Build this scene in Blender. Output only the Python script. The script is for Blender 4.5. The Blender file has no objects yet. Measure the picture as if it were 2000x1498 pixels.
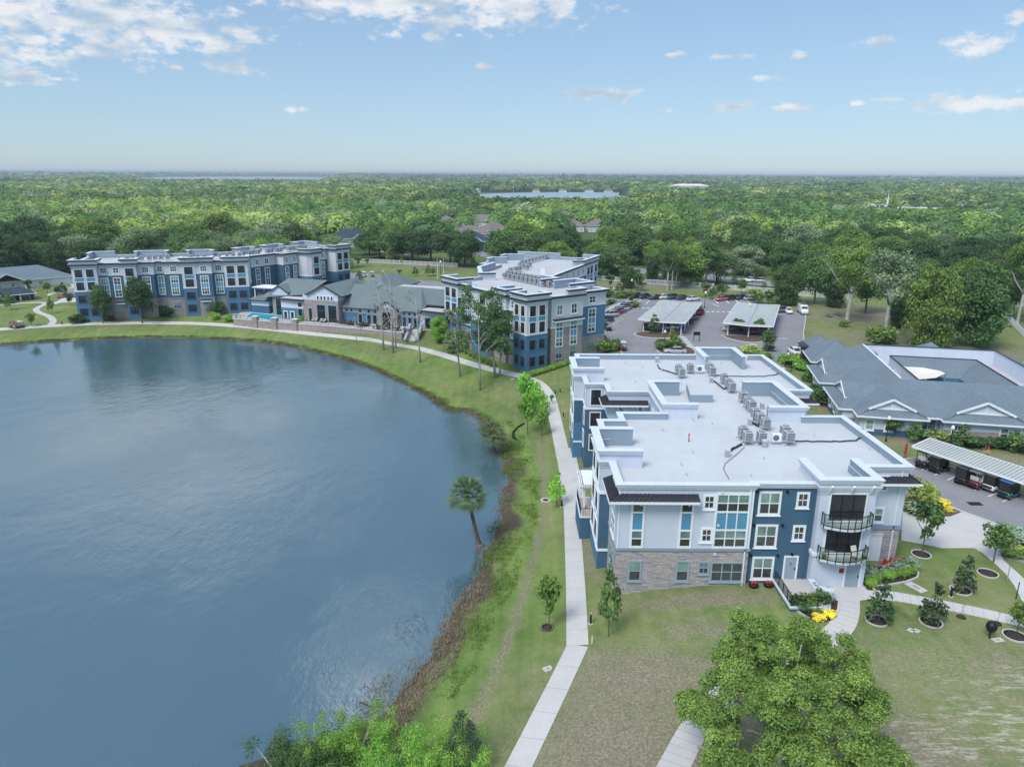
import bpy, bmesh, math, random
import numpy as np
from mathutils import Vector, Matrix
sc = bpy.context.scene
C = sc.collection
rad = math.radians
# ------------------------------------------------------------------ camera
CAM_H = 36.0
F_PX = 1430.0                       # focal length in pixels of the 2000 px wide photograph
PITCH = math.atan(408.5 / F_PX); ROLL = rad(0.315)
cam_d = bpy.data.cameras.new('camera'); cam = bpy.data.objects.new('camera', cam_d); C.objects.link(cam)
cam_d.sensor_fit = 'HORIZONTAL'; cam_d.sensor_width = 36.0; cam_d.lens = 36.0 * F_PX / 2000.0
cam_d.clip_start = 0.5; cam_d.clip_end = 60000
cam.location = (0, 0, CAM_H)
cam.rotation_euler = (Matrix.Rotation(rad(90) - PITCH, 3, 'X') @ Matrix.Rotation(ROLL, 3, 'Z')).to_euler()
sc.camera = cam
# ------------------------------------------------------------------ exposure, sun, sky
sc.view_settings.view_transform = 'Standard'; sc.view_settings.look = 'None'
sc.view_settings.exposure = .95; sc.view_settings.gamma = 1.0
SUN_EL, SUN_AZ = 52.0, -142.0        # azimuth from +Y, positive to the right
sun_d = bpy.data.lights.new('sun', 'SUN'); sun_d.energy = 1.5; sun_d.angle = rad(24); sun_d.color = (1.0, 0.95, 0.87)
sun = bpy.data.objects.new('sun', sun_d); C.objects.link(sun)
_sd = Vector((math.sin(rad(SUN_AZ)) * math.cos(rad(SUN_EL)), math.cos(rad(SUN_AZ)) * math.cos(rad(SUN_EL)), math.sin(rad(SUN_EL))))
sun.rotation_euler = _sd.to_track_quat('Z', 'Y').to_euler(); sun.location = (0, 100, 200)
wd = bpy.data.worlds.new('World'); sc.world = wd; wd.use_nodes = True
nt = wd.node_tree; nt.nodes.clear(); N = nt.nodes; LK = nt.links
def nd(t, **kw):
    n = N.new(t)
    for k, v in kw.items(): setattr(n, k, v)
    return n
def mth(op, a, b=None, c=None, clamp=False):
    n = nd('ShaderNodeMath', operation=op); n.use_clamp = clamp
    for i, x in enumerate((a, b, c)):
        if x is None: continue
        if isinstance(x, (int, float)): n.inputs[i].default_value = x
        else: LK.new(x, n.inputs[i])
    return n.outputs[0]
sky = nd('ShaderNodeTexSky', sky_type='NISHITA'); sky.sun_disc = False
sky.sun_elevation = rad(SUN_EL); sky.sun_rotation = rad(SUN_AZ); sky.altitude = 30
sky.air_density = 1.0; sky.dust_density = 0.3; sky.ozone_density = 3.0
tc = nd('ShaderNodeTexCoord'); sep = nd('ShaderNodeSeparateXYZ'); LK.new(tc.outputs['Generated'], sep.inputs[0])
az = mth('ARCTAN2', sep.outputs[0], sep.outputs[1]); el = mth('ARCSINE', sep.outputs[2])
cmb = nd('ShaderNodeCombineXYZ'); LK.new(az, cmb.inputs[0]); LK.new(el, cmb.inputs[1])
CLOUDS_PX = [  # clouds in view: where each stands in the photograph (pixel), half width, half height, weight
 (60,30,150,50,1.05),(200,25,150,52,1.05),(330,60,150,48,1.0),(230,85,130,40,1),(50,100,95,36,1),(420,85,80,30,.9),(455,62,62,24,.95),(488,82,38,14,.95),(30,155,58,20,.95),(112,160,28,7,.85),(20,130,60,16,.9),
 (440,135,62,17,1),(462,130,40,15,1),(345,137,17,7,.9),(760,8,240,36,1.1),(980,12,170,40,1.1),(620,8,90,20,1),(1080,5,80,26,1),(880,40,130,26,.95),(850,72,32,16,1),(765,70,20,8,.95),(720,75,15,7,.9),(892,70,16,8,.9),(625,38,14,8,.8),
 (945,131,20,7,1),(570,218,36,10,.9),(205,237,24,4,.7),(188,186,12,4,.5),(550,57,18,6,.6),(1170,184,76,15,1.05),(1230,180,27,12,1),(1310,105,34,7,.9),(1412,110,46,7,.9),(1553,107,34,8,.85),(1500,150,44,9,1),(1710,80,42,10,1.05),(1910,84,62,20,1.05),(1990,30,30,16,.9),
 (1425,210,44,11,1),(1538,208,50,11,1.05),(1307,215,17,6,.8),(1675,201,18,7,.8),(1265,213,14,5,.6),(1880,197,125,19,1.05),(1970,195,60,16,1),(1745,190,34,8,.8),(1382,216,14,4,.6)]
def _azel(px, py):
    a, b = (px - 1000) / F_PX, (749 - py) / F_PX; s_, c_ = math.sin(PITCH), math.cos(PITCH); d = Vector((a, c_ + b * s_, -s_ + b * c_)).normalized(); return math.degrees(math.atan2(d.x, d.y)), math.degrees(math.asin(d.z))
CLOUDS = [(*_azel(x, y), math.degrees(w / F_PX), math.degrees(h / F_PX), k) for x, y, w, h, k in CLOUDS_PX] + [
 # unseen clouds: some read off lake reflections, the overhead bank added for fill light
 (-11.5,37.5,4.0,3.6,1.35),(-27,19,16,6.5,1.15),(-12,15.5,7,2.2,.9),(25,30,16,7,.95),(-50,20,14,7,1),(60,25,20,9,1),(-24,56,16,9,1.1),(120,40,40,14,1),(0,80,220,24,1.3),(-120,45,45,15,1),(170,30,30,10,1)]
acc = None
for (a0, e0, ra, re, w) in CLOUDS:
    s = nd('ShaderNodeVectorMath', operation='SUBTRACT'); LK.new(cmb.outputs[0], s.inputs[0]); s.inputs[1].default_value = (rad(a0), rad(e0), 0)
    d = nd('ShaderNodeVectorMath', operation='DIVIDE'); LK.new(s.outputs[0], d.inputs[0]); d.inputs[1].default_value = (rad(ra), rad(re), 1)
    l = nd('ShaderNodeVectorMath', operation='LENGTH'); LK.new(d.outputs[0], l.inputs[0])
    v = mth('SUBTRACT', w, l.outputs[1])
    acc = v if acc is None else mth('MAXIMUM', acc, v)
mp = nd('ShaderNodeMapping'); LK.new(cmb.outputs[0], mp.inputs[0]); mp.inputs['Scale'].default_value = (40, 75, 1)
nz = nd('ShaderNodeTexNoise'); nz.inputs['Scale'].default_value = 1.0; nz.inputs['Detail'].default_value = 9; nz.inputs['Roughness'].default_value = .62; LK.new(mp.outputs[0], nz.inputs['Vector'])
mp2 = nd('ShaderNodeMapping'); LK.new(cmb.outputs[0], mp2.inputs[0]); mp2.inputs['Scale'].default_value = (16, 46, 1); mp2.inputs['Location'].default_value = (3, 7, 0)
nz2 = nd('ShaderNodeTexNoise'); nz2.inputs['Scale'].default_value = 1.0; nz2.inputs['Detail'].default_value = 5; LK.new(mp2.outputs[0], nz2.inputs['Vector'])
den = mth('ADD', mth('MULTIPLY', acc, 1.0), mth('MULTIPLY', mth('SUBTRACT', nz.outputs[0], .50), 3.6))
mr = nd('ShaderNodeMapRange', interpolation_type='SMOOTHSTEP'); mr.inputs['From Min'].default_value = .05; mr.inputs['From Max'].default_value = .95; mr.inputs['To Max'].default_value = .93; LK.new(den, mr.inputs[0])
tone = nd('ShaderNodeValToRGB'); LK.new(nz2.outputs[0], tone.inputs[0])
tone.color_ramp.elements[0].position = .36; tone.color_ramp.elements[0].color = (.47, .57, .68, 1)
tone.color_ramp.elements[1].position = .56; tone.color_ramp.elements[1].color = (.80, .83, .86, 1)
SKY_STRENGTH = 0.10
cs = nd('ShaderNodeVectorMath', operation='SCALE'); LK.new(tone.outputs[0], cs.inputs[0]); cs.inputs[3].default_value = 1
up_ = nd('ShaderNodeMapRange', interpolation_type='SMOOTHSTEP'); LK.new(el, up_.inputs[0]); up_.inputs[1].default_value = rad(12.5); up_.inputs[2].default_value = rad(32); up_.inputs[3].default_value = .55 / SKY_STRENGTH; up_.inputs[4].default_value = 1.15 / SKY_STRENGTH      # unseen high cloud made brighter for lake reflection and fill light
LK.new(up_.outputs[0], cs.inputs[3])
g1 = nd('ShaderNodeVectorMath', operation='SCALE'); LK.new(sky.outputs[0], g1.inputs[0]); g1.inputs[3].default_value = SKY_STRENGTH
gm = nd('ShaderNodeGamma'); LK.new(g1.outputs[0], gm.inputs[0]); gm.inputs[1].default_value = .5
g2 = nd('ShaderNodeVectorMath', operation='SCALE'); LK.new(gm.outputs[0], g2.inputs[0]); g2.inputs[3].default_value = .47 / SKY_STRENGTH
tint = nd('ShaderNodeMix', data_type='RGBA', blend_type='MULTIPLY'); tint.inputs[0].default_value = 1; LK.new(g2.outputs[0], tint.inputs[6]); tint.inputs[7].default_value = (.76, .94, 1.12, 1)
mix = nd('ShaderNodeMix', data_type='RGBA'); LK.new(mr.outputs[0], mix.inputs[0]); LK.new(tint.outputs[2], mix.inputs[6]); LK.new(cs.outputs[0], mix.inputs[7])
bg = nd('ShaderNodeBackground'); bg.inputs[1].default_value = SKY_STRENGTH; LK.new(mix.outputs[2], bg.inputs[0])
wo = nd('ShaderNodeOutputWorld'); LK.new(bg.outputs[0], wo.inputs[0])
cy = sc.cycles
cy.max_bounces = 6; cy.diffuse_bounces = 2; cy.glossy_bounces = 3; cy.transmission_bounces = 4; cy.transparent_max_bounces = 8; cy.volume_bounces = 0
cy.sample_clamp_indirect = 4.0; cy.use_denoising = True; cy.caustics_reflective = False; cy.caustics_refractive = False
# ------------------------------------------------------------------ survey helpers: photo pixel -> point on the ground or on a wall
_s, _c = math.sin(PITCH), math.cos(PITCH)
def ray(px, py):
    a, b = (px - 1000) / F_PX, (749 - py) / F_PX
    u = a * math.cos(ROLL) - b * math.sin(ROLL); v = a * math.sin(ROLL) + b * math.cos(ROLL)
    return (u, _c + v * _s, -_s + v * _c)
def at_z(px, py, z):
    d = ray(px, py); t = (z - CAM_H) / d[2]
    return (d[0] * t, d[1] * t)
LAKE = [(-118.1,164.6),(-108.7,168.6),(-98,171.8),(-87,173.6),(-73,172.6),(-60.8,169.8),(-51,165),(-43.4,158.8),(-37,153.6),(-32.3,149),(-28,144.2),(-24.2,138.7),(-19.5,132.5),(-15.2,126.1),
 (-12.6,121),(-10.5,118),(-8.0,117),(-5.5,114),(-4.4,110.8),(-2.6,104),(-1.6,97),(-.9,88.5),(-1.2,80),(-2.1,71.9),(-3.6,65),(-5.3,59.2),(-6.0,55.5),(-6.8,51.8),(-8.3,48.5),(-9.5,45.6),
 (-12.5,43.4),(-17.9,40.4),(-23,35),(-30,24),(-42,8),(-60,-20),(-120,-60),(-330,-60),(-330,120),(-230,150),(-160,158)]
def _wavy(pts):
    out = []
    for a, b in zip(pts, pts[1:] + pts[:1]):
        k = max(1, int(math.dist(a, b) / 2.2)) if 38 < a[1] < 128 and a[0] > -30 else 1; dx, dy = (b[0] - a[0]) / math.dist(a, b), (b[1] - a[1]) / math.dist(a, b)
        for i in range(k): s_ = (a[1] + a[0]) * .6 + i * 1.9; w = .42 * math.sin(s_ * 1.7) + .3 * math.sin(s_ * 3.1 + 1) if k > 1 else 0; out.append((a[0] + (b[0] - a[0]) * i / k - dy * w, a[1] + (b[1] - a[1]) * i / k + dx * w))
    return out
_L = np.array(_wavy(LAKE)); _LB = np.roll(_L, -1, 0) - _L; _LL = (_LB ** 2).sum(1)
def lake_dist(P):
    """signed distance of points (n,2) to the shoreline, negative in the water"""
    P = np.asarray(P, float)
    if len(P) < 64:
        r = P[:, None, :] - _L[None]; t = np.clip((r * _LB).sum(2) / _LL, 0, 1); best = np.hypot(*np.moveaxis(r - t[..., None] * _LB, 2, 0)).min(1); y = P[:, 1][:, None]; y0, y1 = _L[:, 1], _L[:, 1] + _LB[:, 1]
        c = ((y0 > y) != (y1 > y)) & (P[:, 0][:, None] < _LB[:, 0] * (y - y0) / (_LB[:, 1] + 1e-12) + _L[:, 0]); return np.where(c.sum(1) % 2 == 1, -best, best)
    A = _L; B = np.roll(_L, -1, 0); best = np.full(len(P), 1e9); inside = np.zeros(len(P), bool)
    for a, b in zip(A, B):
        ab = b - a; t = np.clip(((P - a) @ ab) / (ab @ ab), 0, 1); q = a + t[:, None] * ab
        best = np.minimum(best, np.hypot(P[:, 0] - q[:, 0], P[:, 1] - q[:, 1]))
        c = ((a[1] > P[:, 1]) != (b[1] > P[:, 1])) & (P[:, 0] < (b[0] - a[0]) * (P[:, 1] - a[1]) / (b[1] - a[1] + 1e-12) + a[0]); inside ^= c
    return np.where(inside, -best, best)
WATER_Z = -2.6
G0 = 0.3
def height_of(d):
    t = np.clip(d / 25.0, 0, 1); h = WATER_Z + 2.9 * t * t * (3 - 2 * t) + np.clip(d, 0, 1) * .12 * (1 - t)
    return np.where(d < 0, np.maximum(WATER_Z + d * .35, WATER_Z - 2.0), h)
def ground_height(P, d=None):
    P = np.asarray(P, float); d = lake_dist(P) if d is None else d; h = height_of(d); t = np.clip(d / 25, 0, 1); w = np.clip((-18 - P[:, 0]) / 14, 0, 1)
    h = np.where(d > 0, h * (1 - w) + w * (WATER_Z + 2.9 * (1 - (1 - t) ** 2)), h)
    return h - 1.0 * np.exp(-(((P[:, 0] + 23.2) / 4.5) ** 2 + ((P[:, 1] - 167.0) / 5.5) ** 2))      # the cut at the foot of the garden stairs
def hz(x, y):
    return float(ground_height([(x, y)])[0])
def gp(px, py):
    """point on the ground seen at a photo pixel"""
    z = G0
    for _ in range(8):
        x, y = at_z(px, py, z); z = hz(x, y)
    return (x, y, z)
def wmat(o):
    m = Matrix.LocRotScale(o.location, o.rotation_euler, o.scale); return wmat(o.parent) @ m if o.parent else m
# ------------------------------------------------------------------ mesh builder
class MB:
    def __init__(s): s.v = []; s.f = []; s.fm = []; s.mats = []
    def mi(s, m):
        if m not in s.mats: s.mats.append(m)
        return s.mats.index(m)
    def poly(s, pts, m):
        b = len(s.v); s.v += [tuple(p) for p in pts]; s.f.append(tuple(range(b, b + len(pts)))); s.fm.append(s.mi(m))
    def hexa(s, p, m, skip=()):
        """p: eight corners, bottom 0-3 then top 4-7"""
        b = len(s.v); s.v += [tuple(q) for q in p]; k = s.mi(m)
        for i, f in enumerate(((3, 2, 1, 0), (4, 5, 6, 7), (0, 1, 5, 4), (1, 2, 6, 5), (2, 3, 7, 6), (3, 0, 4, 7))):
            if i in skip: continue
            s.f.append(tuple(b + j for j in f)); s.fm.append(k)
    def box(s, x0, y0, z0, x1, y1, z1, m, skip=()):
        s.hexa([(x0, y0, z0), (x1, y0, z0), (x1, y1, z0), (x0, y1, z0), (x0, y0, z1), (x1, y0, z1), (x1, y1, z1), (x0, y1, z1)], m, skip)
    def bar(s, a, b, w, h, m):
        """box beam from a to b, w wide and h deep"""
        a, b = Vector(a), Vector(b); d = (b - a).normalized(); up = Vector((0, 0, 1)) if abs(d.z) < .95 else Vector((0, 1, 0))
        r = d.cross(up).normalized() * (w / 2); u = r.cross(d).normalized() * (h / 2)
        s.hexa([a - r - u, a + r - u, a + r + u, a - r + u, b - r - u, b + r - u, b + r + u, b - r + u], m)
    def prism(s, poly, z0, z1, m, mtop=None, bottom=False):
        n = len(poly)
        for i in range(n):
            p, q = poly[i], poly[(i + 1) % n]
            s.poly([(p[0], p[1], z0), (q[0], q[1], z0), (q[0], q[1], z1), (p[0], p[1], z1)], m)
        s.poly([(p[0], p[1], z1) for p in poly], mtop or m)
        if bottom: s.poly([(p[0], p[1], z0) for p in reversed(poly)], m)
    def tube(s, pts, rs, n, m, cap=True):
        pts = [Vector(p) for p in pts]
        if isinstance(rs, (int, float)): rs = [rs] * len(pts)
        k = s.mi(m); base = len(s.v); prev = None
        for i, p in enumerate(pts):
            d = (pts[min(i + 1, len(pts) - 1)] - pts[max(i - 1, 0)]).normalized()
            if prev is None: r = d.orthogonal().normalized()
            else: r = (prev - d * prev.dot(d)).normalized()
            prev = r; u = d.cross(r)
            for j in range(n):
                a = 2 * math.pi * j / n; s.v.append(tuple(p + (r * math.cos(a) + u * math.sin(a)) * rs[i]))
        for i in range(len(pts) - 1):
            for j in range(n):
                a = base + i * n + j; b = base + i * n + (j + 1) % n
                s.f.append((a, b, b + n, a + n)); s.fm.append(k)
        if cap:
            s.f.append(tuple(base + j for j in reversed(range(n)))); s.fm.append(k)
            s.f.append(tuple(base + (len(pts) - 1) * n + j for j in range(n))); s.fm.append(k)
    def lathe(s, prof, n, m, c=(0, 0, 0)):
        k = s.mi(m); base = len(s.v)
        for r, z in prof:
            for j in range(n):
                a = 2 * math.pi * j / n; s.v.append((c[0] + r * math.cos(a), c[1] + r * math.sin(a), c[2] + z))
        for i in range(len(prof) - 1):
            for j in range(n):
                a = base + i * n + j; b = base + i * n + (j + 1) % n
                s.f.append((a, b, b + n, a + n)); s.fm.append(k)
        s.f.append(tuple(base + j for j in reversed(range(n)))); s.fm.append(k)
        s.f.append(tuple(base + (len(prof) - 1) * n + j for j in range(n))); s.fm.append(k)
    def mesh(s, name, smooth=False, inv=None):
        me = bpy.data.meshes.new(name)
        v = s.v if inv is None else [tuple(inv @ Vector(p)) for p in s.v]
        me.from_pydata(v, [], s.f)
        for m in s.mats: me.materials.append(m)
        me.polygons.foreach_set('material_index', s.fm)
        if smooth: me.polygons.foreach_set('use_smooth', [True] * len(s.f))
        me.update(); return me
    def build(s, name, parent=None, world=False, smooth=False, bevel=0):
        """one mesh object; world=True: the points are world points, moved into the parent's space"""
        inv = None
        if parent is not None and world:
            inv = wmat(parent).inverted()
        o = bpy.data.objects.new(name, s.mesh(name, smooth, inv)); C.objects.link(o)
        if parent is not None: o.parent = parent
        if bevel:
            b = o.modifiers.new('bevel', 'BEVEL'); b.width = bevel; b.segments = 2; b.limit_method = 'ANGLE'
        return o
def tag(o, label, cat, group=None, kind=None):
    if label: o['label'] = label
    if cat: o['category'] = cat
    if group: o['group'] = group
    if kind: o['kind'] = kind
    return o
def thing(name, label, cat, loc=(0, 0, 0), rotz=0.0, group=None):
    o = bpy.data.objects.new(name, None); o.empty_display_size = .3; C.objects.link(o)
    o.location = loc; o.rotation_euler = (0, 0, rotz)
    return tag(o, label, cat, group)
def struct(o): o['kind'] = 'structure'; return o
def meshobj(name, me, parent=None, loc=(0, 0, 0), rotz=0.0):
    o = bpy.data.objects.new(name, me); C.objects.link(o)
    if parent is not None: o.parent = parent
    o.location = loc; o.rotation_euler = (0, 0, rotz); return o
def dup(root, loc, rotz=0.0, scale=1.0, label=None, group=None, recolour=None):
    """copy of a thing with copies of its parts and sub-parts; recolour swaps materials on the copies"""
    def one(o, parent):
        c = o.copy(); C.objects.link(c); c.parent = parent
        if recolour and c.type == 'MESH':
            for sl in c.material_slots:
                m = recolour.get(sl.material.name if sl.material else '')
                if m: sl.link = 'OBJECT'; sl.material = m
        for ch in o.children: one(ch, c)
        return c
    r = one(root, None); r.location = loc; r.rotation_euler = (0, 0, rotz)
    r.scale = (scale, scale, scale) if isinstance(scale, (int, float)) else scale
    if label: r['label'] = label
    if group: r['group'] = group
    return r
# ------------------------------------------------------------------ materials
class NT:
    def __init__(s, name):
        s.m = bpy.data.materials.new(name); s.m.use_nodes = True; s.t = s.m.node_tree; s.b = s.t.nodes['Principled BSDF']
    def n(s, t, ins=None, **kw):
        x = s.t.nodes.new(t)
        for k, v in kw.items(): setattr(x, k, v)
        for k, v in (ins or {}).items(): s.set(x, k, v)
        return x
    def set(s, x, k, v):
        i = x.inputs[k]
        if hasattr(v, 'links') or isinstance(v, bpy.types.NodeSocket): s.t.links.new(v, i)
        else: i.default_value = v
    def math(s, op, a, b=0.0, clamp=False):
        x = s.n('ShaderNodeMath', operation=op); x.use_clamp = clamp; s.set(x, 0, a); s.set(x, 1, b); return x.outputs[0]
    def mix(s, f, a, b, blend='MIX'):
        x = s.n('ShaderNodeMix', data_type='RGBA', blend_type=blend); s.set(x, 0, f)
        s.set(x, 6, a if not isinstance(a, tuple) else (*a[:3], 1)); s.set(x, 7, b if not isinstance(b, tuple) else (*b[:3], 1)); return x.outputs[2]
    def noise(s, scale, detail=4, vec=None, rough=.55, dist=0.0):
        x = s.n('ShaderNodeTexNoise', {'Scale': scale, 'Detail': detail, 'Roughness': rough, 'Distortion': dist})
        if vec is not None: s.t.links.new(vec, x.inputs['Vector'])
        return x.outputs[0]
    def ramp(s, fac, *stops):
        x = s.n('ShaderNodeValToRGB'); s.t.links.new(fac, x.inputs[0]); e = x.color_ramp.elements
        while len(e) < len(stops): e.new(.5)
        for i, (p, c) in enumerate(stops): e[i].position = p; e[i].color = (*c, 1) if isinstance(c, tuple) else (c, c, c, 1)
        return x.outputs[0]
    def pos(s): return s.n('ShaderNodeNewGeometry').outputs['Position']
    def obj(s): return s.n('ShaderNodeTexCoord').outputs['Object']
    def col(s, v): s.set(s.b, 'Base Color', v if not isinstance(v, tuple) else (*v[:3], 1))
    def bump(s, h, strength=.3, dist=.05):
        x = s.n('ShaderNodeBump', {'Strength': strength, 'Distance': dist}); s.t.links.new(h, x.inputs['Height']); s.t.links.new(x.outputs[0], s.b.inputs['Normal'])
    def spec(s, rough, ior_level=.5, metal=0.0):
        s.b.inputs['Roughness'].default_value = rough; s.b.inputs['Specular IOR Level'].default_value = ior_level; s.b.inputs['Metallic'].default_value = metal
def pm(name, col, rough=.7, var=.12, scale=1.5, metal=0.0, spec=.35, bump=0.0, fine=0.0, coat=0.0):
    """plain paint, metal, concrete and the like: a base colour with blotchy wear"""
    t = NT(name); p = t.pos(); n1 = t.noise(scale, 5, p); n2 = t.noise(scale * 9, 3, p)
    f = t.math('ADD', t.math('MULTIPLY', n1, .7), t.math('MULTIPLY', n2, .3))
    lo = tuple(c * (1 - var) for c in col); hi = tuple(min(1, c * (1 + var)) for c in col)
    t.col(t.ramp(f, (.3, lo), (.7, hi))); t.spec(rough, spec, metal)
    if bump: t.bump(n2, bump, .03)
    if coat: t.b.inputs['Coat Weight'].default_value = coat; t.b.inputs['Coat Roughness'].default_value = .05
    return t.m
def wall_vec(t):
    """(distance along a vertical wall, height, 0)"""
    g = t.n('ShaderNodeNewGeometry'); cr = t.n('ShaderNodeVectorMath', operation='CROSS_PRODUCT'); t.t.links.new(g.outputs['True Normal'], cr.inputs[0]); cr.inputs[1].default_value = (0, 0, 1)
    nrm = t.n('ShaderNodeVectorMath', operation='NORMALIZE'); t.t.links.new(cr.outputs[0], nrm.inputs[0])
    dt = t.n('ShaderNodeVectorMath', operation='DOT_PRODUCT'); t.t.links.new(nrm.outputs[0], dt.inputs[0]); t.t.links.new(g.outputs['Position'], dt.inputs[1])
    sp = t.n('ShaderNodeSeparateXYZ'); t.t.links.new(g.outputs['Position'], sp.inputs[0])
    cb = t.n('ShaderNodeCombineXYZ'); t.t.links.new(dt.outputs['Value'], cb.inputs[0]); t.t.links.new(sp.outputs[2], cb.inputs[1]); return cb.outputs[0]
def stone_mat(name, tint=(1, 1, 1)):
    t = NT(name); v = wall_vec(t)
    br = t.n('ShaderNodeTexBrick', {'Vector': v, 'Scale': 1.0, 'Mortar Size': .012, 'Brick Width': .62, 'Row Height': .17, 'Color1': (0, 0, 0, 1), 'Color2': (1, 1, 1, 1), 'Mortar': (.5, .5, .5, 1), 'Bias': 0.0}, offset=.37, squash=.6, squash_frequency=3)
    mp = t.n('ShaderNodeMapping', {'Vector': v, 'Scale': (.9, 4.2, 1)}); n = t.noise(1.0, 6, mp.outputs[0], .7); n2 = t.noise(.5, 3, v)
    n3 = t.noise(.55, 4, mp.outputs[0], .6); f = t.math('ADD', t.math('MULTIPLY', br.outputs['Color'], .30), t.math('ADD', t.math('MULTIPLY', n, .42), t.math('MULTIPLY', n3, .32)))
    k = lambda r, g, b: (r * tint[0], g * tint[1], b * tint[2])
    c = t.ramp(f, (.28, k(.10, .11, .14)), (.40, k(.25, .26, .30)), (.49, k(.38, .37, .38)), (.55, k(.42, .31, .24)), (.60, k(.20, .22, .27)), (.68, k(.50, .42, .36)), (.78, k(.34, .22, .17)))
    c = t.mix(t.math('MULTIPLY', br.outputs['Fac'], .55), c, (.12, .12, .13))
    c = t.mix(t.math('MULTIPLY', n2, .3), c, (.42, .42, .44)); t.col(c); t.spec(.85, .2)
    t.bump(t.math('SUBTRACT', n, t.math('MULTIPLY', br.outputs['Fac'], .6)), .6, .06); return t.m
def siding_mat(name, col, pitch=.19, var=.06):
    t = NT(name); v = wall_vec(t); sp = t.n('ShaderNodeSeparateXYZ', {0: v}); fr = t.math('FRACT', t.math('DIVIDE', sp.outputs[1], pitch))
    edge = t.math('GREATER_THAN', fr, .90); n = t.noise(.35, 5, t.pos()); mp = t.n('ShaderNodeMapping', {'Vector': v, 'Scale': (1.6, .12, 1)}); streak = t.noise(1.0, 4, mp.outputs[0])
    f = t.math('ADD', t.math('MULTIPLY', n, .5), t.math('MULTIPLY', streak, .5))
    c = t.ramp(f, (.3, tuple(x * (1 - var) for x in col)), (.7, tuple(x * (1 + var) for x in col)))
    c = t.mix(t.math('MULTIPLY', edge, .22), c, tuple(x * .55 for x in col)); t.col(c); t.spec(.62, .35); t.bump(fr, .25, .02); return t.m
def stucco_mat(name, col, var=.07):
    t = NT(name); v = wall_vec(t); n = t.noise(.3, 5, t.pos()); mp = t.n('ShaderNodeMapping', {'Vector': v, 'Scale': (1.2, .10, 1)}); st = t.noise(1.0, 4, mp.outputs[0]); g = t.noise(7.0, 3, t.pos())
    f = t.math('ADD', t.math('MULTIPLY', n, .45), t.math('ADD', t.math('MULTIPLY', st, .35), t.math('MULTIPLY', g, .2)))
    t.col(t.ramp(f, (.3, tuple(x * (1 - var) for x in col)), (.7, tuple(x * (1 + var) for x in col)))); t.spec(.8, .25); t.bump(g, .2, .02); return t.m
def shingle_mat(name, col):
    t = NT(name); p = t.pos(); mp = t.n('ShaderNodeMapping', {'Vector': p, 'Scale': (2.2, 2.2, 9.0)}); n = t.noise(1.0, 3, mp.outputs[0], .7); n2 = t.noise(.25, 4, p); n3 = t.noise(9.0, 2, p)
    sp = t.n('ShaderNodeSeparateXYZ', {0: p}); fr = t.math('FRACT', t.math('MULTIPLY', sp.outputs[2], 6.5)); ln = t.math('MULTIPLY', t.math('LESS_THAN', fr, .18), .22)
    f = t.math('ADD', t.math('MULTIPLY', n, .55), t.math('ADD', t.math('MULTIPLY', n2, .25), t.math('MULTIPLY', n3, .2)))
    c = t.ramp(f, (.3, tuple(x * .72 for x in col)), (.5, col), (.7, tuple(x * 1.32 for x in col))); t.col(t.mix(ln, c, tuple(x * .5 for x in col))); t.spec(.9, .2); t.bump(n, .4, .04); return t.m
def glass_mat(name, col, rough=.06, spec=.8):
    t = NT(name); n = t.noise(.45, 2, t.pos()); n2 = t.noise(.8, 1, t.pos()); t.col(t.ramp(n, (.35, tuple(x * .6 for x in col)), (.7, tuple(x * 1.35 for x in col)))); t.spec(rough, spec); t.bump(n2, .05, .1); return t.m
def leaf_mat(name, dark, light, transl=.28, vary=.42, k=2.2):
    """foliage: colour varies from leaf to leaf (stored on the mesh) and a little from tree to tree"""
    dark, light = tuple(x * k for x in dark), tuple(x * k for x in light)
    t = NT(name); a = t.n('ShaderNodeAttribute', attribute_name='leaf'); r = t.n('ShaderNodeObjectInfo').outputs['Random']
    c = t.ramp(a.outputs['Fac'], (0, dark), (.6, tuple((x + y) / 2 for x, y in zip(dark, light))), (1, light))
    hs = t.n('ShaderNodeHueSaturation', {'Color': c, 'Saturation': .95}); t.set(hs, 'Value', t.math('ADD', 1 - vary * .5, t.math('MULTIPLY', r, vary)))
    t.set(hs, 'Hue', t.math('ADD', .49, t.math('MULTIPLY', t.math('FRACT', t.math('MULTIPLY', r, 7.3)), .025)))
    df = t.n('ShaderNodeBsdfDiffuse', {'Color': hs.outputs[0]}); tl = t.n('ShaderNodeBsdfTranslucent'); br = t.mix(1.0, hs.outputs[0], (1.25, 1.3, .75), 'MULTIPLY'); t.set(tl, 'Color', br)
    gl = t.n('ShaderNodeBsdfGlossy', {'Roughness': .6, 'Color': (.6, .66, .6, 1)})
    m1 = t.n('ShaderNodeMixShader', {0: transl}); t.t.links.new(df.outputs[0], m1.inputs[1]); t.t.links.new(tl.outputs[0], m1.inputs[2])
    m2 = t.n('ShaderNodeMixShader', {0: .025}); t.t.links.new(m1.outputs[0], m2.inputs[1]); t.t.links.new(gl.outputs[0], m2.inputs[2])
    t.t.links.new(m2.outputs[0], t.t.nodes['Material Output'].inputs[0]); return t.m
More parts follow.
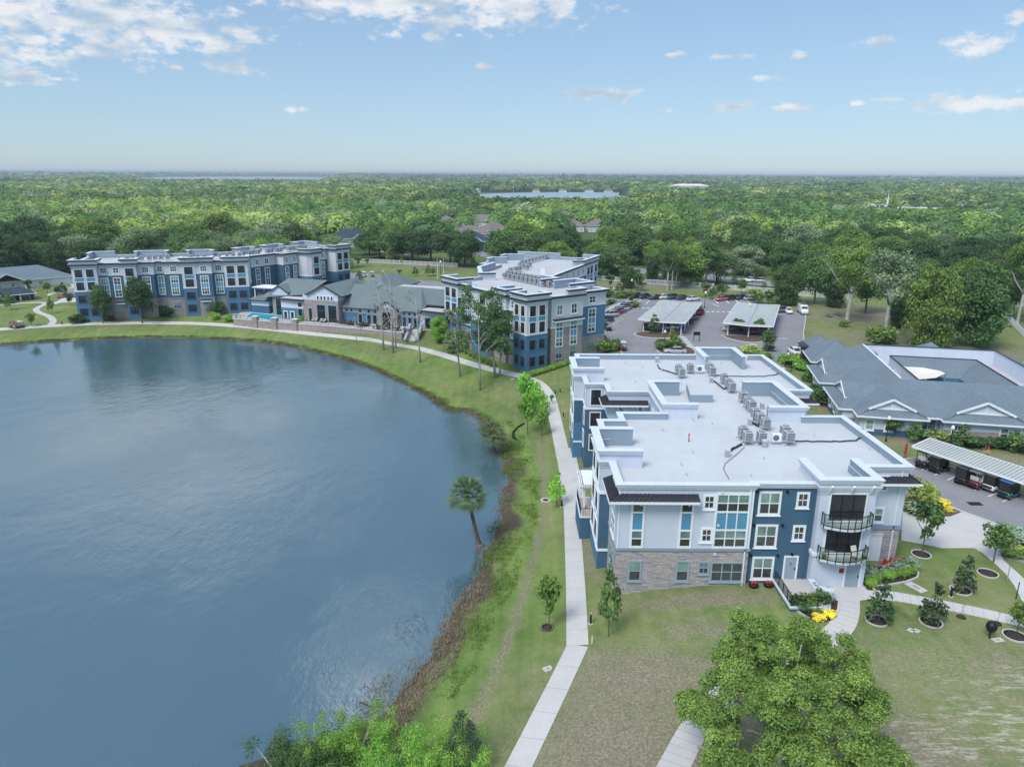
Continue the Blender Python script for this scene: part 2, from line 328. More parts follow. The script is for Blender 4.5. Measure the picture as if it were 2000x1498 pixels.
def concrete_mat(name, col, var=.12):
    t = NT(name); p = t.pos(); n = t.noise(.5, 6, p, .65); n2 = t.noise(6, 4, p); n3 = t.noise(.09, 3, p); st = t.noise(.9, 5, p, .7, .6)
    f = t.math('ADD', t.math('MULTIPLY', n, .5), t.math('ADD', t.math('MULTIPLY', n2, .25), t.math('MULTIPLY', n3, .25)))
    c = t.ramp(f, (.32, tuple(x * (1 - var) for x in col)), (.68, tuple(x * (1 + var) for x in col))); s_ = t.math('MULTIPLY', t.math('SUBTRACT', st, .60), 3.0, True)
    t.col(t.mix(t.math('MULTIPLY', s_, .35), c, tuple(x * .55 for x in col))); t.spec(.85, .3); t.bump(n2, .15, .02); return t.m
M = {}
M['white'] = siding_mat('pale_wall', (.60, .66, .775), .21, .05); M['white2'] = stucco_mat('pale_wall_cream', (.60, .635, .68)); M['navy'] = stucco_mat('navy_wall', (.062, .135, .215), .12); M['midblue'] = stucco_mat('mid_blue_wall', (.085, .195, .32), .1)
M['stone'] = stone_mat('ledge_stone', (1.25, 1.25, 1.3)); M['stone2'] = stone_mat('brownish_ledge_stone', (1.15, 1.0, .96)); M['trim'] = pm('white_trim', (.80, .84, .89), .5, .05); M['band'] = pm('grey_band', (.26, .33, .41), .6, .08)
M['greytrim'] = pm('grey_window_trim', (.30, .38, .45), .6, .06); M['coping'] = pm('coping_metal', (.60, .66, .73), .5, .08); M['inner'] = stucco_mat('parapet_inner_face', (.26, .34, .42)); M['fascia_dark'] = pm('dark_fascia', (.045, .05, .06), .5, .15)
M['panel'] = pm('blue_panel', (.10, .29, .46), .45, .06); M['metalroof'] = pm('dark_standing_seam', (.045, .047, .06), .4, .15, metal=.3); M['black'] = pm('black_metal', (.012, .012, .014), .4, .2); M['door'] = pm('grey_blue_door', (.30, .38, .46), .5, .05)
M['glass'] = glass_mat('window_glass', (.055, .065, .068)); M['blind'] = glass_mat('window_with_blind', (.20, .32, .29), .12, .6); M['screen'] = glass_mat('porch_screen', (.040, .042, .052), .45, .4); M['darkglass'] = glass_mat('tall_dark_glass', (.012, .025, .03), .05, .7)
M['concrete'] = concrete_mat('concrete', (.50, .50, .50)); M['joint'] = concrete_mat('concrete_joint', (.30, .30, .30)); M['kerb'] = concrete_mat('kerb_concrete', (.50, .49, .47)); M['deck'] = concrete_mat('pool_deck', (.46, .45, .44))
M['paint'] = pm('road_paint', (.72, .74, .76), .7, .2, 3); M['metal'] = pm('galvanised', (.45, .49, .52), .45, .12, metal=.5); M['acgrey'] = pm('unit_casing', (.52, .56, .60), .5, .08); M['acdark'] = pm('unit_louvre', (.13, .15, .18), .5, .3, 8)
M['shingle'] = shingle_mat('grey_blue_shingle', (.155, .20, .245)); M['shingle2'] = shingle_mat('grey_green_shingle', (.155, .20, .215)); M['shinglebrown'] = shingle_mat('brown_shingle', (.20, .17, .17)); M['shingledark'] = shingle_mat('dark_blue_shingle', (.045, .065, .10))
M['bark'] = pm('bark', (.14, .12, .10), .95, .35, 2.5, spec=.1, bump=.6); M['barkgrey'] = pm('pale_bark', (.40, .385, .36), .95, .25, 2.0, spec=.1, bump=.5); M['mulch'] = pm('mulch', (.055, .045, .04), .95, .5, 5, spec=.1, bump=.8); M['soil'] = pm('planting_soil', (.12, .09, .07), .95, .45, 3, spec=.1, bump=.6)
M['tyre'] = pm('tyre_rubber', (.02, .02, .02), .8, .2); M['hub'] = pm('wheel_rim', (.35, .36, .37), .35, .15, metal=.7); M['carglass'] = glass_mat('car_glass', (.015, .018, .02), .05, .8); M['red'] = pm('red_paint', (.42, .03, .03), .5, .12); M['skin'] = pm('skin', (.42, .24, .17), .6, .08)
# ------------------------------------------------------------------ ground, water, roads, paths
rng = np.random.default_rng(7)
def axis(*segs):
    out = []
    for a, b, st in segs: out += list(np.arange(a, b, st))
    return out
xs = [-20000, -14000, -9500, -6500, -4500, -3000, -2100, -1500, -1100, -800, -600, -480] + axis((-400, -130, 8), (-130, -40, 1.6), (-40, 66, .62), (66, 140, 2.4), (140, 400, 14)) + [400, 480, 600, 800, 1100, 1500, 2100, 3000, 4500, 6500, 9500, 14000, 20000, 30000]
ys = [-300, -200, -120] + axis((-90, 20, 6), (20, 130, .66), (130, 330, 1.7), (330, 700, 16)) + [700, 800, 920, 1100, 1300, 1600, 2000, 2600, 3400, 4500, 6200, 8500, 12000, 18000, 27000, 42000]
X, Y = np.meshgrid(np.array(xs, float), np.array(ys, float)); P2 = np.stack([X.ravel(), Y.ravel()], 1)
D = lake_dist(P2); Z = ground_height(P2, D)
def seg_dist(P, pts):
    best = np.full(len(P), 1e9)
    for a, b in zip(pts[:-1], pts[1:]):
        a, b = np.array(a[:2], float), np.array(b[:2], float); ab = b - a; t = np.clip(((P - a) @ ab) / (ab @ ab), 0, 1); q = a + t[:, None] * ab
        best = np.minimum(best, np.hypot(*(P - q).T))
    return best
def in_poly(P, poly):
    P = np.asarray(P, float); inside = np.zeros(len(P), bool); n = len(poly)
    for i in range(n):
        a, b = poly[i], poly[(i + 1) % n]
        inside ^= ((a[1] > P[:, 1]) != (b[1] > P[:, 1])) & (P[:, 0] < (b[0] - a[0]) * (P[:, 1] - a[1]) / (b[1] - a[1] + 1e-12) + a[0])
    return inside
wear = np.zeros((len(P2), 4), np.float32)      # dry, sand, lush, mud
def blob(px, py, r, ch, w, r2=None):
    c = gp(px, py)[:2]; r2 = r2 or r
    g = np.exp(-(((P2[:, 0] - c[0]) / r) ** 2 + ((P2[:, 1] - c[1]) / r2) ** 2)); wear[:, ch] = np.maximum(wear[:, ch], w * g)
for a in ((1250,1330,8,0,.85,5),(1200,1450,7,0,.9,6),(1180,1290,4,0,.6,3),(1350,1230,6,0,.55,2.5),(1380,1170,8,0,.75,1.6),(1150,1060,1.6,0,.75,9),(1130,860,1.2,0,.7,14),(1420,1340,6,0,.8,5),(1330,1480,5,0,.9,5),(1750,1470,8,0,.7,6),(1850,1300,12,0,.5,6),(1790,1120,8,0,.25,4),(1640,900,6,0,.4,5),
          (1620,800,3,0,.7,5),(1960,900,12,0,.7,3),(1780,860,5,0,.9,3),(1700,660,14,0,.6,10),(1850,690,25,0,.75,8),(1950,690,10,0,.7,8),(1600,620,6,0,.5,16),(1400,560,60,0,.8,10),(1260,545,14,0,1,14),(1640,600,14,0,.55,14),(1780,620,30,0,.9,16),(870,520,18,0,.9,7),(1070,880,3,0,.2,8),(1010,760,3,0,.35,6),(1550,1400,8,0,.6,5),(940,850,2.5,0,.7,4)): blob(*a)
for a in ((1930,1330,9,1,.8,3.5),(1980,1420,6,1,.9,5),(1850,1450,8,1,.75,5),(1750,1480,8,1,.5,3),(1960,1260,4,1,.3,3),(1250,1340,3,1,.25,2),(1230,1430,4,1,.2,3),(1900,1330,2,1,.6,1),(1990,930,8,1,.5,3),(860,510,8,1,.5,3)): blob(*a)
for a in ((1040,1150,5,2,.5,10),(1060,950,4,2,.5,10),(960,720,10,2,.7,8),(880,700,9,2,.6,6),(1480,1200,5,2,.35,3),(1320,1250,4,2,.4,3),(1830,1290,3.2,2,.9,3.5),(1290,1240,3,2,.4,2),(1760,1085,4,2,.3,3),(1830,1100,5,2,.3,3),(250,650,60,2,.5,5),(70,600,20,2,.15,12)): blob(*a)
trail = [gp(*p) for p in ((1052,860),(1062,930),(1063,1010),(1050,1060),(1033,1120),(1010,1200),(985,1270),(955,1340),(925,1400),(905,1440))]
td = seg_dist(P2, trail); wear[:, 3] = np.maximum(wear[:, 3], .1 * np.exp(-(td / .4) ** 2)); wear[:, 0] = np.maximum(wear[:, 0], .62 * np.exp(-(td / .6) ** 2))
near_w = np.clip((D + .3) / .3, 0, 1)
wob = .9 * np.sin(P2[:, 1] * .55 + 2 * np.sin(P2[:, 0] * .4)) * np.sin(P2[:, 1] * .21 + 1); bank = np.clip(1 - np.abs(D - .2 - .5 * wob) / (1.0 + (1.3 + wob) * (P2[:, 1] < 125)), 0, 1); wear[:, 3] = np.maximum(wear[:, 3], bank * .95)
lush = np.exp(-((D - 3.6) / 1.5) ** 2) * (P2[:, 1] < 110); wear[:, 2] = np.maximum(wear[:, 2], lush * .6)
wear[:, 2] = np.maximum(wear[:, 2], np.exp(-((D - 2.2) / 1.4) ** 2) * (P2[:, 1] >= 110) * .7)
nx, ny = len(xs), len(ys)
idx = np.arange(nx * ny).reshape(ny, nx)
F = np.stack([idx[:-1, :-1], idx[:-1, 1:], idx[1:, 1:], idx[1:, :-1]], -1).reshape(-1, 4)
def quads_mesh(name, V, F, mats=(), smooth=False):
    me = bpy.data.meshes.new(name); V = np.asarray(V, np.float32); F = np.asarray(F, np.int32)
    me.vertices.add(len(V)); me.vertices.foreach_set('co', V.ravel()); me.loops.add(F.size); me.loops.foreach_set('vertex_index', F.ravel())
    me.polygons.add(len(F)); me.polygons.foreach_set('loop_start', np.arange(0, F.size, F.shape[1], dtype=np.int32)); me.polygons.foreach_set('loop_total', np.full(len(F), F.shape[1], np.int32))
    for m in mats: me.materials.append(m)
    if smooth: me.polygons.foreach_set('use_smooth', np.ones(len(F), bool))
    me.update(calc_edges=True); return me
t = NT('lawn_and_soil'); p = t.pos(); at = t.n('ShaderNodeAttribute', attribute_name='wear'); sp = t.n('ShaderNodeSeparateColor', {0: at.outputs['Color']})
dry, sand, lsh = sp.outputs[0], sp.outputs[1], sp.outputs[2]; mud = at.outputs['Alpha']
n1 = t.noise(.10, 5, p); n2 = t.noise(.7, 6, p, .65); n3 = t.math('ADD', t.math('MULTIPLY', t.noise(5.0, 5, p, .7), .6), t.math('MULTIPLY', t.noise(16.0, 3, p, .8), .4)); mpm = t.n('ShaderNodeMapping', {'Vector': p, 'Rotation': (0, 0, -.04), 'Scale': (.9, .035, 1)}); mow = t.noise(1.0, 3, mpm.outputs[0], .6); mpz = t.n('ShaderNodeMapping', {'Vector': p, 'Rotation': (0, 0, .35), 'Scale': (.5, 2.2, 1)}); n4 = t.noise(1.0, 6, mpz.outputs[0], .75); n5 = t.noise(3.2, 5, mpz.outputs[0], .75)
g = t.math('ADD', t.math('ADD', t.math('MULTIPLY', n1, .28), t.math('MULTIPLY', mow, .22)), t.math('ADD', t.math('MULTIPLY', n2, .25), t.math('MULTIPLY', n3, .25)))
c = t.ramp(g, (.36, (.085, .125, .042)), (.46, (.135, .185, .064)), (.54, (.19, .225, .09)), (.64, (.28, .27, .15)))
lc = t.ramp(g, (.36, (.075, .15, .032)), (.5, (.14, .25, .052)), (.62, (.25, .335, .09)))
c = t.mix(t.math('MULTIPLY', lsh, 1.0, True), c, lc)
df = t.math('MULTIPLY', t.math('ADD', t.math('MULTIPLY', dry, 1.9), t.math('MULTIPLY', t.math('SUBTRACT', n2, .55), 2.2)), 1.0, True); df = t.math('MULTIPLY', df, t.math('ADD', .35, t.math('MULTIPLY', dry, .65)), True)
dc = t.ramp(n3, (.38, (.125, .11, .08)), (.5, (.225, .20, .15)), (.62, (.37, .325, .265))); c = t.mix(df, c, dc)
sf = t.math('MULTIPLY', t.math('SUBTRACT', t.math('ADD', t.math('ADD', t.math('MULTIPLY', n4, .6), t.math('MULTIPLY', n5, .4)), t.math('MULTIPLY', sand, .16)), .62), 9.0, True); sf = t.math('MULTIPLY', sf, t.math('MULTIPLY', sand, 1.6, True)); c = t.mix(t.math('MULTIPLY', sf, .8), c, (.50, .47, .42))
mc = t.ramp(n3, (.3, (.045, .04, .032)), (.55, (.10, .085, .062)), (.75, (.22, .18, .13))); mf = t.math('MULTIPLY', t.math('ADD', t.math('MULTIPLY', mud, 1.7), t.math('SUBTRACT', n2, .55)), 1.2, True); c = t.mix(t.math('MULTIPLY', mf, t.math('MULTIPLY', mud, 3.0, True)), c, mc)
at2 = t.n('ShaderNodeAttribute', attribute_name='woodland'); wf = t.ramp(t.noise(.02, 6, p, .7), (.35, (.05, .085, .03)), (.5, (.085, .13, .045)), (.66, (.15, .185, .075))); c = t.mix(at2.outputs['Fac'], c, wf)
t.col(c); t.spec(.95, .1); t.bump(t.math('ADD', n3, t.math('MULTIPLY', n2, .6)), .5, .09); M['ground'] = t.m
gme = quads_mesh('ground', np.stack([P2[:, 0], P2[:, 1], Z], 1), F, (M['ground'],), True)
a = gme.color_attributes.new('wear', 'FLOAT_COLOR', 'POINT'); a.data.foreach_set('color', wear.ravel())
PROPERTY = [(-330,-90),(-330,240),(-172,246),(-150,262),(-120,250),(-96,246),(-84,262),(-66,288),(-70,310),(-25,300),(-12,290),(4,262),(28,258),(44,250),(62,246),(78,246),(92,238),(100,222),(118,226),(140,206),(125,168),(150,140),(260,120),(260,-90)]
wl = (~in_poly(P2, PROPERTY)).astype(np.float32)
a = gme.attributes.new('woodland', 'FLOAT', 'POINT'); a.data.foreach_set('value', wl)
struct(meshobj('ground', gme))
# water
t = NT('lake_water'); p = t.pos(); mp = t.n('ShaderNodeMapping', {'Vector': p, 'Rotation': (0, 0, .5), 'Scale': (1.0, .55, 1)})
w1 = t.noise(2.6, 5, mp.outputs[0], .65); w2 = t.noise(.7, 4, mp.outputs[0]); pt = t.noise(.035, 4, p, .6, .4)
amp = t.ramp(pt, (.38, .15), (.62, 1.0)); hgt = t.math('MULTIPLY', t.math('ADD', t.math('MULTIPLY', w1, .55), w2), amp)
t.col(t.ramp(t.noise(.02, 3, p), (.35, (.048, .105, .135)), (.65, (.065, .125, .145)))); t.spec(.10, 1.0); t.b.inputs['IOR'].default_value = 2.1; t.bump(hgt, .36, .22)
t.set(t.b, 'Roughness', t.ramp(pt, (.4, .04), (.6, .12))); M['water'] = t.m
mb = MB(); mb.poly([(x, y, WATER_Z) for x, y in [(-340,-90),(10,-90),(10,20),(4,44),(4,128),(-4,140),(-20,160),(-40,175),(-60,186),(-100,186),(-340,170)]], M['water']); struct(mb.build('lake_water'))
t = NT('distant_water'); t.col((.30, .37, .43)); t.spec(.3, .5); M['farwater'] = t.m  # pale base colour stands in for the reflected sky
for pts in ([at_z(*q, G0) for q in ((930,391.5),(938,380),(1000,377.5),(1100,376),(1180,376.5),(1232,378),(1246,384),(1180,389),(1100,392),(1000,393))], [at_z(*q, G0) for q in ((235,351),(300,346.8),(420,345.5),(560,345.5),(660,347),(640,351),(560,355),(420,356),(320,355))],
            [at_z(*q, G0) for q in ((560,343.3),(660,342.2),(800,341.8),(800,342.8),(680,343.4),(600,344.2))], [at_z(*q, G0) for q in ((1880,352.5),(1960,351.5),(2100,352),(2100,354.5),(1960,354.5))]):
    mb = MB(); mb.poly([(x, y, G0 + .5) for x, y in pts], M['farwater']); struct(mb.build('distant_lake_water'))
FARLAKES = [[at_z(*q, G0) for q in ((915,397),(930,378),(1000,375.5),(1240,375.5),(1262,384),(1200,393),(1100,396),(1000,398))], [at_z(*q, G0) for q in ((225,353),(300,345.5),(660,345),(660,353),(560,358),(420,359),(300,358))]]
# sheets laid on the ground
t = NT('asphalt'); p = t.pos(); n = t.noise(.12, 5, p); n2 = t.noise(8, 4, p, .7); n3 = t.noise(.7, 5, p, .6); f = t.math('ADD', t.math('MULTIPLY', n, .45), t.math('ADD', t.math('MULTIPLY', n2, .25), t.math('MULTIPLY', n3, .3)))
t.col(t.ramp(f, (.3, (.19, .195, .215)), (.5, (.23, .235, .26)), (.7, (.28, .285, .305)))); t.spec(.85, .25); t.bump(n2, .2, .02); M['asphalt'] = t.m
def sheet(name, poly, mat, dz=.03, thick=0.0):
    mb = MB(); mb.poly([(x, y, hz(x, y) + dz) for x, y in poly], mat)
    if thick:
        n = len(poly)
        for i in range(n):
            (x0, y0), (x1, y1) = poly[i], poly[(i + 1) % n]; a, b = hz(x0, y0) + dz, hz(x1, y1) + dz
            mb.poly([(x0, y0, a - thick), (x1, y1, b - thick), (x1, y1, b), (x0, y0, a)], mat)
    return struct(mb.build(name))
def resample(pts, step):
    out = [Vector(pts[0][:2])]
    for a, b in zip(pts[:-1], pts[1:]):
        a, b = Vector(a[:2]), Vector(b[:2]); L = (b - a).length; k = max(1, round(L / step))
        out += [a + (b - a) * (i / k) for i in range(1, k + 1)]
    return out
def smooth_line(pts, it=2):
    pts = [Vector(p[:2]) for p in pts]
    for _ in range(it):
        q = [pts[0]]
        for a, b in zip(pts[:-1], pts[1:]): q += [a * .75 + b * .25, a * .25 + b * .75]
        pts = q + [pts[-1]]
    return pts
def strip(name, pts, width, mat, dz=.045, slab=2.6, joint=.035, skirt=.12):
    """a path of concrete slabs draped on the ground, with a dark joint between slabs"""
    mb = MB(); c = resample(pts, slab); n = len(c); L, R = [], []
    for i in range(n):
        d = (c[min(i + 1, n - 1)] - c[max(i - 1, 0)]).normalized(); r = Vector((d.y, -d.x)) * (width / 2); L.append(c[i] - r); R.append(c[i] + r)
    z = lambda v: hz(v.x, v.y) + dz
    for i in range(n - 1):
        a, b, e, f = L[i], R[i], R[i + 1], L[i + 1]; za, zb, ze, zf = z(a), z(b), z(e), z(f); k = joint / max(.1, (f - a).length)
        if joint:
            a2, b2 = a.lerp(f, k), b.lerp(e, k); mb.poly([(a.x, a.y, za - .004), (b.x, b.y, zb - .004), (b2.x, b2.y, zb - .004), (a2.x, a2.y, za - .004)], M['joint']); a, b = a2, b2
        mb.poly([(a.x, a.y, za), (b.x, b.y, zb), (e.x, e.y, ze), (f.x, f.y, zf)], mat)
        mb.poly([(a.x, a.y, za - skirt), (a.x, a.y, za), (f.x, f.y, zf), (f.x, f.y, zf - skirt)], mat); mb.poly([(b.x, b.y, zb), (b.x, b.y, zb - skirt), (e.x, e.y, ze - skirt), (e.x, e.y, ze)], mat)
    return struct(mb.build(name))
def mid(l, r): a, b = gp(*l), gp(*r); return ((a[0] + b[0]) / 2, (a[1] + b[1]) / 2)
lp = [mid((962,1560),(1005,1560)), mid((990,1498),(1034,1498)), mid((1112,1259),(1144,1264)), mid((1110,1150),(1139,1150)), mid((1104.4,992.5),(1128,993.6)), mid((1092.4,900),(1112,900.4)), mid((1081,840),(1097,838)), mid((1070,786),(1084,786)), mid((1065,770),(1078,768)), mid((1050,748),(1060,751)), mid((1020,736),(1030,737))]
lp += [gp(*q)[:2] for q in ((974,724.5),(928,714),(851,688.5),(800,676.5),(720,663.5),(614,652.5),(528,644),(435,635.5),(330,632),(200,635.6),(107,641.5),(0,648.4),(-120,655))]
strip('lake_path', lp[:3], 1.8, M['concrete']); strip('lake_path', lp[2:6], 1.8, M['concrete'], dz=.049); strip('lake_path', smooth_line(lp[5:16]), 1.9, M['concrete']); strip('lake_path', smooth_line(lp[15:]), 2.0, M['concrete'], dz=.05)
LAKEPATH = lp
strip('garden_path', smooth_line([gp(*q) for q in ((1656,1160),(1656,1200),(1640,1232),(1595,1260),(1535,1280),(1480,1302),(1430,1335),(1380,1388),(1345,1440),(1316,1498),(1270,1570))]), 1.9, M['concrete'])
strip('garden_path', smooth_line([gp(*q) for q in ((1690,1163),(1740,1163),(1800,1174),(1870,1187),(1950,1204),(2060,1232))]), 1.55, M['concrete'], dz=.052)
sheet('entrance_plaza', [gp(*q)[:2] for q in ((1612,1165),(1634,1170),(1640,1174),(1675,1174),(1700,1170),(1695,1155),(1686,1143),(1640,1143),(1612,1150))], M['concrete'], .06, .1)
r4 = lambda x, y: gp(1640 + x / 4.994, 940 + y / 4.994)[:2]
sheet('driveway_apron', [r4(*q) for q in ((600,575),(800,612),(1000,652),(1310,652),(1385,692),(1500,790),(1620,905),(1700,1015),(1760,1130),(1830,1290),(1990,1290),(1860,1010),(1720,880),(1600,775),(1560,690),(1620,600),(1900,590),(1760,520),(1500,410),(1195,300),(1080,345),(930,352),(700,312),(615,290))], M['concrete'], .05, .1)
strip('side_path', [(8.2,76.0),(8.2,98.0)], 1.5, M['concrete'], dz=.05); strip('side_path', [gp(1120,998)[:2],(9.3,gp(1120,998)[1])], 1.3, M['concrete'], dz=.055)
strip('side_path', [(41.5,101),(43.0,112),(44.5,128),(46,146)], 2.2, M['concrete'], dz=.05)
f5 = lambda x, y: gp(x / 9.365, 500 + y / 9.365)[:2]
strip('garden_path', smooth_line([f5(*q) for q in ((915,1330),(985,1215),(960,1150),(880,1095),(740,1050),(650,1000),(680,950),(800,900),(850,870),(760,852),(500,860),(250,880),(0,900),(-300,930))]), 1.5, M['concrete'], dz=.055)
sheet('cottage_drive', [f5(*q) for q in ((930,890),(1120,790),(1250,720),(1500,720),(1500,840),(1120,860),(1000,890))], M['concrete'], .04); sheet('cottage_drive', [f5(*q) for q in ((860,700),(1330,560),(1250,500),(1420,480),(1500,640),(1100,650),(880,735))], M['concrete'], .035)
sheet('cottage_road', [f5(*q) for q in ((960,590),(1300,590),(1500,570),(1500,660),(1250,670),(980,640))], M['asphalt'], .05)
LOT = [(22.5,143),(60.5,143),(62.6,147),(64.0,151),(64.3,155),(65.2,161),(78.2,192.5),(79.5,196.5),(72.5,199),(71,212),(66,219),(54.5,218),(31,224),(22,212),(18.5,190),(17.0,172),(19.4,160),(22.0,156),(23,150)]
sheet('parking_lot', LOT, M['asphalt'], .02)
sheet('golf_cart_lot', [(39.5,74),(41.0,71),(45.5,66.5),(52,60.5),(60,52),(80,52),(62.5,73),(54.5,90.5),(51,89.5),(46,84)], M['asphalt'], .02)
strip('road', smooth_line([(-30,360),(-2,330),(20,310),(45,288),(61,275),(76,261),(92,249),(112,238),(140,220),(190,186),(260,150)]), 13.5, M['asphalt'], dz=.03, slab=8, joint=0, skirt=.01)
strip('road', [(70,268),(84,290),(92,330),(96,420)], 9, M['asphalt'], dz=.04, slab=8, joint=0, skirt=.01)
sheet('clubhouse_drive', [(-72,262),(-66,270),(-55,274),(-36,256),(-20,250),(-12,238),(-20,228),(-33,236),(-52,254)], M['asphalt'], .03)
sheet('clubhouse_drive', [(-66,352),(-60,346),(-48,338),(-40,345),(-60,362)], M['concrete'], .03)
def edge(name, pts, w=.22, h=.14, closed=False, mat=None):
    """kerb: a low concrete upstand along a line"""
    mb = MB(); pts = [Vector(p[:2]) for p in pts]; n = len(pts); m = n if closed else n - 1; L, R = [], []
    for i in range(n):
        a = pts[(i - 1) % n] if closed or i else pts[0]; b = pts[(i + 1) % n] if closed or i < n - 1 else pts[-1]
        d = (b - a).normalized(); r = Vector((d.y, -d.x)) * (w / 2); L.append(pts[i] - r); R.append(pts[i] + r)
    for i in range(m):
        j = (i + 1) % n; z0, z1 = hz(*pts[i]), hz(*pts[j]); a, b, e, f = L[i], R[i], R[j], L[j]; k = mat or M['kerb']
        mb.poly([(a.x, a.y, z0 + h), (b.x, b.y, z0 + h), (e.x, e.y, z1 + h), (f.x, f.y, z1 + h)], k)
        mb.poly([(a.x, a.y, z0 - .1), (a.x, a.y, z0 + h), (f.x, f.y, z1 + h), (f.x, f.y, z1 - .1)], k); mb.poly([(b.x, b.y, z0 + h), (b.x, b.y, z0 - .1), (e.x, e.y, z1 - .1), (e.x, e.y, z1 + h)], k)
    return struct(mb.build(name))
edge('kerb', smooth_line([(60.5,143),(62.6,147),(64.0,151),(64.3,155),(65.2,161),(78.2,192.5),(79.5,196.5)], 1)); edge('kerb', [(71,212),(66,219),(54.5,218),(31,224),(22,212)]); edge('kerb', smooth_line([(17.0,172),(19.4,160),(22.0,156),(23,150),(22.5,143)], 2))
edge('kerb', [(51,89.5),(54.5,90.5),(62.5,73),(70,64)]); edge('kerb', [r4(*q) for q in ((640,165),(745,128),(920,182),(1195,300),(1500,410),(1760,520),(1900,590))], .3, .12)
def island(name, pts, top, label=None):
    pts = [tuple(p) for p in smooth_line(list(pts) + [pts[0]], 2)][:-1]; edge('island_kerb', pts, .3, .15, True)
    mb = MB(); mb.poly([(x, y, G0 + .10) for x, y in pts], top); return struct(mb.build(name))
za = lambda x, y: at_z(1170 + x / 8.696, 530 + y / 8.696, G0); zb = lambda x, y: at_z(1380 + x / 8.696, 530 + y / 8.696, G0)
island('planted_island', [za(*q) for q in ((600,1080),(650,1030),(900,1035),(1425,1055),(1435,1075),(1350,1120),(1100,1145),(720,1125))], M['soil'])
island('planted_island', [zb(*q) for q in ((250,1095),(480,1092),(1000,1120),(1000,1180),(900,1215),(700,1215),(420,1165))], M['soil'])
island('planted_island', [za(*q) for q in ((975,1340),(1000,1300),(1060,1275),(1300,1270),(1560,1285),(1680,1420),(1450,1420),(1050,1410))], M['soil'])
island('planted_island', [za(*q) for q in ((540,570),(650,575),(690,600),(640,650),(540,640),(480,610))], M['ground']); island('planted_island', [za(*q) for q in ((60,590),(160,545),(290,545),(240,590),(80,610))], M['ground'])
sheet('planting_strip', [za(*q) for q in ((-100,700),(60,690),(250,560),(330,545),(390,550),(60,745),(-100,760))], M['concrete'], .16, .2)
island('planted_island', [za(*q) for q in ((1650,665),(1700,640),(1780,665),(1760,690),(1680,690))], M['soil'])
def marks(name, quads):
    mb = MB()
    for q in quads: mb.poly([(x, y, G0 + .028) for x, y in q], M['paint'])
    return struct(mb.build(name))
def line_q(a, b, w):
    a, b = Vector(a), Vector(b); d = (b - a).normalized(); r = Vector((d.y, -d.x)) * (w / 2); return [tuple(a - r), tuple(a + r), tuple(b + r), tuple(b - r)]
qs = []
for f in (lambda i: (za(1365 + 22 * i, 1108 + 27 * i), za(1480 + 24 * i, 1128 + 27 * i)),): qs += [line_q(*f(i), .5) for i in range(7)]
for i in range(5): qs.append(line_q(zb(735 + 12 * i, 1238 + 22 * i), zb(865 + 12 * i, 1247 + 22 * i), .5))
for x in (20, 105, 195, 285, 375): qs.append(line_q(zb(x - 22, 690), zb(x + 22, 690), .9))
for x in (750, 835): qs.append(line_q(za(x - 25, 625), za(x + 25, 632), .9))
for a, b in (((290,838),(370,842)),((260,860),(330,862)),((180,890),(310,885)),((330,800),(420,803)),((390,740),(480,745)),((450,700),(530,705)),((500,682),(590,686)),((160,905),(270,912))): qs.append(line_q(za(*a), za(*b), .22))
for a, b in (((720,480),(640,545)),((870,490),(790,560)),((1040,500),(980,560)),((560,480),(470,550))): qs.append(line_q(za(*a), za(*b), .2))
for a, b in (((120,480),(200,550)),((310,480),(380,545)),((480,480),(560,540)),((110,560),(220,600)),((1150,1135),(1375,1150)),((670,480),(730,540)),((1390,1300),(1390,1420)),((1630,1390),(1620,1470))): qs.append(line_q(zb(*a), zb(*b), .3))
marks('parking_lines', qs)
marks('cart_lot_lines', [line_q(gp(*a)[:2], gp(*b)[:2], .14) for a, b in (((1800,918),(1816,912)),((1825,928),(1857,916)),((1850,938),(1872,928)),((1876,948),(1896,940)),((1903,958),(1926,948)),((1930,970),(1953,959)),((1958,980),(1993,965)))])
mb = MB(); g0 = gp(1904, 984); mb.box(g0[0] - .75, g0[1] - .45, G0, g0[0] + .75, g0[1] + .45, G0 + .035, M['black']); struct(mb.build('drain_grate'))
# planting bed of the drive corner and the beds by the entrance
sheet('planting_bed', [r4(*q) for q in ((650,160),(745,130),(920,185),(1180,300),(1080,343),(930,350),(700,310),(630,290))], M['soil'], .06)
BEDW = [gp(*q)[:2] for q in ((1687,1118),(1695,1108),(1720,1103),(1770,1105),(1782,1110),(1792,1120),(1790,1128),(1770,1136),(1735,1142),(1712,1144),(1706,1152),(1708,1154),(1694,1150),(1686,1140))]
sheet('planting_bed', BEDW, M['mulch'], .055); edge('bed_edging', [gp(*q)[:2] for q in ((1782,1108),(1794,1119),(1791,1129),(1770,1137),(1735,1143),(1713,1145),(1705,1150),(1709,1156))], .16, .13)
BED2 = [gp(*q)[:2] for q in ((1546,1176),(1555,1190),(1575,1208),(1600,1215),(1625,1212),(1636,1195),(1640,1174),(1612,1172),(1570,1168))]
sheet('planting_bed', BED2, M['mulch'], .055); edge('bed_edging', [gp(*q)[:2] for q in ((1546,1176),(1551,1187),(1563,1199),(1580,1210)) ], .2, .14); edge('bed_edging', [gp(*q)[:2] for q in ((1639,1174),(1637,1192),(1631,1205))], .2, .14)
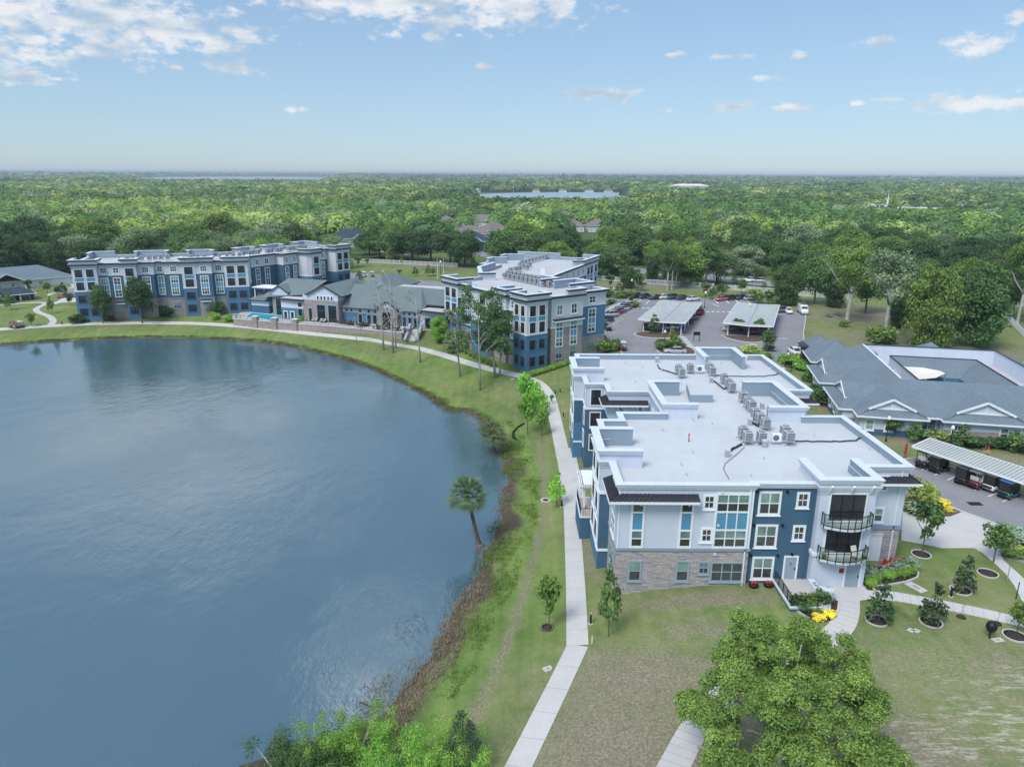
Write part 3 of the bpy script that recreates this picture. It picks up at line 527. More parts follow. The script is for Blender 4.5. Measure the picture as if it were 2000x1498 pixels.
# ------------------------------------------------------------------ building kit
def offs(pts, d, closed=True):
    """offset of an anticlockwise outline, d > 0 outward"""
    P = [Vector(p[:2]) for p in pts]; n = len(P); out = []
    for i in range(n):
        a = P[(i - 1) % n] if closed or i else None; b = P[(i + 1) % n] if closed or i < n - 1 else None; p = P[i]
        def nrm(u, v): q = (v - u).normalized(); return Vector((q.y, -q.x))
        if a is None: out.append(p + nrm(p, b) * d); continue
        if b is None: out.append(p + nrm(a, p) * d); continue
        n1, n2 = nrm(a, p), nrm(p, b); m = (n1 + n2); m = m / max(.3, m.length_squared / 2 if m.length_squared else .3)
        out.append(p + m * d)
    return [(v.x, v.y) for v in out]
def ribbon(mb, pts, do, di, z0, z1, mo, mi=None, mt=None, closed=True, under=True):
    """a wall strip following a line: outer face at offset do, inner face at offset di"""
    O, I = offs(pts, do, closed), offs(pts, di, closed); n = len(pts); mi = mi or mo; mt = mt or mo
    for i in range(n if closed else n - 1):
        j = (i + 1) % n
        mb.poly([(*O[i], z0), (*O[j], z0), (*O[j], z1), (*O[i], z1)], mo); mb.poly([(*I[j], z0), (*I[i], z0), (*I[i], z1), (*I[j], z1)], mi)
        mb.poly([(*O[i], z1), (*O[j], z1), (*I[j], z1), (*I[i], z1)], mt)
        if under: mb.poly([(*O[j], z0), (*O[i], z0), (*I[i], z0), (*I[j], z0)], mo)
    if not closed:
        for i, s in ((0, 1), (n - 1, 0)):
            q = [(*O[i], z0), (*I[i], z0), (*I[i], z1), (*O[i], z1)]; mb.poly(q if not s else q[::-1], mi)
class Fac:
    """a straight facade: p to q anticlockwise round the building, s metres along it"""
    def __init__(s, p, q): s.p = Vector(p[:2]); s.q = Vector(q[:2]); s.L = (s.q - s.p).length; s.u = (s.q - s.p) / s.L; s.n = Vector((s.u.y, -s.u.x)); s.ang = math.atan2(s.u.y, s.u.x)
    def at(s, x, out=0.0): v = s.p + s.u * x + s.n * out; return (v.x, v.y)
    def hit(s, px, py):
        d = ray(px, py); n = s.n; t = (s.p.x * n.x + s.p.y * n.y) / (d[0] * n.x + d[1] * n.y); w = Vector((d[0] * t, d[1] * t)) - s.p
        return w.dot(s.u), d[2] * t + CAM_H
    def box(s, mb, x0, x1, z0, z1, d0, d1, m):
        a, b, c, d = s.at(x0, d1), s.at(x1, d1), s.at(x1, d0), s.at(x0, d0)
        mb.hexa([(*a, z0), (*b, z0), (*c, z0), (*d, z0), (*a, z1), (*b, z1), (*c, z1), (*d, z1)], m)
_WC = {}; RW = random.Random(8)
def _frame(mb, x0, x1, z0, z1, w, t, dep):
    mb.box(x0, -dep, z0, x0 + w, .02, z1, t); mb.box(x1 - w, -dep, z0, x1, .02, z1, t); mb.box(x0 + w, -dep, z1 - w, x1 - w, .02, z1, t); mb.box(x0 + w, -dep, z0, x1 - w, .02, z0 + w, t)
def win_mesh(style, w, h, cols, trim, sill=True, panel_h=0.0, blind=True):
    """meshes of a window in its own space (x along the wall, -y outward, z up from the bottom): frame, pane, panel"""
    k = (style, round(w, 2), round(h, 2), cols, trim, panel_h, blind)
    if k in _WC: return _WC[k]
    f, p, q = MB(), MB(), MB(); T = M[trim]; tw = .2 if trim == 'trim' else .17; x0, x1 = -w / 2, w / 2
    def sash(z0, z1):
        cw = (x1 - x0 - 2 * tw) / cols
        for c in range(cols):
            a, b = x0 + tw + c * cw, x0 + tw + (c + 1) * cw
            if c: f.box(a - .045, -.055, z0, a + .045, .02, z1, T)
            if style == 'cross': f.box((a + b) / 2 - .025, -.05, z0, (a + b) / 2 + .025, .02, z1, T)
        zm = (z0 + z1) / 2; f.box(x0 + tw, -.05, zm - .04, x1 - tw, .02, zm + .04, T)
        b_ = len(p.v); p.v += [(x, -.015, z) for z in (z0, zm, z1) for x in (x0 + tw, x1 - tw)]; p.f += [(b_, b_ + 1, b_ + 3, b_ + 2), (b_ + 2, b_ + 3, b_ + 5, b_ + 4)]; p.fm += [p.mi(M['glass']), p.mi(M['blind'] if blind else M['glass'])]; _ = [p.fm.__setitem__(-2, p.mi(M['blind']))] if blind == 'full' else 0
    if style == 'porch':
        _frame(f, x0, x1, 0, h, .12, T, .10); cw = (w - .24) / cols
        for c in range(1, cols): f.box(x0 + .12 + c * cw - .03, -.05, .12, x0 + .12 + c * cw + .03, .02, h - .12, M['black'])
        f.box(x0 + .12, -.05, .95, x1 - .12, .02, 1.01, M['black'])
        p.poly([(x0 + .12, -.015, .12), (x1 - .12, -.015, .12), (x1 - .12, -.015, h - .12), (x0 + .12, -.015, h - .12)], M['screen'])
        for i in range(int((w - .24) / .14)): f.box(x0 + .12 + i * .14 + .06, -.04, .12, x0 + .12 + i * .14 + .08, -.02, .95, M['black'])
    elif style == 'stack':
        hw = (h - panel_h) / 2; _frame(f, x0, x1, 0, h, tw, T, .08); f.box(x0 + tw, -.075, hw - .08, x1 - tw, .02, hw + .08, T); f.box(x0 + tw, -.075, h - hw - .08, x1 - tw, .02, h - hw + .08, T)
        sash(tw, hw - .08); sash(h - hw + .08, h - tw); q.box(x0 + tw, -.03, hw + .08, x1 - tw, .02, h - hw - .08, M['panel']); cw = (x1 - x0 - 2 * tw) / cols
        for c in range(1, cols): a = x0 + tw + c * cw; f.box(a - .05, -.055, hw + .08, a + .05, .02, h - hw - .08, T)
    else:
        _frame(f, x0, x1, 0, h, tw, T, .07); sash(tw, h - tw)
        if sill: f.box(x0 - .08, -.12, -.09, x1 + .08, .02, -.002, T)
    r = (f.mesh('window_frame'), p.mesh('window_pane'), q.mesh('window_panel') if q.f else None); _WC[k] = r; return r
def window(parent, fac, x, z, w, h, style='sash', cols=2, trim='trim', panel_h=0.0, blind=True, name=None, out=0.0):
    if blind is True and style != 'porch': blind = RW.choice((True, True, True, True, 'full', False))
    fr, pn, pl = win_mesh(style, w, h, cols, trim, True, panel_h, blind); a = fac.at(x, out); L = parent.location
    o = meshobj(name or ('porch_screen' if style == 'porch' else 'window'), fr, parent, (a[0] - L.x, a[1] - L.y, z - L.z), fac.ang)
    meshobj('pane', pn, o)
    if pl: meshobj('spandrel_panel', pl, o)
    return o
def walls(mb, poly, ztop, zbot, bands, default):
    """bands: {edge index: [(top z, material), ...]} from the ground up"""
    n = len(poly)
    for i in range(n):
        p, q = poly[i], poly[(i + 1) % n]; z = zbot
        for zt, m in bands.get(i, default):
            zt = min(zt, ztop)
            if zt > z: mb.poly([(*p, z), (*q, z), (*q, zt), (*p, zt)], M[m]); z = zt
def flat_roof(o, poly, zdeck, zpar, mat, cop_out=.32, par_in=-.32, fascia='coping', fh=.42, roofmat=None, drains=()):
    mb = MB(); mb.poly([(x, y, zdeck) for x, y in poly], roofmat); r = mb.build('roof', o, True)
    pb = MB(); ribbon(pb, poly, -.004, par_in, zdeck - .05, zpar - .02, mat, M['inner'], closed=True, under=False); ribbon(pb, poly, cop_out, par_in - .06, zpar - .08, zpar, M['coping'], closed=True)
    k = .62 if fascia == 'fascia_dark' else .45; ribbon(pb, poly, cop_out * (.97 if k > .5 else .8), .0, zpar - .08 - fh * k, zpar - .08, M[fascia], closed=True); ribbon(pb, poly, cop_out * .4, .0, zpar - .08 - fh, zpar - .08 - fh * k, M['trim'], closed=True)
    pb.build('parapet', r, True); return r
def raised(o, roof, pts, z0, z1, out=.40, wallout=.06, closed=False, fascia='coping', fh=.42, mat=None):
    """a raised stretch of parapet (a stub tower) along an open line"""
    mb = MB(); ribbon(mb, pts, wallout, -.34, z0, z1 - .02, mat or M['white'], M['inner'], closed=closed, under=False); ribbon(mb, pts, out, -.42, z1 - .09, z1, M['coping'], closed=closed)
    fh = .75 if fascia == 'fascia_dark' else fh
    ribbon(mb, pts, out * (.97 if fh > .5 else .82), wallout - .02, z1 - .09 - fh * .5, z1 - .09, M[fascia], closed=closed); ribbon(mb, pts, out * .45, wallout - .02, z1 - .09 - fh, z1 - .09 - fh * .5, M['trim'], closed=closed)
    return mb.build('raised_parapet', roof, True)
def awning(o, pts, z, depth=.95, drop=.38, brackets=True, name='metal_awning'):
    """standing-seam awning following an open line of wall, with a white edge and brackets"""
    mb = MB(); A, B = offs(pts, 0, False), offs(pts, depth, False); n = len(pts)
    for i in range(n - 1):
        a, b, e, f = A[i], A[i + 1], B[i + 1], B[i]; mb.poly([(*f, z), (*e, z), (*b, z + drop), (*a, z + drop)], M['metalroof']); mb.poly([(*a, z - .02), (*b, z - .02), (*e, z - .02), (*f, z - .02)], M['trim'])
        L = (Vector(e) - Vector(f)).length; k = max(2, int(L / .42))
        for j in range(k + 1):
            t = j / k; p = Vector(a).lerp(Vector(b), t); q = Vector(f).lerp(Vector(e), t); mb.bar((p.x, p.y, z + drop + .02), (q.x, q.y, z + .02), .05, .06, M['metalroof'])
        mb.bar((f[0], f[1], z - .10), (e[0], e[1], z - .10), .06, .22, M['trim'])
        if brackets:
            kb = max(2, int(L / 1.9))
            for j in range(kb + 1):
                t = (j + .5) / (kb + 1); p = Vector(a).lerp(Vector(b), t); q = Vector(f).lerp(Vector(e), t); w = p.lerp(q, .75)
                mb.bar((p.x, p.y, z - .75), (w.x, w.y, z - .14), .13, .16, M['trim'])
    for e in (0, n - 1):
        a, f = A[e], B[e]; mb.poly([(*a, z - .2), (*f, z - .2), (*f, z), (*a, z + drop)], M['trim'])
    return mb.build(name, o, True)
t = NT('balustrade_glass'); tr = t.n('ShaderNodeBsdfTransparent', {'Color': (.80, .90, .92, 1)}); gls = t.n('ShaderNodeBsdfGlossy', {'Roughness': .05, 'Color': (.8, .9, .95, 1)}); ms = t.n('ShaderNodeMixShader', {0: .22}); t.t.links.new(tr.outputs[0], ms.inputs[1]); t.t.links.new(gls.outputs[0], ms.inputs[2]); t.t.links.new(ms.outputs[0], t.t.nodes['Material Output'].inputs[0]); M['balustrade'] = t.m
t = NT('white_roof_membrane'); p = t.pos(); n = t.noise(.22, 6, p, .6); n2 = t.noise(2.5, 5, p, .7); n3 = t.noise(.9, 3, p)
sp = t.n('ShaderNodeSeparateXYZ', {0: p}); seam = t.math('LESS_THAN', t.math('FRACT', t.math('DIVIDE', sp.outputs[1], 1.9)), .03); spot = t.math('GREATER_THAN', t.noise(6.5, 2, p), .735)
f = t.math('ADD', t.math('MULTIPLY', n, .5), t.math('ADD', t.math('MULTIPLY', n2, .3), t.math('MULTIPLY', n3, .2)))
c = t.ramp(f, (.3, (.44, .47, .51)), (.5, (.505, .535, .575)), (.7, (.55, .585, .625))); pond = t.math('MULTIPLY', t.math('SUBTRACT', t.noise(.16, 4, p, .6, .8), .56), 5.0, True); c = t.mix(t.math('MULTIPLY', pond, .22), c, (.33, .35, .38)); drip = t.noise(1.0, 5, t.n('ShaderNodeMapping', {'Vector': p, 'Scale': (.25, 3.0, 1)}).outputs[0], .7); c = t.mix(t.math('MULTIPLY', t.math('MULTIPLY', t.math('SUBTRACT', drip, .58), 4.0, True), .2), c, (.34, .36, .38)); c = t.mix(t.math('MULTIPLY', seam, .25), c, (.36, .39, .43)); c = t.mix(t.math('MULTIPLY', spot, .35), c, (.30, .32, .34)); t.col(c); t.spec(.7, .3); M['membrane'] = t.m
# ------------------------------------------------------------------ front building: three storeys, white roof
ZD, ZP, ZR = 9.45, 10.2, 11.3
PA = [(9.4,58.9),(21.25,58.9),(21.25,59.3),(26.9,59.3),(26.9,58.6),(31.75,58.6),(31.75,63.3),(37.0,63.3),(37.0,77.8),(32.7,77.8),(32.7,88.1),(37.4,88.1),(37.4,106.6),(9.6,106.6),(9.6,100.0),(8.4,100.0),(8.4,94.3),(9.6,94.3),(9.6,90.5),(12.1,90.5),(12.1,87.2),(17.2,87.2),(17.2,78.7),(12.1,78.7),(12.1,76.1),(9.6,76.1),(9.6,70.4),(8.4,70.4),(8.4,64.2),(9.4,64.2)]
bA = thing('apartment_building', 'three storey pale blue and navy apartment block with white flat roof and ledge stone base', 'building', (9.4, 58.9, 0))
mb = MB(); TOP = ZP - .05
stone = [(3.72,'stone'),(TOP,'white')]
walls(mb, PA, TOP, -3.0, {0: stone, 1: [(TOP,'white')], 2: [(TOP,'navy')], 3: [(TOP,'white')], 4: [(TOP,'white')], 5: [(TOP,'white')], 6: [(3.72,'stone'),(TOP,'white')], 7: [(3.72,'stone'),(TOP,'white')], 29: stone,
     28: [(.6,'navy'),(3.6,'navy'),(6.9,'navy'),(TOP,'white')], 27: [(1.0,'midblue'),(6.8,'white'),(TOP,'white')], 26: [(6.8,'navy'),(TOP,'white')], 14: [(6.8,'navy'),(TOP,'white')], 15: [(3.6,'midblue'),(TOP,'white')], 16: [(3.6,'midblue'),(6.8,'navy'),(TOP,'white')],
     17: [(6.7,'navy'),(TOP,'white')], 18: [(6.7,'navy'),(TOP,'white')], 19: [(6.7,'navy'),(TOP,'white')], 24: [(6.7,'navy'),(TOP,'white')], 25: [(6.7,'navy'),(TOP,'white')]}, [(TOP,'white')])
mb.build('wall', bA, True)
roofA = flat_roof(bA, PA, ZD, ZP, M['white'], roofmat=M['membrane'])
for pts in ([(12.3,100.0),(8.4,100.0),(8.4,94.3),(12.3,94.3)], [(20.9,88.1),(17.2,88.1),(17.2,78.7),(21.0,78.7)], [(12.3,70.4),(8.4,70.4),(8.4,64.2),(12.3,64.2)], [(28.6,77.8),(32.7,77.8),(32.7,88.1),(28.8,88.1)], [(27.6,100.2),(27.6,106.6)][::-1] if 0 else [(33.0,100.8),(33.0,106.6),(27.5,106.6),(27.5,100.8)]): raised(bA, roofA, pts, ZD, ZR)
raised(bA, roofA, [(26.9,63.4),(26.9,58.6),(31.75,58.6),(31.75,63.4)], ZD, 10.9)
mb = MB(); mb.prism([(21.6,85.0),(24.4,85.0),(24.0,88.4),(22.4,90.4)], ZD, ZD + .95, M['inner'], M['membrane']); mb.build('roof_hatch', roofA, True)
def band(o, f, a, b, z0, z1, d, m, name='trim_band'):
    k = MB(); f.box(k, a, b, z0, z1, 0, d, M[m]); return k.build(name, o, True)
# ground floor band, corner boards, tower band
F0, F2, F4, F6 = Fac(PA[0], PA[1]), Fac(PA[2], PA[3]), Fac(PA[4], PA[5]), Fac(PA[6], PA[7]); F29 = Fac(PA[29], PA[0]); F28 = Fac(PA[28], PA[29]); F27 = Fac(PA[27], PA[28])
for f, a, b, z, h, m in ((F0, -.12, F0.L + .12, 3.72, .26, 'band'), (F29, .06, F29.L - .002, 3.72, .26, 'band'), (F6, .0, F6.L + .1, 3.72, .42, 'band'), (F4, -.10, F4.L + .1, 3.45, .34, 'trim'), (F28, 0, F28.L, 6.78, .26, 'trim'), (F28, 0, F28.L, .75, .24, 'trim'), (F27, .0, F27.L + .06, 6.8, .24, 'trim'), (F27, 0, F27.L + .06, .75, .24, 'trim')): band(bA, f, a, b, z, z + h, .10, m)
f3 = Fac(PA[3], PA[4]); band(bA, f3, 0, f3.L, 3.45, 3.79, .10, 'trim')
for e, z in ((14, 6.75), (15, 6.75), (16, 6.75), (17, 6.7), (18, 6.7), (19, 6.7), (24, 6.7), (25, 6.7), (16, .75), (26, 6.75), (15, 3.5)): f = Fac(PA[e], PA[(e + 1) % 30]); band(bA, f, .0, f.L, z, z + .22, .09, 'trim')
band(bA, F0, F0.L - .14, F0.L - .003, 3.98, 9.6, .06, 'trim', 'corner_board'); band(bA, F0, .003, .14, 3.98, 9.6, .06, 'trim', 'corner_board')
# front, white part (positions in metres from the left corner)
for x in (1.75, 6.05):
    window(bA, F0, x, 3.99, 1.25, 5.20, 'stack', 1, 'trim', 1.75); window(bA, F0, x, .62, 1.25, 2.12, 'sash', 1, 'greytrim')
window(bA, F0, 10.15 - .1, 3.99, 3.1, 5.35, 'stack', 3, 'trim', 1.75); window(bA, F0, 10.05, .60, 3.0, 2.05, 'sash', 3, 'greytrim')
for z in (7.75, 4.55): window(bA, F0, 7.95, z, 1.1, 1.45, 'cross', 1, 'trim', blind=False)
window(bA, F0, 7.95, 1.35, 1.05, 1.35, 'cross', 1, 'greytrim')
for z in (7.05, 3.85, .65): window(bA, F2, 1.55, z, 2.0, 2.3, 'sash', 2)
for z in (7.75, 4.55): window(bA, F2, 4.45, z, 1.15, 1.55, 'cross', 1, blind=False)
for z in (7.6, 4.4): window(bA, F6, 3.0, z, 1.05, 1.6, 'sash', 1)
# tower: screened balconies with glass balustrades, service door
for z in (3.85, 7.05):
    o = window(bA, F4, 2.45, z - .25, 3.3, 2.75, 'porch', 3); mb = MB(); k = 7
    arc = [(F4.at(.35 + 4.2 * i / k, 0.55 + .75 * math.sin(math.pi * i / k))) for i in range(k + 1)]; base = [F4.at(.35, 0)] + arc + [F4.at(4.55, 0)]
    mb.prism([(*p,) for p in base], z - .62, z - .38, M['white'], M['deck'], True); bal = mb.build('balcony', bA, True); rl, gl = MB(), MB(); pts = [F4.at(.35, .06)] + arc + [F4.at(4.55, .06)]
    for a, b in zip(pts[:-1], pts[1:]):
        rl.bar((*a, z + .72), (*b, z + .72), .06, .06, M['black']); rl.bar((*a, z - .32), (*b, z - .32), .05, .05, M['black']); gl.poly([(*a, z - .28), (*b, z - .28), (*b, z + .68), (*a, z + .68)], M['balustrade'])
    for a in pts: rl.bar((*a, z - .62), (*a, z + .75), .06, .06, M['black'])
    rl.build('railing', bal, True); gl.build('balustrade_glass', bal, True)
def door(fac, x, z, w, h, parent, mat='door', label=None):
    mb = MB(); fac.box(mb, x - w / 2, x + w / 2, z, z + h, -.02, .03, M[mat]); d = mb.build('door', parent, True); mb = MB(); t = .16
    for a, b, c, e in ((x - w / 2 - t, x - w / 2, z, z + h), (x + w / 2, x + w / 2 + t, z, z + h), (x - w / 2 - t, x + w / 2 + t, z + h, z + h + t)): fac.box(mb, a, b, c, e, -.02, .08, M['trim'])
    mb.build('door_frame', d, True); mb = MB(); fac.box(mb, x + w / 2 - .14, x + w / 2 - .05, z + .95, z + 1.12, .03, .09, M['black']); mb.build('handle', d, True)
    if label: d['label'] = label
    return d
door(F2, 4.05, .75, 1.0, 2.15, bA); d = door(F4, 3.75, .38, 1.25, 2.3, bA)
def text_on(fac, x, z, s, size, mat, parent, out=.09, name='sign_lettering'):
    cu = bpy.data.curves.new(name, 'FONT'); cu.body = s; cu.size = size; cu.align_x = 'CENTER'; cu.extrude = .004; me_o = bpy.data.objects.new(name, cu); C.objects.link(me_o); dg = bpy.context.evaluated_depsgraph_get()
    me = bpy.data.meshes.new_from_object(me_o.evaluated_get(dg)); bpy.data.objects.remove(me_o); me.materials.clear(); me.materials.append(M[mat]); a = fac.at(x, out); o = bpy.data.objects.new(name, me); C.objects.link(o); L = parent.location
    o.parent = parent; o.location = (a[0] - L.x, a[1] - L.y, z - L.z); o.rotation_euler = (rad(90), 0, fac.ang); return o
text_on(F2, 4.05, 2.1, '3', .4, 'black', bA, .04, 'door_number')
mb = MB(); F4.box(mb, 2.55, 2.95, 1.75, 2.2, 0, .03, M['red']); mb.build('red_sign', bA, True)
mb = MB(); F6.box(mb, .25, 3.45, .35, 3.0, 0, .05, M['trim']); F6.box(mb, .0, 3.75, 3.0, 3.3, 0, .1, M['coping']); F6.box(mb, 3.45, 3.7, .35, 3.0, 0, .08, M['trim']); F6.box(mb, 1.82, 1.86, .4, 2.95, .05, .06, M['band']); mb.build('service_shutter', bA, True)
awning(bA, [F29.at(1.2), F0.at(0), F0.at(6.9)], 8.85); awning(bA, [F6.at(.4), F6.at(F6.L), (37.0, 66.5)], 8.75)
awning(bA, [(12.1, 89.6), (12.1, 87.2), (16.9, 87.2)], 8.6); awning(bA, [(33.0, 88.1), (37.4, 88.1), (37.4, 90.2)], 8.7)
# brackets below the tower cornice, wall lamps
for x in (.7, 2.6, 4.3): mb = MB(); a, b = F4.at(x, .02), F4.at(x, .5); mb.bar((*a, 9.55), (*b, 10.35), .16, .2, M['trim']); mb.build('cornice_bracket', bA, True)
for f, x, z in ((F0, 9.0, 9.3), (F0, 8.9, 6.15), (F0, 8.85, 3.3), (F2, .35, 9.25), (F2, 3.0, 9.25), (F2, .35, 6.0), (F2, 2.9, 6.0), (F2, .35, 3.0), (F2, 2.8, 3.0), (F2, 4.05, 3.15)):
    mb = MB(); f.box(mb, x - .09, x + .09, z, z + .2, 0, .16, M['coping'] if f is F0 else M['black']); mb.build('wall_lamp', bA, True)
for f, x, z0 in ((F0, F0.L - .35, .1), (F2, 5.3, .4), (F6, 4.6, .3)): mb = MB(); f.box(mb, x - .05, x + .05, z0, 9.7, 0, .1, M['trim'] if f is not F2 else M['navy']); mb.build('downpipe', bA, True)
# lake side
for z in (.9, 4.0, 7.2): window(bA, F29, 2.7, z, 2.2, 2.1 if z > 3 else 1.9, 'sash', 2, 'trim' if z > 3 else 'greytrim')
for e in (27, 15):
    f = Fac(PA[e], PA[e + 1])
    for x in (1.6, 4.4):
        for z in (1.2, 4.2, 7.35): window(bA, f, x, z, 2.1, 2.3, 'porch', 2)
for e, xs_ in ((18, (1.25,)), (17, (1.9,)), (24, (1.25,)), (25, (1.6, 4.1))):
    f = Fac(PA[e], PA[e + 1])
    for x in xs_:
        for z in (1.0, 4.1, 7.2): window(bA, f, x, z, 1.5, 2.3, 'porch', 2)
f = Fac(PA[20], PA[21])
for x in (1.6, 4.0): window(bA, f, x, 7.0, .9, 1.3, 'sash', 1)
f = Fac(PA[21], PA[22])
for x in (2.4, 6.0): window(bA, f, x, 7.0, 1.3, 1.6, 'sash', 2)
for x in (2.2, 7.2, 11.6):
    for z in (1.0, 4.1, 7.2): window(bA, Fac(PA[7], PA[8]), x, z, 1.6, 1.7, 'sash', 2)
for x in (3.0, 8.5, 14.5):
    for z in (1.0, 4.1, 7.2): window(bA, Fac(PA[11], PA[12]), x, z, 1.6, 1.7, 'sash', 2)
# terrace with pergola on the lake side, front porch with steps
mb = MB(); mb.prism([(7.3,70.9),(9.58,70.9),(9.58,76.0),(7.3,76.0)], -3, .95, M['navy'], M['deck']); ribbon(mb, [(9.55,70.9),(7.3,70.9),(7.3,76.0),(9.55,76.0)][::-1], .05, -.3, .95, 1.05, M['coping'], closed=False); te = mb.build('terrace', bA, True)
mb = MB()
for i in range(27): x = 7.4 if i < 18 else 7.4 + (i - 17) * .22; y = 75.9 - i * .28 if i < 18 else 71.0; mb.bar((x, y, 1.05), (x, y, 2.0), .025, .025, M['black'])
mb.bar((7.4, 71.0, 2.0), (7.4, 75.9, 2.0), .06, .06, M['black']); mb.bar((7.4, 71.0, 2.0), (9.4, 71.0, 2.0), .06, .06, M['black']); mb.build('railing', te, True)
mb = MB()
for x in (7.9, 9.2):
    for y in (73.2, 76.6): mb.bar((x, y, .95), (x, y, 3.5), .22, .22, M['trim'])
for y in (73.0, 76.8): mb.bar((7.3, y, 3.55), (9.5, y, 3.55), .14, .26, M['trim'])
for i in range(9): mb.bar((7.4 + i * .25, 72.6, 3.75), (7.4 + i * .25, 77.2, 3.75), .08, .18, M['trim'])
mb.box(7.8, 72.9, 3.86, 9.4, 76.9, 3.90, M['trim']); mb.build('pergola', te, True)
mb = MB(); pz = .72; mb.prism([F2.at(2.55, 0), F2.at(2.55, 4.6), F2.at(4.9, 4.6), F2.at(5.6, 3.4), F2.at(5.6, 0)][::1], -1.5, pz, M['navy'], M['deck']); ribbon(mb, [F2.at(2.55, .05), F2.at(2.55, 4.6), F2.at(4.75, 4.6)], .08, -.22, pz - .12, pz + .06, M['coping'], closed=False)
for i in range(3): mb.prism([F2.at(4.9 + .35 * i, 4.6), F2.at(5.3 + .35 * i, 4.6), F2.at(5.95 + .35 * i, 3.2), F2.at(5.6 + .3 * i, 3.2)], -.5, pz - .02 - .14 * i, M['concrete'])
po = mb.build('entrance_porch', bA, True)
mb = MB(); pl = [F2.at(2.65, .3), F2.at(2.65, 4.5), F2.at(4.85, 4.5), F2.at(5.9, 3.9)]; zz = [pz, pz, pz, pz - .4]
for (a, za_), (b, zb_) in zip(list(zip(pl, zz))[:-1], list(zip(pl, zz))[1:]):
    n = max(3, int((Vector(b) - Vector(a)).length / .13)); mb.bar((*a, za_ + 1.0), (*b, zb_ + 1.0), .06, .05, M['black']); mb.bar((*a, za_ + .12), (*b, zb_ + .12), .04, .04, M['black'])
    for i in range(n + 1): v = Vector(a).lerp(Vector(b), i / n); z = za_ + (zb_ - za_) * i / n; mb.bar((v.x, v.y, z), (v.x, v.y, z + 1.0), .022 if i % 8 else .05, .022 if i % 8 else .05, M['black'])
mb.build('railing', po, True)
mb = MB(); mb.prism([F4.at(-.35, .35), F4.at(-.35, 1.9), F4.at(1.1, 2.5), F4.at(1.35, 2.1), F4.at(.2, 1.4), F4.at(.2, .35)], 0, 1.35, M['white'], M['coping']); mb.build('planter_wall', bA, True)
# ------------------------------------------------------------------ the two four-storey blocks
def bay(o, f, kind, g, w=None, x=None, nwin=1, cols=3):
    """windows of one facade stretch; kind: porch (screened loggias), flat (window column), plain"""
    L = f.L; x = L / 2 if x is None else x
    if kind == 'porch':
        n = nwin; pw = min(2.3, (L - .7) / n - .45) if n > 1 else min(2.3, L - .9)
        for i in range(n):
            cx = x + (i - (n - 1) / 2) * (pw + .55)
            for k, (a, b) in enumerate(((.5, 2.6), (3.75, 5.85), (6.95, 9.2), (10.15, 12.35))): window(o, f, cx, g + a, pw, b - a, 'porch', 2, 'trim' if k > 1 else 'navytrim')
            mb = MB(); f.box(mb, cx - pw / 2 + .05, cx + pw / 2 - .05, g + 9.25, g + 10.1, 0, .03, M['panel']); mb.build('spandrel_panel', o, True)
    elif kind == 'flat':
        ww = w or min(2.0, L - .6)
        window(o, f, x, g + 10.85, ww, 1.6, 'sash', cols, blind=False); window(o, f, x, g + 4.9, ww + .25, 5.0, 'stack', cols, 'trim', 1.35); window(o, f, x, g + 1.35, ww + .1, 1.75, 'sash', cols, 'greytrim')
M['navytrim'] = M['midblue']
def block(name, label, poly, g, spec, rz, rp, roofmat, zbot=-3.5, fascia='fascia_dark'):
    o = thing(name, label, 'building', (poly[0][0], poly[0][1], 0)); top = rp - .05; bands = {}
    for i, (k, *r) in spec.items():
        bands[i] = {'porch': [(g + 6.75, 'midblue'), (top, 'white2')], 'flat': [(g + 4.05, 'stone2'), (g + 10.45, 'navy'), (top, 'white2')], 'plain': [(g + 10.45, 'navy'), (top, 'white2')], 'brick': [(g + 7.3, 'stone2'), (top, 'white2')], 'navyend': [(g + 4.05, 'stone2'), (g + 10.45, 'midblue'), (top, 'white2')]}[k]
    mb = MB(); walls(mb, poly, top, zbot, bands, [(g + 10.45, 'navy'), (top, 'white2')]); mb.build('wall', o, True)
    n = len(poly)
    for i, (k, *r) in spec.items():
        f = Fac(poly[i], poly[(i + 1) % n])
        for z, h, m in {'porch': ((6.7, .2, 'trim'),), 'flat': ((10.4, .16, 'trim'), (4.0, .2, 'band')), 'plain': ((10.4, .16, 'trim'),), 'brick': ((7.25, .16, 'trim'),), 'navyend': ((10.4, .16, 'trim'), (4.0, .2, 'band'))}[k]: band(o, f, 0, f.L, g + z, g + z + h, .09, m)
        for q in r: bay(o, f, g=g, **q)
    roof = flat_roof(o, poly, rz, rp, M['white'], cop_out=.5, roofmat=roofmat, fascia=fascia, fh=.75); return o, roof
# middle block: two wings meeting in a corner that points at the lake, a third wing behind
uB, vB, OB = Vector((.815, .58)), Vector((-.58, .815)), Vector((2.7, 134.2))
B_ = lambda a, b: tuple(OB + uB * a + vB * b)
PB = [B_(0,0), B_(4.9,0), B_(4.9,1.5), B_(6.3,1.5), B_(6.3,.6), B_(14.2,.6), B_(14.2,1.6), B_(15.0,2.2), B_(21.6,2.2), B_(21.6,11.8), B_(19.0,11.8), B_(19.0,20.0), (9.6,169.5), (19.4,193.6), (23.5,203.3), (1.5,212.2), (-8.0,191.0), (-3.2,189.2), (-8.0,176.0), B_(10,31), B_(.4,31), B_(.4,25.3), B_(1.2,25.3), B_(1.2,20), B_(.4,20), B_(.4,13.6), B_(1.6,13.6), B_(1.6,11.2), B_(.4,11.2), B_(.4,7.4), B_(1.1,7.4), B_(1.1,4.4), B_(0,4.4)]
M['membrane2'] = pm('weathered_roof_membrane', (.47, .48, .50), .75, .14, .35)
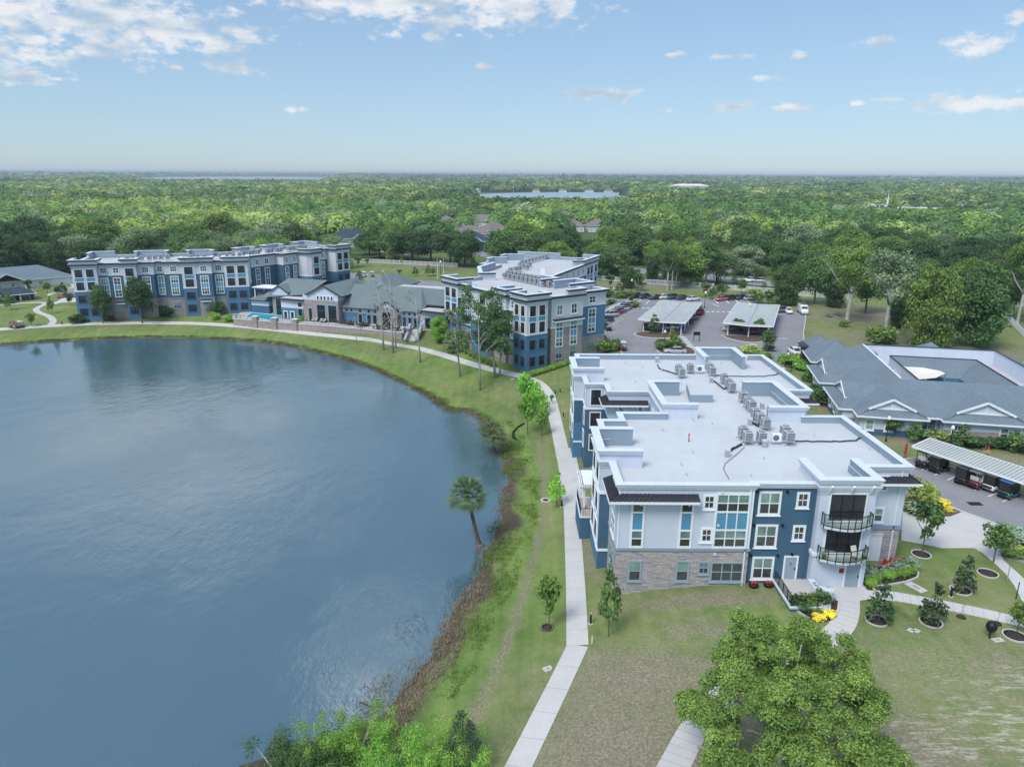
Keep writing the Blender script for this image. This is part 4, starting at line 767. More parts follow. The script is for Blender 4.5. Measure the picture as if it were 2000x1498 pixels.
spB = {0: ('porch', dict(kind='porch', nwin=2)), 1: ('plain',), 2: ('brick',), 3: ('brick',), 4: ('brick',), 5: ('navyend',), 6: ('navyend',), 7: ('navyend', dict(kind='flat', w=1.9, x=3.0, cols=2)), 8: ('navyend',), 12: ('plain', *[dict(kind='flat', x=x_, w=1.4, cols=2) for x_ in (6, 10, 15, 19, 23)]), 13: ('porch', dict(kind='porch', nwin=2, x=3.2), dict(kind='porch', nwin=1, x=8.6)), 20: ('porch', dict(kind='porch', nwin=2)), 19: ('porch',), 21: ('flat',), 22: ('flat', dict(kind='flat', x=2.6, cols=2)), 23: ('porch',), 24: ('porch', dict(kind='porch', nwin=1, x=4.4)), 25: ('flat',),
       26: ('flat', dict(kind='flat', w=1.5, cols=2)), 27: ('flat',), 28: ('flat', dict(kind='flat', w=1.5, cols=2)), 29: ('flat',), 30: ('flat', dict(kind='flat', w=1.5, cols=2)), 31: ('porch',), 32: ('porch', dict(kind='porch', nwin=2))}
GB = .2
bB, roofB = block('apartment_building', 'four storey apartment block beside the parking lot with dark edged roof and navy corner bay', PB, GB, spB, 13.0, 13.75, M['membrane2'])
f = Fac(PB[4], PB[5])
for x in (2.0, 5.6):
    window(bB, f, x, GB + 9.6, 1.65, 2.2, 'sash', 2); window(bB, f, x, GB + 1.0, 1.7, 2.2, 'sash', 2, 'greytrim'); window(bB, f, x, GB + 3.4, 1.9, 5.0, 'stack', 2, 'trim', 1.4)
awning(bB, [f.at(.2), f.at(f.L - .1)], GB + 8.7, .8, .3, False); awning(bB, [Fac(PB[28], PB[29]).at(.2), Fac(PB[28], PB[29]).at(3.5)], GB + 3.7, .7, .3, False)
for pts in ([B_(4.9,2.6),B_(4.9,0),B_(0,0),B_(0,4.4),B_(3.0,4.4)][::-1], [B_(10.0,.6),B_(14.2,.6),B_(14.2,2.4)] , [B_(.4,11.2),B_(.4,7.4),B_(4.0,7.4)], [B_(5,11.2),B_(.4,11.2)], [B_(4,31),B_(.4,31),B_(.4,25.3),B_(4,25.3)], [B_(15.4,6.5),B_(21.6,6.5),B_(21.6,11.8),B_(15.6,11.8)],
            [B_(14.5,15),B_(19.0,15),B_(19.0,20.0),(7.0,173)], [(15.5,190.5),(18.3,191.0),(23.5,203.3),(19.5,205.0)], [(13.4,207.3),(9,209.2),(1.5,212.2),(-.4,207.6)][0:3], [(3.2,205.5),(-1.9,205.0),(-3.2,202.0)], [(-1.5,197.6),(-5.3,197.2),(-6.6,194.2)], [(-4.6,185.4),(-7.2,178.2),(-8.0,176.0),B_(10,31),B_(13.0,29.5)], [(17.0,195.8),(20.3,195.8)]):
    raised(bB, roofB, pts, 13.0, 14.75, out=.55, fascia='fascia_dark')
# left block
uC, vC, OC = Vector((.964, .267)), Vector((-.267, .964)), Vector((-109.2, 181.6)); wC, qC, QC = Vector((.5, .867)), Vector((.867, -.5)), Vector((-72.3, 203.2))
C_ = lambda a, b: tuple(OC + uC * a + vC * b)
D_ = lambda s, t: tuple(QC + wC * s + qC * t)
PC = [C_(0,0), C_(5.6,0), C_(5.6,1.5), C_(7.9,1.5), C_(7.9,1.1), C_(11.5,1.1), C_(11.5,0), C_(14.6,0), C_(14.6,1.3), C_(18.4,1.3), C_(18.4,2.5), C_(21,2.5), C_(21,1.2), C_(25.2,1.2), C_(25.2,0), C_(28.5,0), C_(28.5,.15), C_(32.4,.15), C_(32.4,1.4), C_(35.4,1.4), C_(35.4,0), C_(41.2,0), C_(41.2,13.0),
      D_(0,0), D_(9,0), D_(9,3), D_(14.5,3), D_(14.5,6.5), D_(15.5,7.5), D_(19,7.5), D_(19,2.5), D_(27,2.5), D_(27,6), D_(33,6), D_(33,-13), D_(4,-13), C_(30,21), C_(0,21)]
spC = {37: ('porch',), 0: ('porch', dict(kind='porch', nwin=2)), 1: ('porch',), 2: ('flat', dict(kind='flat', w=1.75)), 3: ('flat',), 4: ('flat', dict(kind='flat', w=1.55, cols=2)), 5: ('porch',), 6: ('porch', dict(kind='porch', nwin=1)), 7: ('porch',), 8: ('flat', dict(kind='flat', w=1.75)), 9: ('flat',), 10: ('flat', dict(kind='flat', w=1.4, cols=2)), 11: ('flat',),
       12: ('flat', dict(kind='flat', w=1.75)), 13: ('porch',), 14: ('porch', dict(kind='porch', nwin=1)), 15: ('flat',), 16: ('flat', dict(kind='flat', w=1.8)), 17: ('flat',), 18: ('flat', dict(kind='flat', w=1.8)), 19: ('porch',), 20: ('porch', dict(kind='porch', nwin=2)), 21: ('porch',), 22: ('plain',), 23: ('plain', dict(kind='flat', x=2.2, w=1.4, cols=2), dict(kind='flat', x=5.6, w=1.6, cols=2)), 24: ('plain',), 25: ('plain', dict(kind='flat', x=1.2, w=1.2, cols=2), dict(kind='flat', x=4.2, w=1.2, cols=2)),
       26: ('porch',), 27: ('porch',), 28: ('porch', dict(kind='porch', nwin=1)), 29: ('porch',), 30: ('plain', dict(kind='flat', x=2.0, w=1.3, cols=2), dict(kind='flat', x=6.0, w=1.3, cols=2)), 31: ('porch',), 32: ('porch', dict(kind='porch', nwin=2)), 33: ('porch',)}
GC = .45
bC, roofC = block('apartment_building', 'long four storey apartment block behind the swimming pool with a row of screened porches', PC, GC, spC, 13.3, 14.1, M['membrane2'])
for pts in ([C_(0,4.5),C_(0,0),C_(5.6,0),C_(5.6,4.0)], [C_(11.5,3.2),C_(11.5,0),C_(14.6,0),C_(14.6,3.2)], [C_(25.2,3.4),C_(25.2,0),C_(28.5,0),C_(28.5,.15),C_(32.4,.15),C_(32.4,3.4)], [C_(35.4,3.4),C_(35.4,0),C_(41.2,0),C_(41.2,4.4)], [D_(14.5,3.0),D_(14.5,6.5),D_(15.5,7.5),D_(19,7.5),D_(19,3)], [D_(27,3),D_(27,6),D_(33,6),D_(33,2)],
            [C_(5.6,21),C_(0,21),C_(0,16.5)], [C_(18.8,18.4),C_(18.8,21),C_(11.2,21),C_(11.2,18.4)], [C_(31.2,18.0),C_(30,21),C_(24.5,21),C_(24.5,18.4)], [D_(11,-10.4),D_(11,-13),D_(5.5,-13),D_(5.5,-10.4)], [D_(22,-10.4),D_(22,-13),D_(15.5,-13),D_(15.5,-10.4)], [D_(33,-7),D_(33,-13),D_(28,-13),D_(28,-10.4)]):
    raised(bC, roofC, pts, 13.3, 15.1, out=.6, fascia='fascia_dark')
mb = MB(); mb.prism([C_(37.4,3.0),C_(40.0,3.0),C_(40.0,5.0),C_(37.4,5.0)], 13.3, 14.5, M['inner'], M['coping']); mb.build('roof_hatch', roofC, True)
for x, e in ((2.4, 4), (1.9, 16)): f = Fac(PC[e], PC[e + 1]); awning(bC, [f.at(x - 1.3), f.at(x + 1.3)], GC + 3.4, .7, .3, False)
# ------------------------------------------------------------------ rooftop air conditioners, pipes and vents
def make_ac(h=.95, w=.86):
    t = thing('air_conditioner', '', 'air conditioner'); b = MB(); s = w / 2
    b.box(-s, -s, .42, s, s, .46, M['acgrey']); b.box(-s, -s, .42 + h - .08, s, s, .42 + h, M['acgrey'])
    for x in (-s, s - .06):
        for y in (-s, s - .06): b.box(x, y, .46, x + .06, y + .06, .42 + h - .08, M['acgrey'])
    b.box(-s + .02, -s + .02, .46, s - .02, s - .02, .42 + h - .08, M['acdark'])
    for i in range(5): z = .55 + i * (h - .25) / 5; b.box(-s + .005, -s + .005, z, s - .005, s - .005, z + .03, M['acgrey'])
    b.build('housing', t)
    b = MB(); b.lathe([(.0, .42 + h + .005), (s * .82, .42 + h + .005), (s * .82, .42 + h + .05), (s * .74, .42 + h + .06), (s * .72, .42 + h + .012)], 16, M['acdark'])
    for i in range(8): a = i * math.pi / 8; b.bar((-math.cos(a) * s * .8, -math.sin(a) * s * .8, .42 + h + .06), (math.cos(a) * s * .8, math.sin(a) * s * .8, .42 + h + .06), .02, .02, M['acgrey'])
    b.build('fan_grille', t); b = MB()
    for x in (-s + .05, s - .05):
        for y in (-s + .05, s - .05): b.bar((x, y, 0), (x, y, .42), .05, .05, M['metal'])
    for y in (-s + .05, s - .05): b.bar((-s - .15, y, .03), (s + .15, y, .03), .06, .05, M['metal']); b.bar((-s, y, .38), (s, y, .38), .05, .05, M['metal'])
    b.build('stand', t); return t
ac0 = make_ac(); _used = []
def ac(x, y, z, rz, label, group, s=1.0):
    o = ac0 if not _used else dup(ac0, (x, y, z), rz, s, label, group); _used.append(1)
    if o is ac0: o.location = (x, y, z); o.rotation_euler = (0, 0, rz); o['label'] = label; o['group'] = group; o.scale = (s, s, s)
    return o
rA = lambda px, py, h=.4: at_z(px, py, ZD + h)
GA = 'air conditioners on the front block roof'
for lab, pts in (('grey air conditioner in the cluster at the back of the white front roof', ((1325,722),(1331,729),(1348,720),(1386,719),(1391,726))), ('grey air conditioner in the diagonal row between roof hatch and right stub parapet', ((1414,740),(1422,750),(1429,757),(1451,776),(1461,787),(1468,794))), ('grey air conditioner in the diagonal row in the middle of the white front roof', ((1475,810),(1484,819),(1495,829))), ('grey air conditioner in the cluster nearest the front edge of the white roof', ((1451,846),(1460,856),(1487,856)))):
    for q in pts: x, y = rA(q[0], q[1] + 4); ac(x, y, ZD, 0.0, lab, GA)
for q, lab in (((1533,846), 'grey air conditioner behind another on one stand by the long black pipe'), ((1541,857), 'grey air conditioner at the head of the long black pipe')): x, y = rA(q[0], q[1] + 4); ac(x, y, ZD, 0, lab, GA, 1.05)
def minisplit(px, py, label):
    x, y = rA(px, py + 6); t = thing('mini_split_unit', label, 'air conditioner', (x, y, ZD), 0); b = MB(); b.box(-.48, -.17, .35, .48, .17, 1.2, M['trim']); b.build('housing', t, bevel=.02); b = MB(); b.lathe([(.0, 0), (.31, 0), (.31, .02), (.0, .02)], 18, M['acdark']); o = b.build('fan_grille', t); o.rotation_euler = (rad(90), 0, 0); o.location = (-.1, -.175, .78)
    b = MB(); [b.bar((sx, sy, 0), (sx, sy, .36), .05, .05, M['metal']) for sx in (-.42, .42) for sy in (-.14, .14)]; b.build('stand', t)
minisplit(1367, 719, 'slim white fan unit standing among grey units at the back of the front roof'); minisplit(1516, 855, 'slim white fan unit standing between grey units near the front of the roof')
def pipe(name, label, pts, r, mat, z0, wob=.03, group=None):
    mb = MB(); P = [(*at_z(px, py, z0 + .1), z0 + .1) for px, py in pts]; Q = []
    for a, b in zip(P[:-1], P[1:]):
        k = max(2, int((Vector(b) - Vector(a)).length / .45))
        for i in range(k): v = Vector(a).lerp(Vector(b), i / k); Q.append((v.x, v.y + (wob if len(Q) % 2 else -wob), v.z + (.04 if len(Q) % 3 == 0 else 0)))
    Q.append(P[-1]); mb.tube(Q, r, 6, mat); o = mb.build(name); return tag(o, label, 'pipe', group)
pipe('refrigerant_pipe', 'long black clamped pipe run along the front of the white roof to the right edge', [(1545,861),(1585,862),(1640,862),(1672,860),(1684,852)], .07, M['black'], ZD); pipe('refrigerant_pipe', 'black pipe run from the left back cluster of roof units to a low vent box', [(1322,731),(1300,724),(1288,720),(1284,712)], .08, M['black'], ZD)
pipe('refrigerant_pipe', 'black pipe run along the back of the white roof to the right parapet', [(1398,733),(1440,735),(1490,735),(1515,732),(1528,725)], .06, M['black'], ZD); pipe('refrigerant_pipe', 'thick bundle of black pipes ending at a grey box near the roof front', [(1448,868),(1432,876),(1418,886)], .12, M['black'], ZD)
pipe('cable', 'thin dark cable snaking across the white roof towards the front edge', [(1454,873),(1435,890),(1416,905),(1413,916),(1424,936)], .03, M['acdark'], ZD); pipe('refrigerant_pipe', 'black pipes tangled beside the three units behind the right stub parapet', [(1395,744),(1404,752),(1414,760),(1420,757)], .09, M['black'], ZD); pipe('refrigerant_pipe', 'black pipes tangled beside the diagonal row of units near the middle', [(1465,820),(1473,828),(1482,833)], .1, M['black'], ZD)
for px, py, lab in ((1283,708,'small grey vent hood at the back left of the roof'), (1389,747,'grey vent hood in the middle of the roof behind the units'), (1528,729,'grey vent hood against the right parapet'), (1464,830,'grey vent hood beside the middle diagonal row'), (1420,892,'grey vent hood at the end of the thick pipe bundle'), (1492,873,'grey vent hood in front of the nearest units'), (1488,799,'grey vent hood right of the middle of the roof'), (1680,852,'grey vent hood at the right front edge')):
    x, y = at_z(px, py, ZD); b = MB(); b.box(-.2, -.2, 0, .2, .2, .75, M['metal']); b.box(-.24, -.26, .6, .24, .2, .8, M['acgrey']); o = b.build('vent_hood'); o.location = (x, y, ZD); tag(o, lab, 'roof vent', 'vent hoods on the front block roof')
for px, py in ((1220,712),(1240,748),(1254,720),(1292,727),(1408,712),(1505,723),(1395,785),(1330,752),(1353,823),(1390,830),(1352,886),(1340,930),(1293,843),(1330,910),(1491,898),(1466,932),(1589,853),(1697,880)):
    x, y = at_z(px, py, ZD); b = MB(); b.lathe([(.14, 0), (.07, .05), (.07, .35), (.09, .36), (.09, .42), (.02, .46)], 10, M['acgrey']); o = b.build('roof_vent_pipe'); o.location = (x, y, ZD); tag(o, 'short grey vent pipe standing out of the white roof of the front block', 'roof vent', 'vent pipes on the front block roof')
b = MB(); b.lathe([(.06, 0), (.06, .75), (.1, .8), (.03, .95)], 8, M['red']); o = b.build('roof_marker_post'); o.location = (*at_z(1345, 863, ZD), ZD); tag(o, 'short thin dark red post on the white roof left of the units', 'post')
rng2 = random.Random(3)
zBB = 13.0
lb = 'grey rooftop air conditioner in the long double row on the middle apartment block'
for i in range(11):
    t_ = i / 10; a = at_z(1000 + 30 + 0 + (1076 - 1030) * 0, 600, 1)
    for k, (p, q) in enumerate((((986,545),(1072,562)), ((992,540),(1068,555)))):
        px, py = p[0] + (q[0] - p[0]) * t_, p[1] + (q[1] - p[1]) * t_; x, y = at_z(px, py, zBB); ac(x, y, zBB, .62, lb, 'air conditioners on the middle block roof', 1.0)
lb = 'grey rooftop air conditioner in the straight row at the back of the middle apartment block'
for i in range(9):
    t_ = i / 8; px, py = 1020 + (1072 - 1020) * t_, 519 - 14 * t_; x, y = at_z(px, py, zBB); ac(x, y, zBB, .3, lb, 'air conditioners on the middle block roof', 1.0)
lb = 'grey rooftop air conditioner in the cluster behind the double row on the middle apartment block'
for px, py in ((997,534),(1007,532),(1015,531),(1022,526),(1029,528),(1034,523),(1016,523)): x, y = at_z(px, py, zBB); ac(x, y, zBB, .62, lb, 'air conditioners on the middle block roof', 1.0)
lb = 'grey rooftop air conditioner in the long row on the left apartment block'
for a, b in ((9.6,8.2),(11.2,8.6),(12.8,8.8),(14.4,9.2),(16.2,9.6),(17.6,9.8),(19.0,10.2),(20.6,10.4),(26.6,9.0),(28.2,9.3),(29.8,9.6),(31.4,9.8),(33.8,10.8),(35.4,11),(37,11.3),(38.6,11.5)): x, y = C_(a, b); ac(x, y, 13.3, .27, lb, 'air conditioners on the left block roof', 1.15)
lb = 'grey rooftop air conditioner on the far wing of the left apartment block'
for s_, t_ in ((2,-5),(3.6,-4.6),(5.2,-5),(6.8,-4.6),(10,-4.2),(11.6,-4.4),(13.4,-4),(15,-4.4),(18,-4),(19.6,-4.3),(21.2,-4),(22.8,-4.3),(24.4,-4)): x, y = D_(s_, t_); ac(x, y, 13.3, 1.05, lb, 'air conditioners on the left block roof', 1.15)
# ------------------------------------------------------------------ low buildings with shingle roofs
class Fr:
    """a ground frame: u, v axes on the ground, z up"""
    def __init__(s, o, ang): s.o = Vector(o); s.u = Vector((math.cos(ang), math.sin(ang))); s.v = Vector((-s.u.y, s.u.x))
    def __call__(s, u, v, z=None): w = s.o + s.u * u + s.v * v; return (w.x, w.y) if z is None else (w.x, w.y, z)
    def fac(s, a, b): return Fac(s(*a), s(*b))
def roofpoly(mb, fr, pts, m, th=.16, trim=None):
    mb.poly([fr(*p) for p in pts], m)
def eave(mb, fr, pts, h=.22, m=None, w=.12):
    for a, b in zip(pts[:-1], pts[1:]): mb.bar(fr(a[0], a[1], a[2] - h / 2 + .03), fr(b[0], b[1], b[2] - h / 2 + .03), w, h, m or M['trim'])
def hip(mb, tb, fr, u0, u1, v0, v1, z, h, m, ridge='u', inset=None, trim=None):
    """hip roof on a rectangle"""
    k = inset if inset is not None else min(u1 - u0, v1 - v0) / 2
    if ridge == 'u': vm = (v0 + v1) / 2; a, b = (u0 + k, vm, z + h), (u1 - k, vm, z + h); q = [[(u0,v0,z),(u1,v0,z),b,a],[(u1,v0,z),(u1,v1,z),b],[(u1,v1,z),(u0,v1,z),a,b],[(u0,v1,z),(u0,v0,z),a]]
    else: um = (u0 + u1) / 2; a, b = (um, v0 + k, z + h), (um, v1 - k, z + h); q = [[(u0,v0,z),(u1,v0,z),a],[(u1,v0,z),(u1,v1,z),b,a],[(u1,v1,z),(u0,v1,z),b],[(u0,v1,z),(u0,v0,z),a,b]]
    for p in q: roofpoly(mb, fr, p, m)
    mb.poly([fr(*p) for p in ((u0,v1,z-.02),(u1,v1,z-.02),(u1,v0,z-.02),(u0,v0,z-.02))], trim or M['trim'])
    eave(tb, fr, [(u0,v0,z),(u1,v0,z),(u1,v1,z),(u0,v1,z),(u0,v0,z)], m=trim)
def dutch(mb, tb, fr, c, half, e, gab, back, z0, zg, za, m, axis):
    """bump-out with a small gable above a hip skirt; axis 'v': faces -v, 'u': faces -u. c centre, e eave line, gab gablet line, back where it runs into the main roof"""
    P = (lambda s, t, z: (c + s, t, z)) if axis == 'v' else (lambda s, t, z: (t, c - s, z))
    k = half * (za - zg) / (za - z0); ov = .35
    for q in ([P(-half,e,z0),P(half,e,z0),P(k,gab,zg),P(-k,gab,zg)], [P(half,e,z0),P(half,back,z0),P(0,back,za),P(0,gab-ov,za),P(k,gab-ov,zg)], [P(-half,back,z0),P(-half,e,z0),P(-k,gab-ov,zg),P(0,gab-ov,za),P(0,back,za)]): roofpoly(mb, fr, q, m)
    g = MB(); g.poly([fr(*P(-k,gab,zg)), fr(*P(k,gab,zg)), fr(*P(0,gab,za))], M['white'])
    for s in (-.5, 0, .5): zz = zg + (za - zg) * (1 - abs(s)); g.bar(fr(*P(k*s,gab-.03,zg)), fr(*P(k*s,gab-.03,zz)), .12, .06, M['trim'])
    g.bar(fr(*P(-k,gab-.05,zg+.05)), fr(*P(k,gab-.05,zg+.05)), .1, .2, M['trim'])
    k2 = k * 1.06; g.bar(fr(*P(-k2,gab-ov,zg-.02)), fr(*P(0,gab-ov,za)), .10, .32, M['trim']); g.bar(fr(*P(k2,gab-ov,zg-.02)), fr(*P(0,gab-ov,za)), .10, .32, M['trim'])
    eave(tb, fr, [P(-half,e,z0),P(half,e,z0)]); eave(tb, fr, [P(half,e,z0),P(half,e+2.5,z0)]); eave(tb, fr, [P(-half,e,z0),P(-half,e+2.5,z0)])
    return g
# right-hand single-storey building round a small court
E_ = Fr((49.5, 100.0), math.atan2(-.208, .978))
bE = thing('courtyard_building', 'single storey building with grey blue shingle hip roofs round a courtyard at the right', 'building', E_(0, 0, 0))
mb, tb = MB(), MB(); S = M['shingle']; zE, zR_ = 3.3, 6.8
for q in ([(0,0,zE),(44,0,zE),(44,7.5,zR_),(7.5,7.5,zR_)], [(0,36,zE),(0,0,zE),(7.5,7.5,zR_),(7.5,31.5,zR_)], [(7.5,31.5,zR_),(29,31.5,zR_),(37,40,zE),(0,40,zE),(0,36,zE)], [(29,31.5,zR_),(29,7.5,zR_),(37,0,zE),(37,40,zE)],
          [(7.5,7.5,zR_),(44,7.5,zR_),(44,13,3.9),(13,13,3.9)], [(10.5,25.5,6.3),(10.5,8,6.3),(13,13,3.9),(13,21.5,3.9)], [(10.5,25.5,6.3),(24,25.5,6.3),(20.5,21.5,3.9),(13,21.5,3.9)][::-1], [(24,25.5,6.3),(24,8,6.3),(20.5,13,3.9),(20.5,21.5,3.9)][::-1]): roofpoly(mb, E_, q, S)
eave(tb, E_, [(0,36,zE),(0,0,zE),(44,0,zE)])
for p, q in (((7.5,8),(7.5,31.5)), ((7.5,31.5),(29,31.5)), ((29,31.5),(29,8)), ((10.5,25.5),(10.5,8)), ((24,25.5),(10.5,25.5)), ((24,8),(24,25.5))):
    zt = zR_ if p[0] in (7.5, 29) and q[0] in (7.5, 29) else 6.3
    mb.poly([E_(*p, 4.2), E_(*q, 4.2), E_(*q, zt), E_(*p, zt)], M['white']); mb.bar(E_(*p, zt + .02), E_(*q, zt + .02), .22, .12, M['trim'] if p == (7.5, 8) else M['fascia_dark'])
for q in ([(7.5,8),(10.5,8),(10.5,25.5),(7.5,31.5)], [(7.5,31.5),(10.5,25.5),(24,25.5),(29,31.5)], [(24,8),(29,8),(29,31.5),(24,25.5)]): mb.poly([E_(*p, 4.2) for p in q], M['membrane2'])
gabs = [dutch(mb, tb, E_, 4.55, 4.75, -1.3, -.1, 6.5, zE, 4.2, 5.7, S, 'v'), dutch(mb, tb, E_, 16.6, 5.6, -1.2, .1, 7, zE, 4.3, 6.0, S, 'v'), dutch(mb, tb, E_, 7.6, 5.9, -2.1, -.6, 6.5, zE, 4.3, 5.9, S, 'u'), dutch(mb, tb, E_, 21.8, 5.9, -2.3, -.8, 6.5, zE, 4.3, 5.9, S, 'u')]
hip(mb, tb, E_, -1.2, 8.5, 30.5, 41.0, zE, 3.3, S, 'v', 4.0); hip(mb, tb, E_, -.3, 6.0, 41.2, 50.0, 2.9, 2.3, S, 'v', 3.0); hip(mb, tb, E_, 16.5, 25.5, 34, 43, 3.4, 3.0, S)
rE = mb.build('roof', bE, True); tb.build('eave_trim', rE, True)
for g in gabs: g.build('gable', rE, True)
mb = MB(); W = M['white']
wp = [(.4,-.5),(8.6,-.5),(8.6,1.4),(11.4,1.4),(11.4,-.5),(21.8,-.5),(21.8,.6),(43,.6),(43,39),(.5,39),(.5,28.2),(-1.4,27.4),(-1.4,16.2),(.5,16.2),(.5,13.4),(-1.4,13.1),(-1.4,2.0),(.4,2.0)]
WE = [E_(*p) for p in wp]; walls(mb, WE, 3.42, -.5, {0: [(1.25,'navy'),(3.42,'white')], 4: [(1.9,'stone2'),(3.42,'white')], 6: [(1.9,'stone2'),(3.42,'white')], 11: [(1.2,'navy'),(3.42,'white')], 15: [(1.2,'navy'),(3.42,'white')], 16: [(1.9,'stone2'),(3.42,'white')]}, [(3.42,'white')])
for p, q in (((13,13),(20.5,13)), ((20.5,13),(20.5,21.5)), ((20.5,21.5),(13,21.5)), ((13,21.5),(13,13))): mb.poly([E_(*p, 0), E_(*q, 0), E_(*q, 3.9), E_(*p, 3.9)], M['midblue'])
mb.build('wall', bE, True)
fE = [Fac(WE[i], WE[(i + 1) % len(WE)]) for i in range(len(WE))]
for i, x, w, c in ((0, 1.4, 1.3, 1), (0, 4.0, 1.3, 1), (2, 1.4, 2.3, 2), (4, 1.8, 1.6, 2), (4, 7.7, 1.25, 1), (4, 9.2, 1.25, 1), (6, 1.3, 1.6, 2), (11, 3.0, 1.4, 1), (11, 6.5, 1.4, 1), (15, 2.6, 1.4, 1), (15, 6.0, 1.4, 1), (15, 9, 1.4, 1)): window(bE, fE[i], x, 1.0, w, 1.75, 'sash', c)
mb = MB(); fE[2].box(mb, .1, 2.7, .3, .95, -.02, .02, M['trim']); fE[4].box(mb, 6.6, 10.2, .3, 1.0, 0, .08, M['trim']); mb.build('wall_panel', bE, True)
mb = MB()
for u, v in ((.2, 42), (.2, 49.4), (5.6, 49.4)): mb.bar(E_(u, v, -.3), E_(u, v, 2.9), .35, .35, M['trim'])
mb.build('porch_column', bE, True)
sail = thing('shade_sail', 'cream shade sail stretched over the courtyard of the low building', 'shade sail', E_(13, 17, 4)); b = MB(); M['cream'] = pm('cream_canvas', (.72, .69, .63), .8, .04)
ga = [at_z(*q, 4.9) for q in ((1763,717.5),(1800,721),(1836,725.5),(1846,732.5),(1828,739),(1808,743.5),(1789,742.5))]; cpt = at_z(1806, 731, 4.7)
for i in range(len(ga)): p, q = ga[i], ga[(i + 1) % len(ga)]; b.poly([(*p, 5.0 + .2 * (i % 2)), (*q, 5.0 + .2 * ((i + 1) % 2)), (*cpt, 4.75)], M['cream'])
b.build('canvas', sail, True); b = MB(); [b.bar((*q, .2), (*q, 5.1), .12, .12, M['metal']) for q in (ga[3], ga[5])]; b.build('mast', sail, True)
for u, v, lab in ((8.2,13.5,'first grey roof unit in the left roof well of the low building'),(8.4,15.2,'second grey roof unit in the left roof well of the low building'),(8.6,17,'third grey roof unit in the left roof well of the low building'),(8.8,28.8,'grey roof unit alone at the far end of the roof well of the low building'),(27,11.5,'large pale roof unit in the right flat roof well of the low building')): x, y = E_(u, v); ac(x, y, 4.2, -.2, lab, 'air conditioners on the low building roof', 1.35 if u < 20 else 2.0)
t_ = thing('dark_tiled_canopy', 'small dark tiled canopy on a stout post at the entrance of the low building', 'canopy', (56.9, 139.5, 0), .5); b = MB(); b.box(-.8,-.8,4.0,.8,.8,4.15,M['black']); b.hexa([(-.85,-.9,3.8),(.85,-.9,3.8),(.85,.9,4.6),(-.85,.9,4.6),(-.85,-.9,3.95),(.85,-.9,3.95),(.85,.9,4.75),(-.85,.9,4.75)], M['fascia_dark']); b.build('tiled_top', t_); b = MB(); b.box(-.3,-.3,0,.3,.3,4.0,M['fascia_dark']); b.build('post', t_)
# ------------------------------------------------------------------ clubhouse with its terrace and pool
D2 = Fr((-52.4, 181.4), math.atan2(-.314, .95)); S2 = M['shingle2']
bD = thing('clubhouse', 'stone and stucco clubhouse with broad grey green shingle roofs between the two blocks', 'building', D2(0, 0, 0)); mb, tb = MB(), MB(); DK = M['fascia_dark']
# hall roof: gable to the front, hip behind
for q in ([(1.2,-.5,7.0),(6.3,-.5,9.5),(6.3,16,9.5),(1.2,10,7.0)], [(6.3,-.5,9.5),(11.4,-.5,7.0),(11.4,12,7.0),(6.3,16,9.5)]): roofpoly(mb, D2, q, S2)
tb.bar(D2(1.1,-.5,6.95), D2(6.3,-.5,9.5), .12, .3, DK); tb.bar(D2(6.3,-.5,9.5), D2(11.5,-.5,6.95), .12, .3, DK); tb.bar(D2(11.4,-.5,6.95), D2(11.4,6,6.95), .12, .3, DK)
for q in ([(11,7.0,9.2),(29.5,7.0,9.2),(32,1.0,4.2),(10.4,1.0,4.2)], [(-14.5,2.5,5.0),(-1.5,4.0,6.2),(1.5,9.5,9.3),(-10.3,9.5,9.3)], [(-10.3,9.5,9.3),(1.5,9.5,9.3),(6.3,14,9.3),(6.3,18,6),(-14,18,5.5)], [(-14.5,2.5,5.0),(-10.3,9.5,9.3),(-14,18,5.5)], [(29.5,7.0,9.2),(40,10,8.4),(42,3.6,5.6),(32,4.5,5.5),(32,1.0,4.2)], [(11,7.0,9.2),(11,18,5),(29.5,18,5),(29.5,7.0,9.2)], [(29.5,7,9.2),(29.5,18,5),(44,19,5),(40,10,8.4)], [(6.3,16,9.3),(11,7,9.2),(11,18,5),(6.3,18,6)]): roofpoly(mb, D2, q, S2)
eave(tb, D2, [(10.4,1.0,4.2),(20.2,1.0,4.2)], .25, DK); eave(tb, D2, [(25.9,1.0,4.2),(32,1.0,4.2)], .25, DK); eave(tb, D2, [(-5.4,3.4,5.9),(-1.5,4.0,6.2)], .25, DK); eave(tb, D2, [(32,4.5,5.5),(42,3.6,5.6)], .3, DK)
for (c, hw, v0, ze, za_, vb) in ((23.1, 2.9, .2, 4.6, 6.4, 6.0), (-9.3, 2.7, 3.2, 6.5, 8.2, 9.5)):
    for q in ([(c-hw,v0,ze),(c,v0,za_),(c,vb,za_),(c-hw,vb-1,ze)], [(c,v0,za_),(c+hw,v0,ze),(c+hw,vb-1,ze),(c,vb,za_)]): roofpoly(mb, D2, q, S2)
    tb.bar(D2(c-hw-.1,v0,ze-.05), D2(c,v0,za_), .12, .26, DK); tb.bar(D2(c,v0,za_), D2(c+hw+.1,v0,ze-.05), .12, .26, DK)
hip(mb, tb, D2, 1.5, 12.5, 20.5, 42, 5.2, 3.2, S2, 'v', 7, DK); hip(mb, tb, D2, -19.5, -11.3, 4.0, 10.0, 3.9, 1.6, S2, 'u', 2.5, DK)
for q in ([(-7.2,.2,5.6),(-.0,-.3,5.6),(1.4,6,5.6),(-6.5,8,5.6)], [(31.6,.6,4.85),(38.4,-.6,4.85),(38.6,5.2,4.85),(31.9,6.2,4.85)]):
    mb.poly([D2(*p) for p in q], M['membrane2']); q2 = [D2(*p)[:2] for p in q]; ribbon(tb, q2, .25, -.12, q[0][2] - .38, q[0][2] + .05, DK)
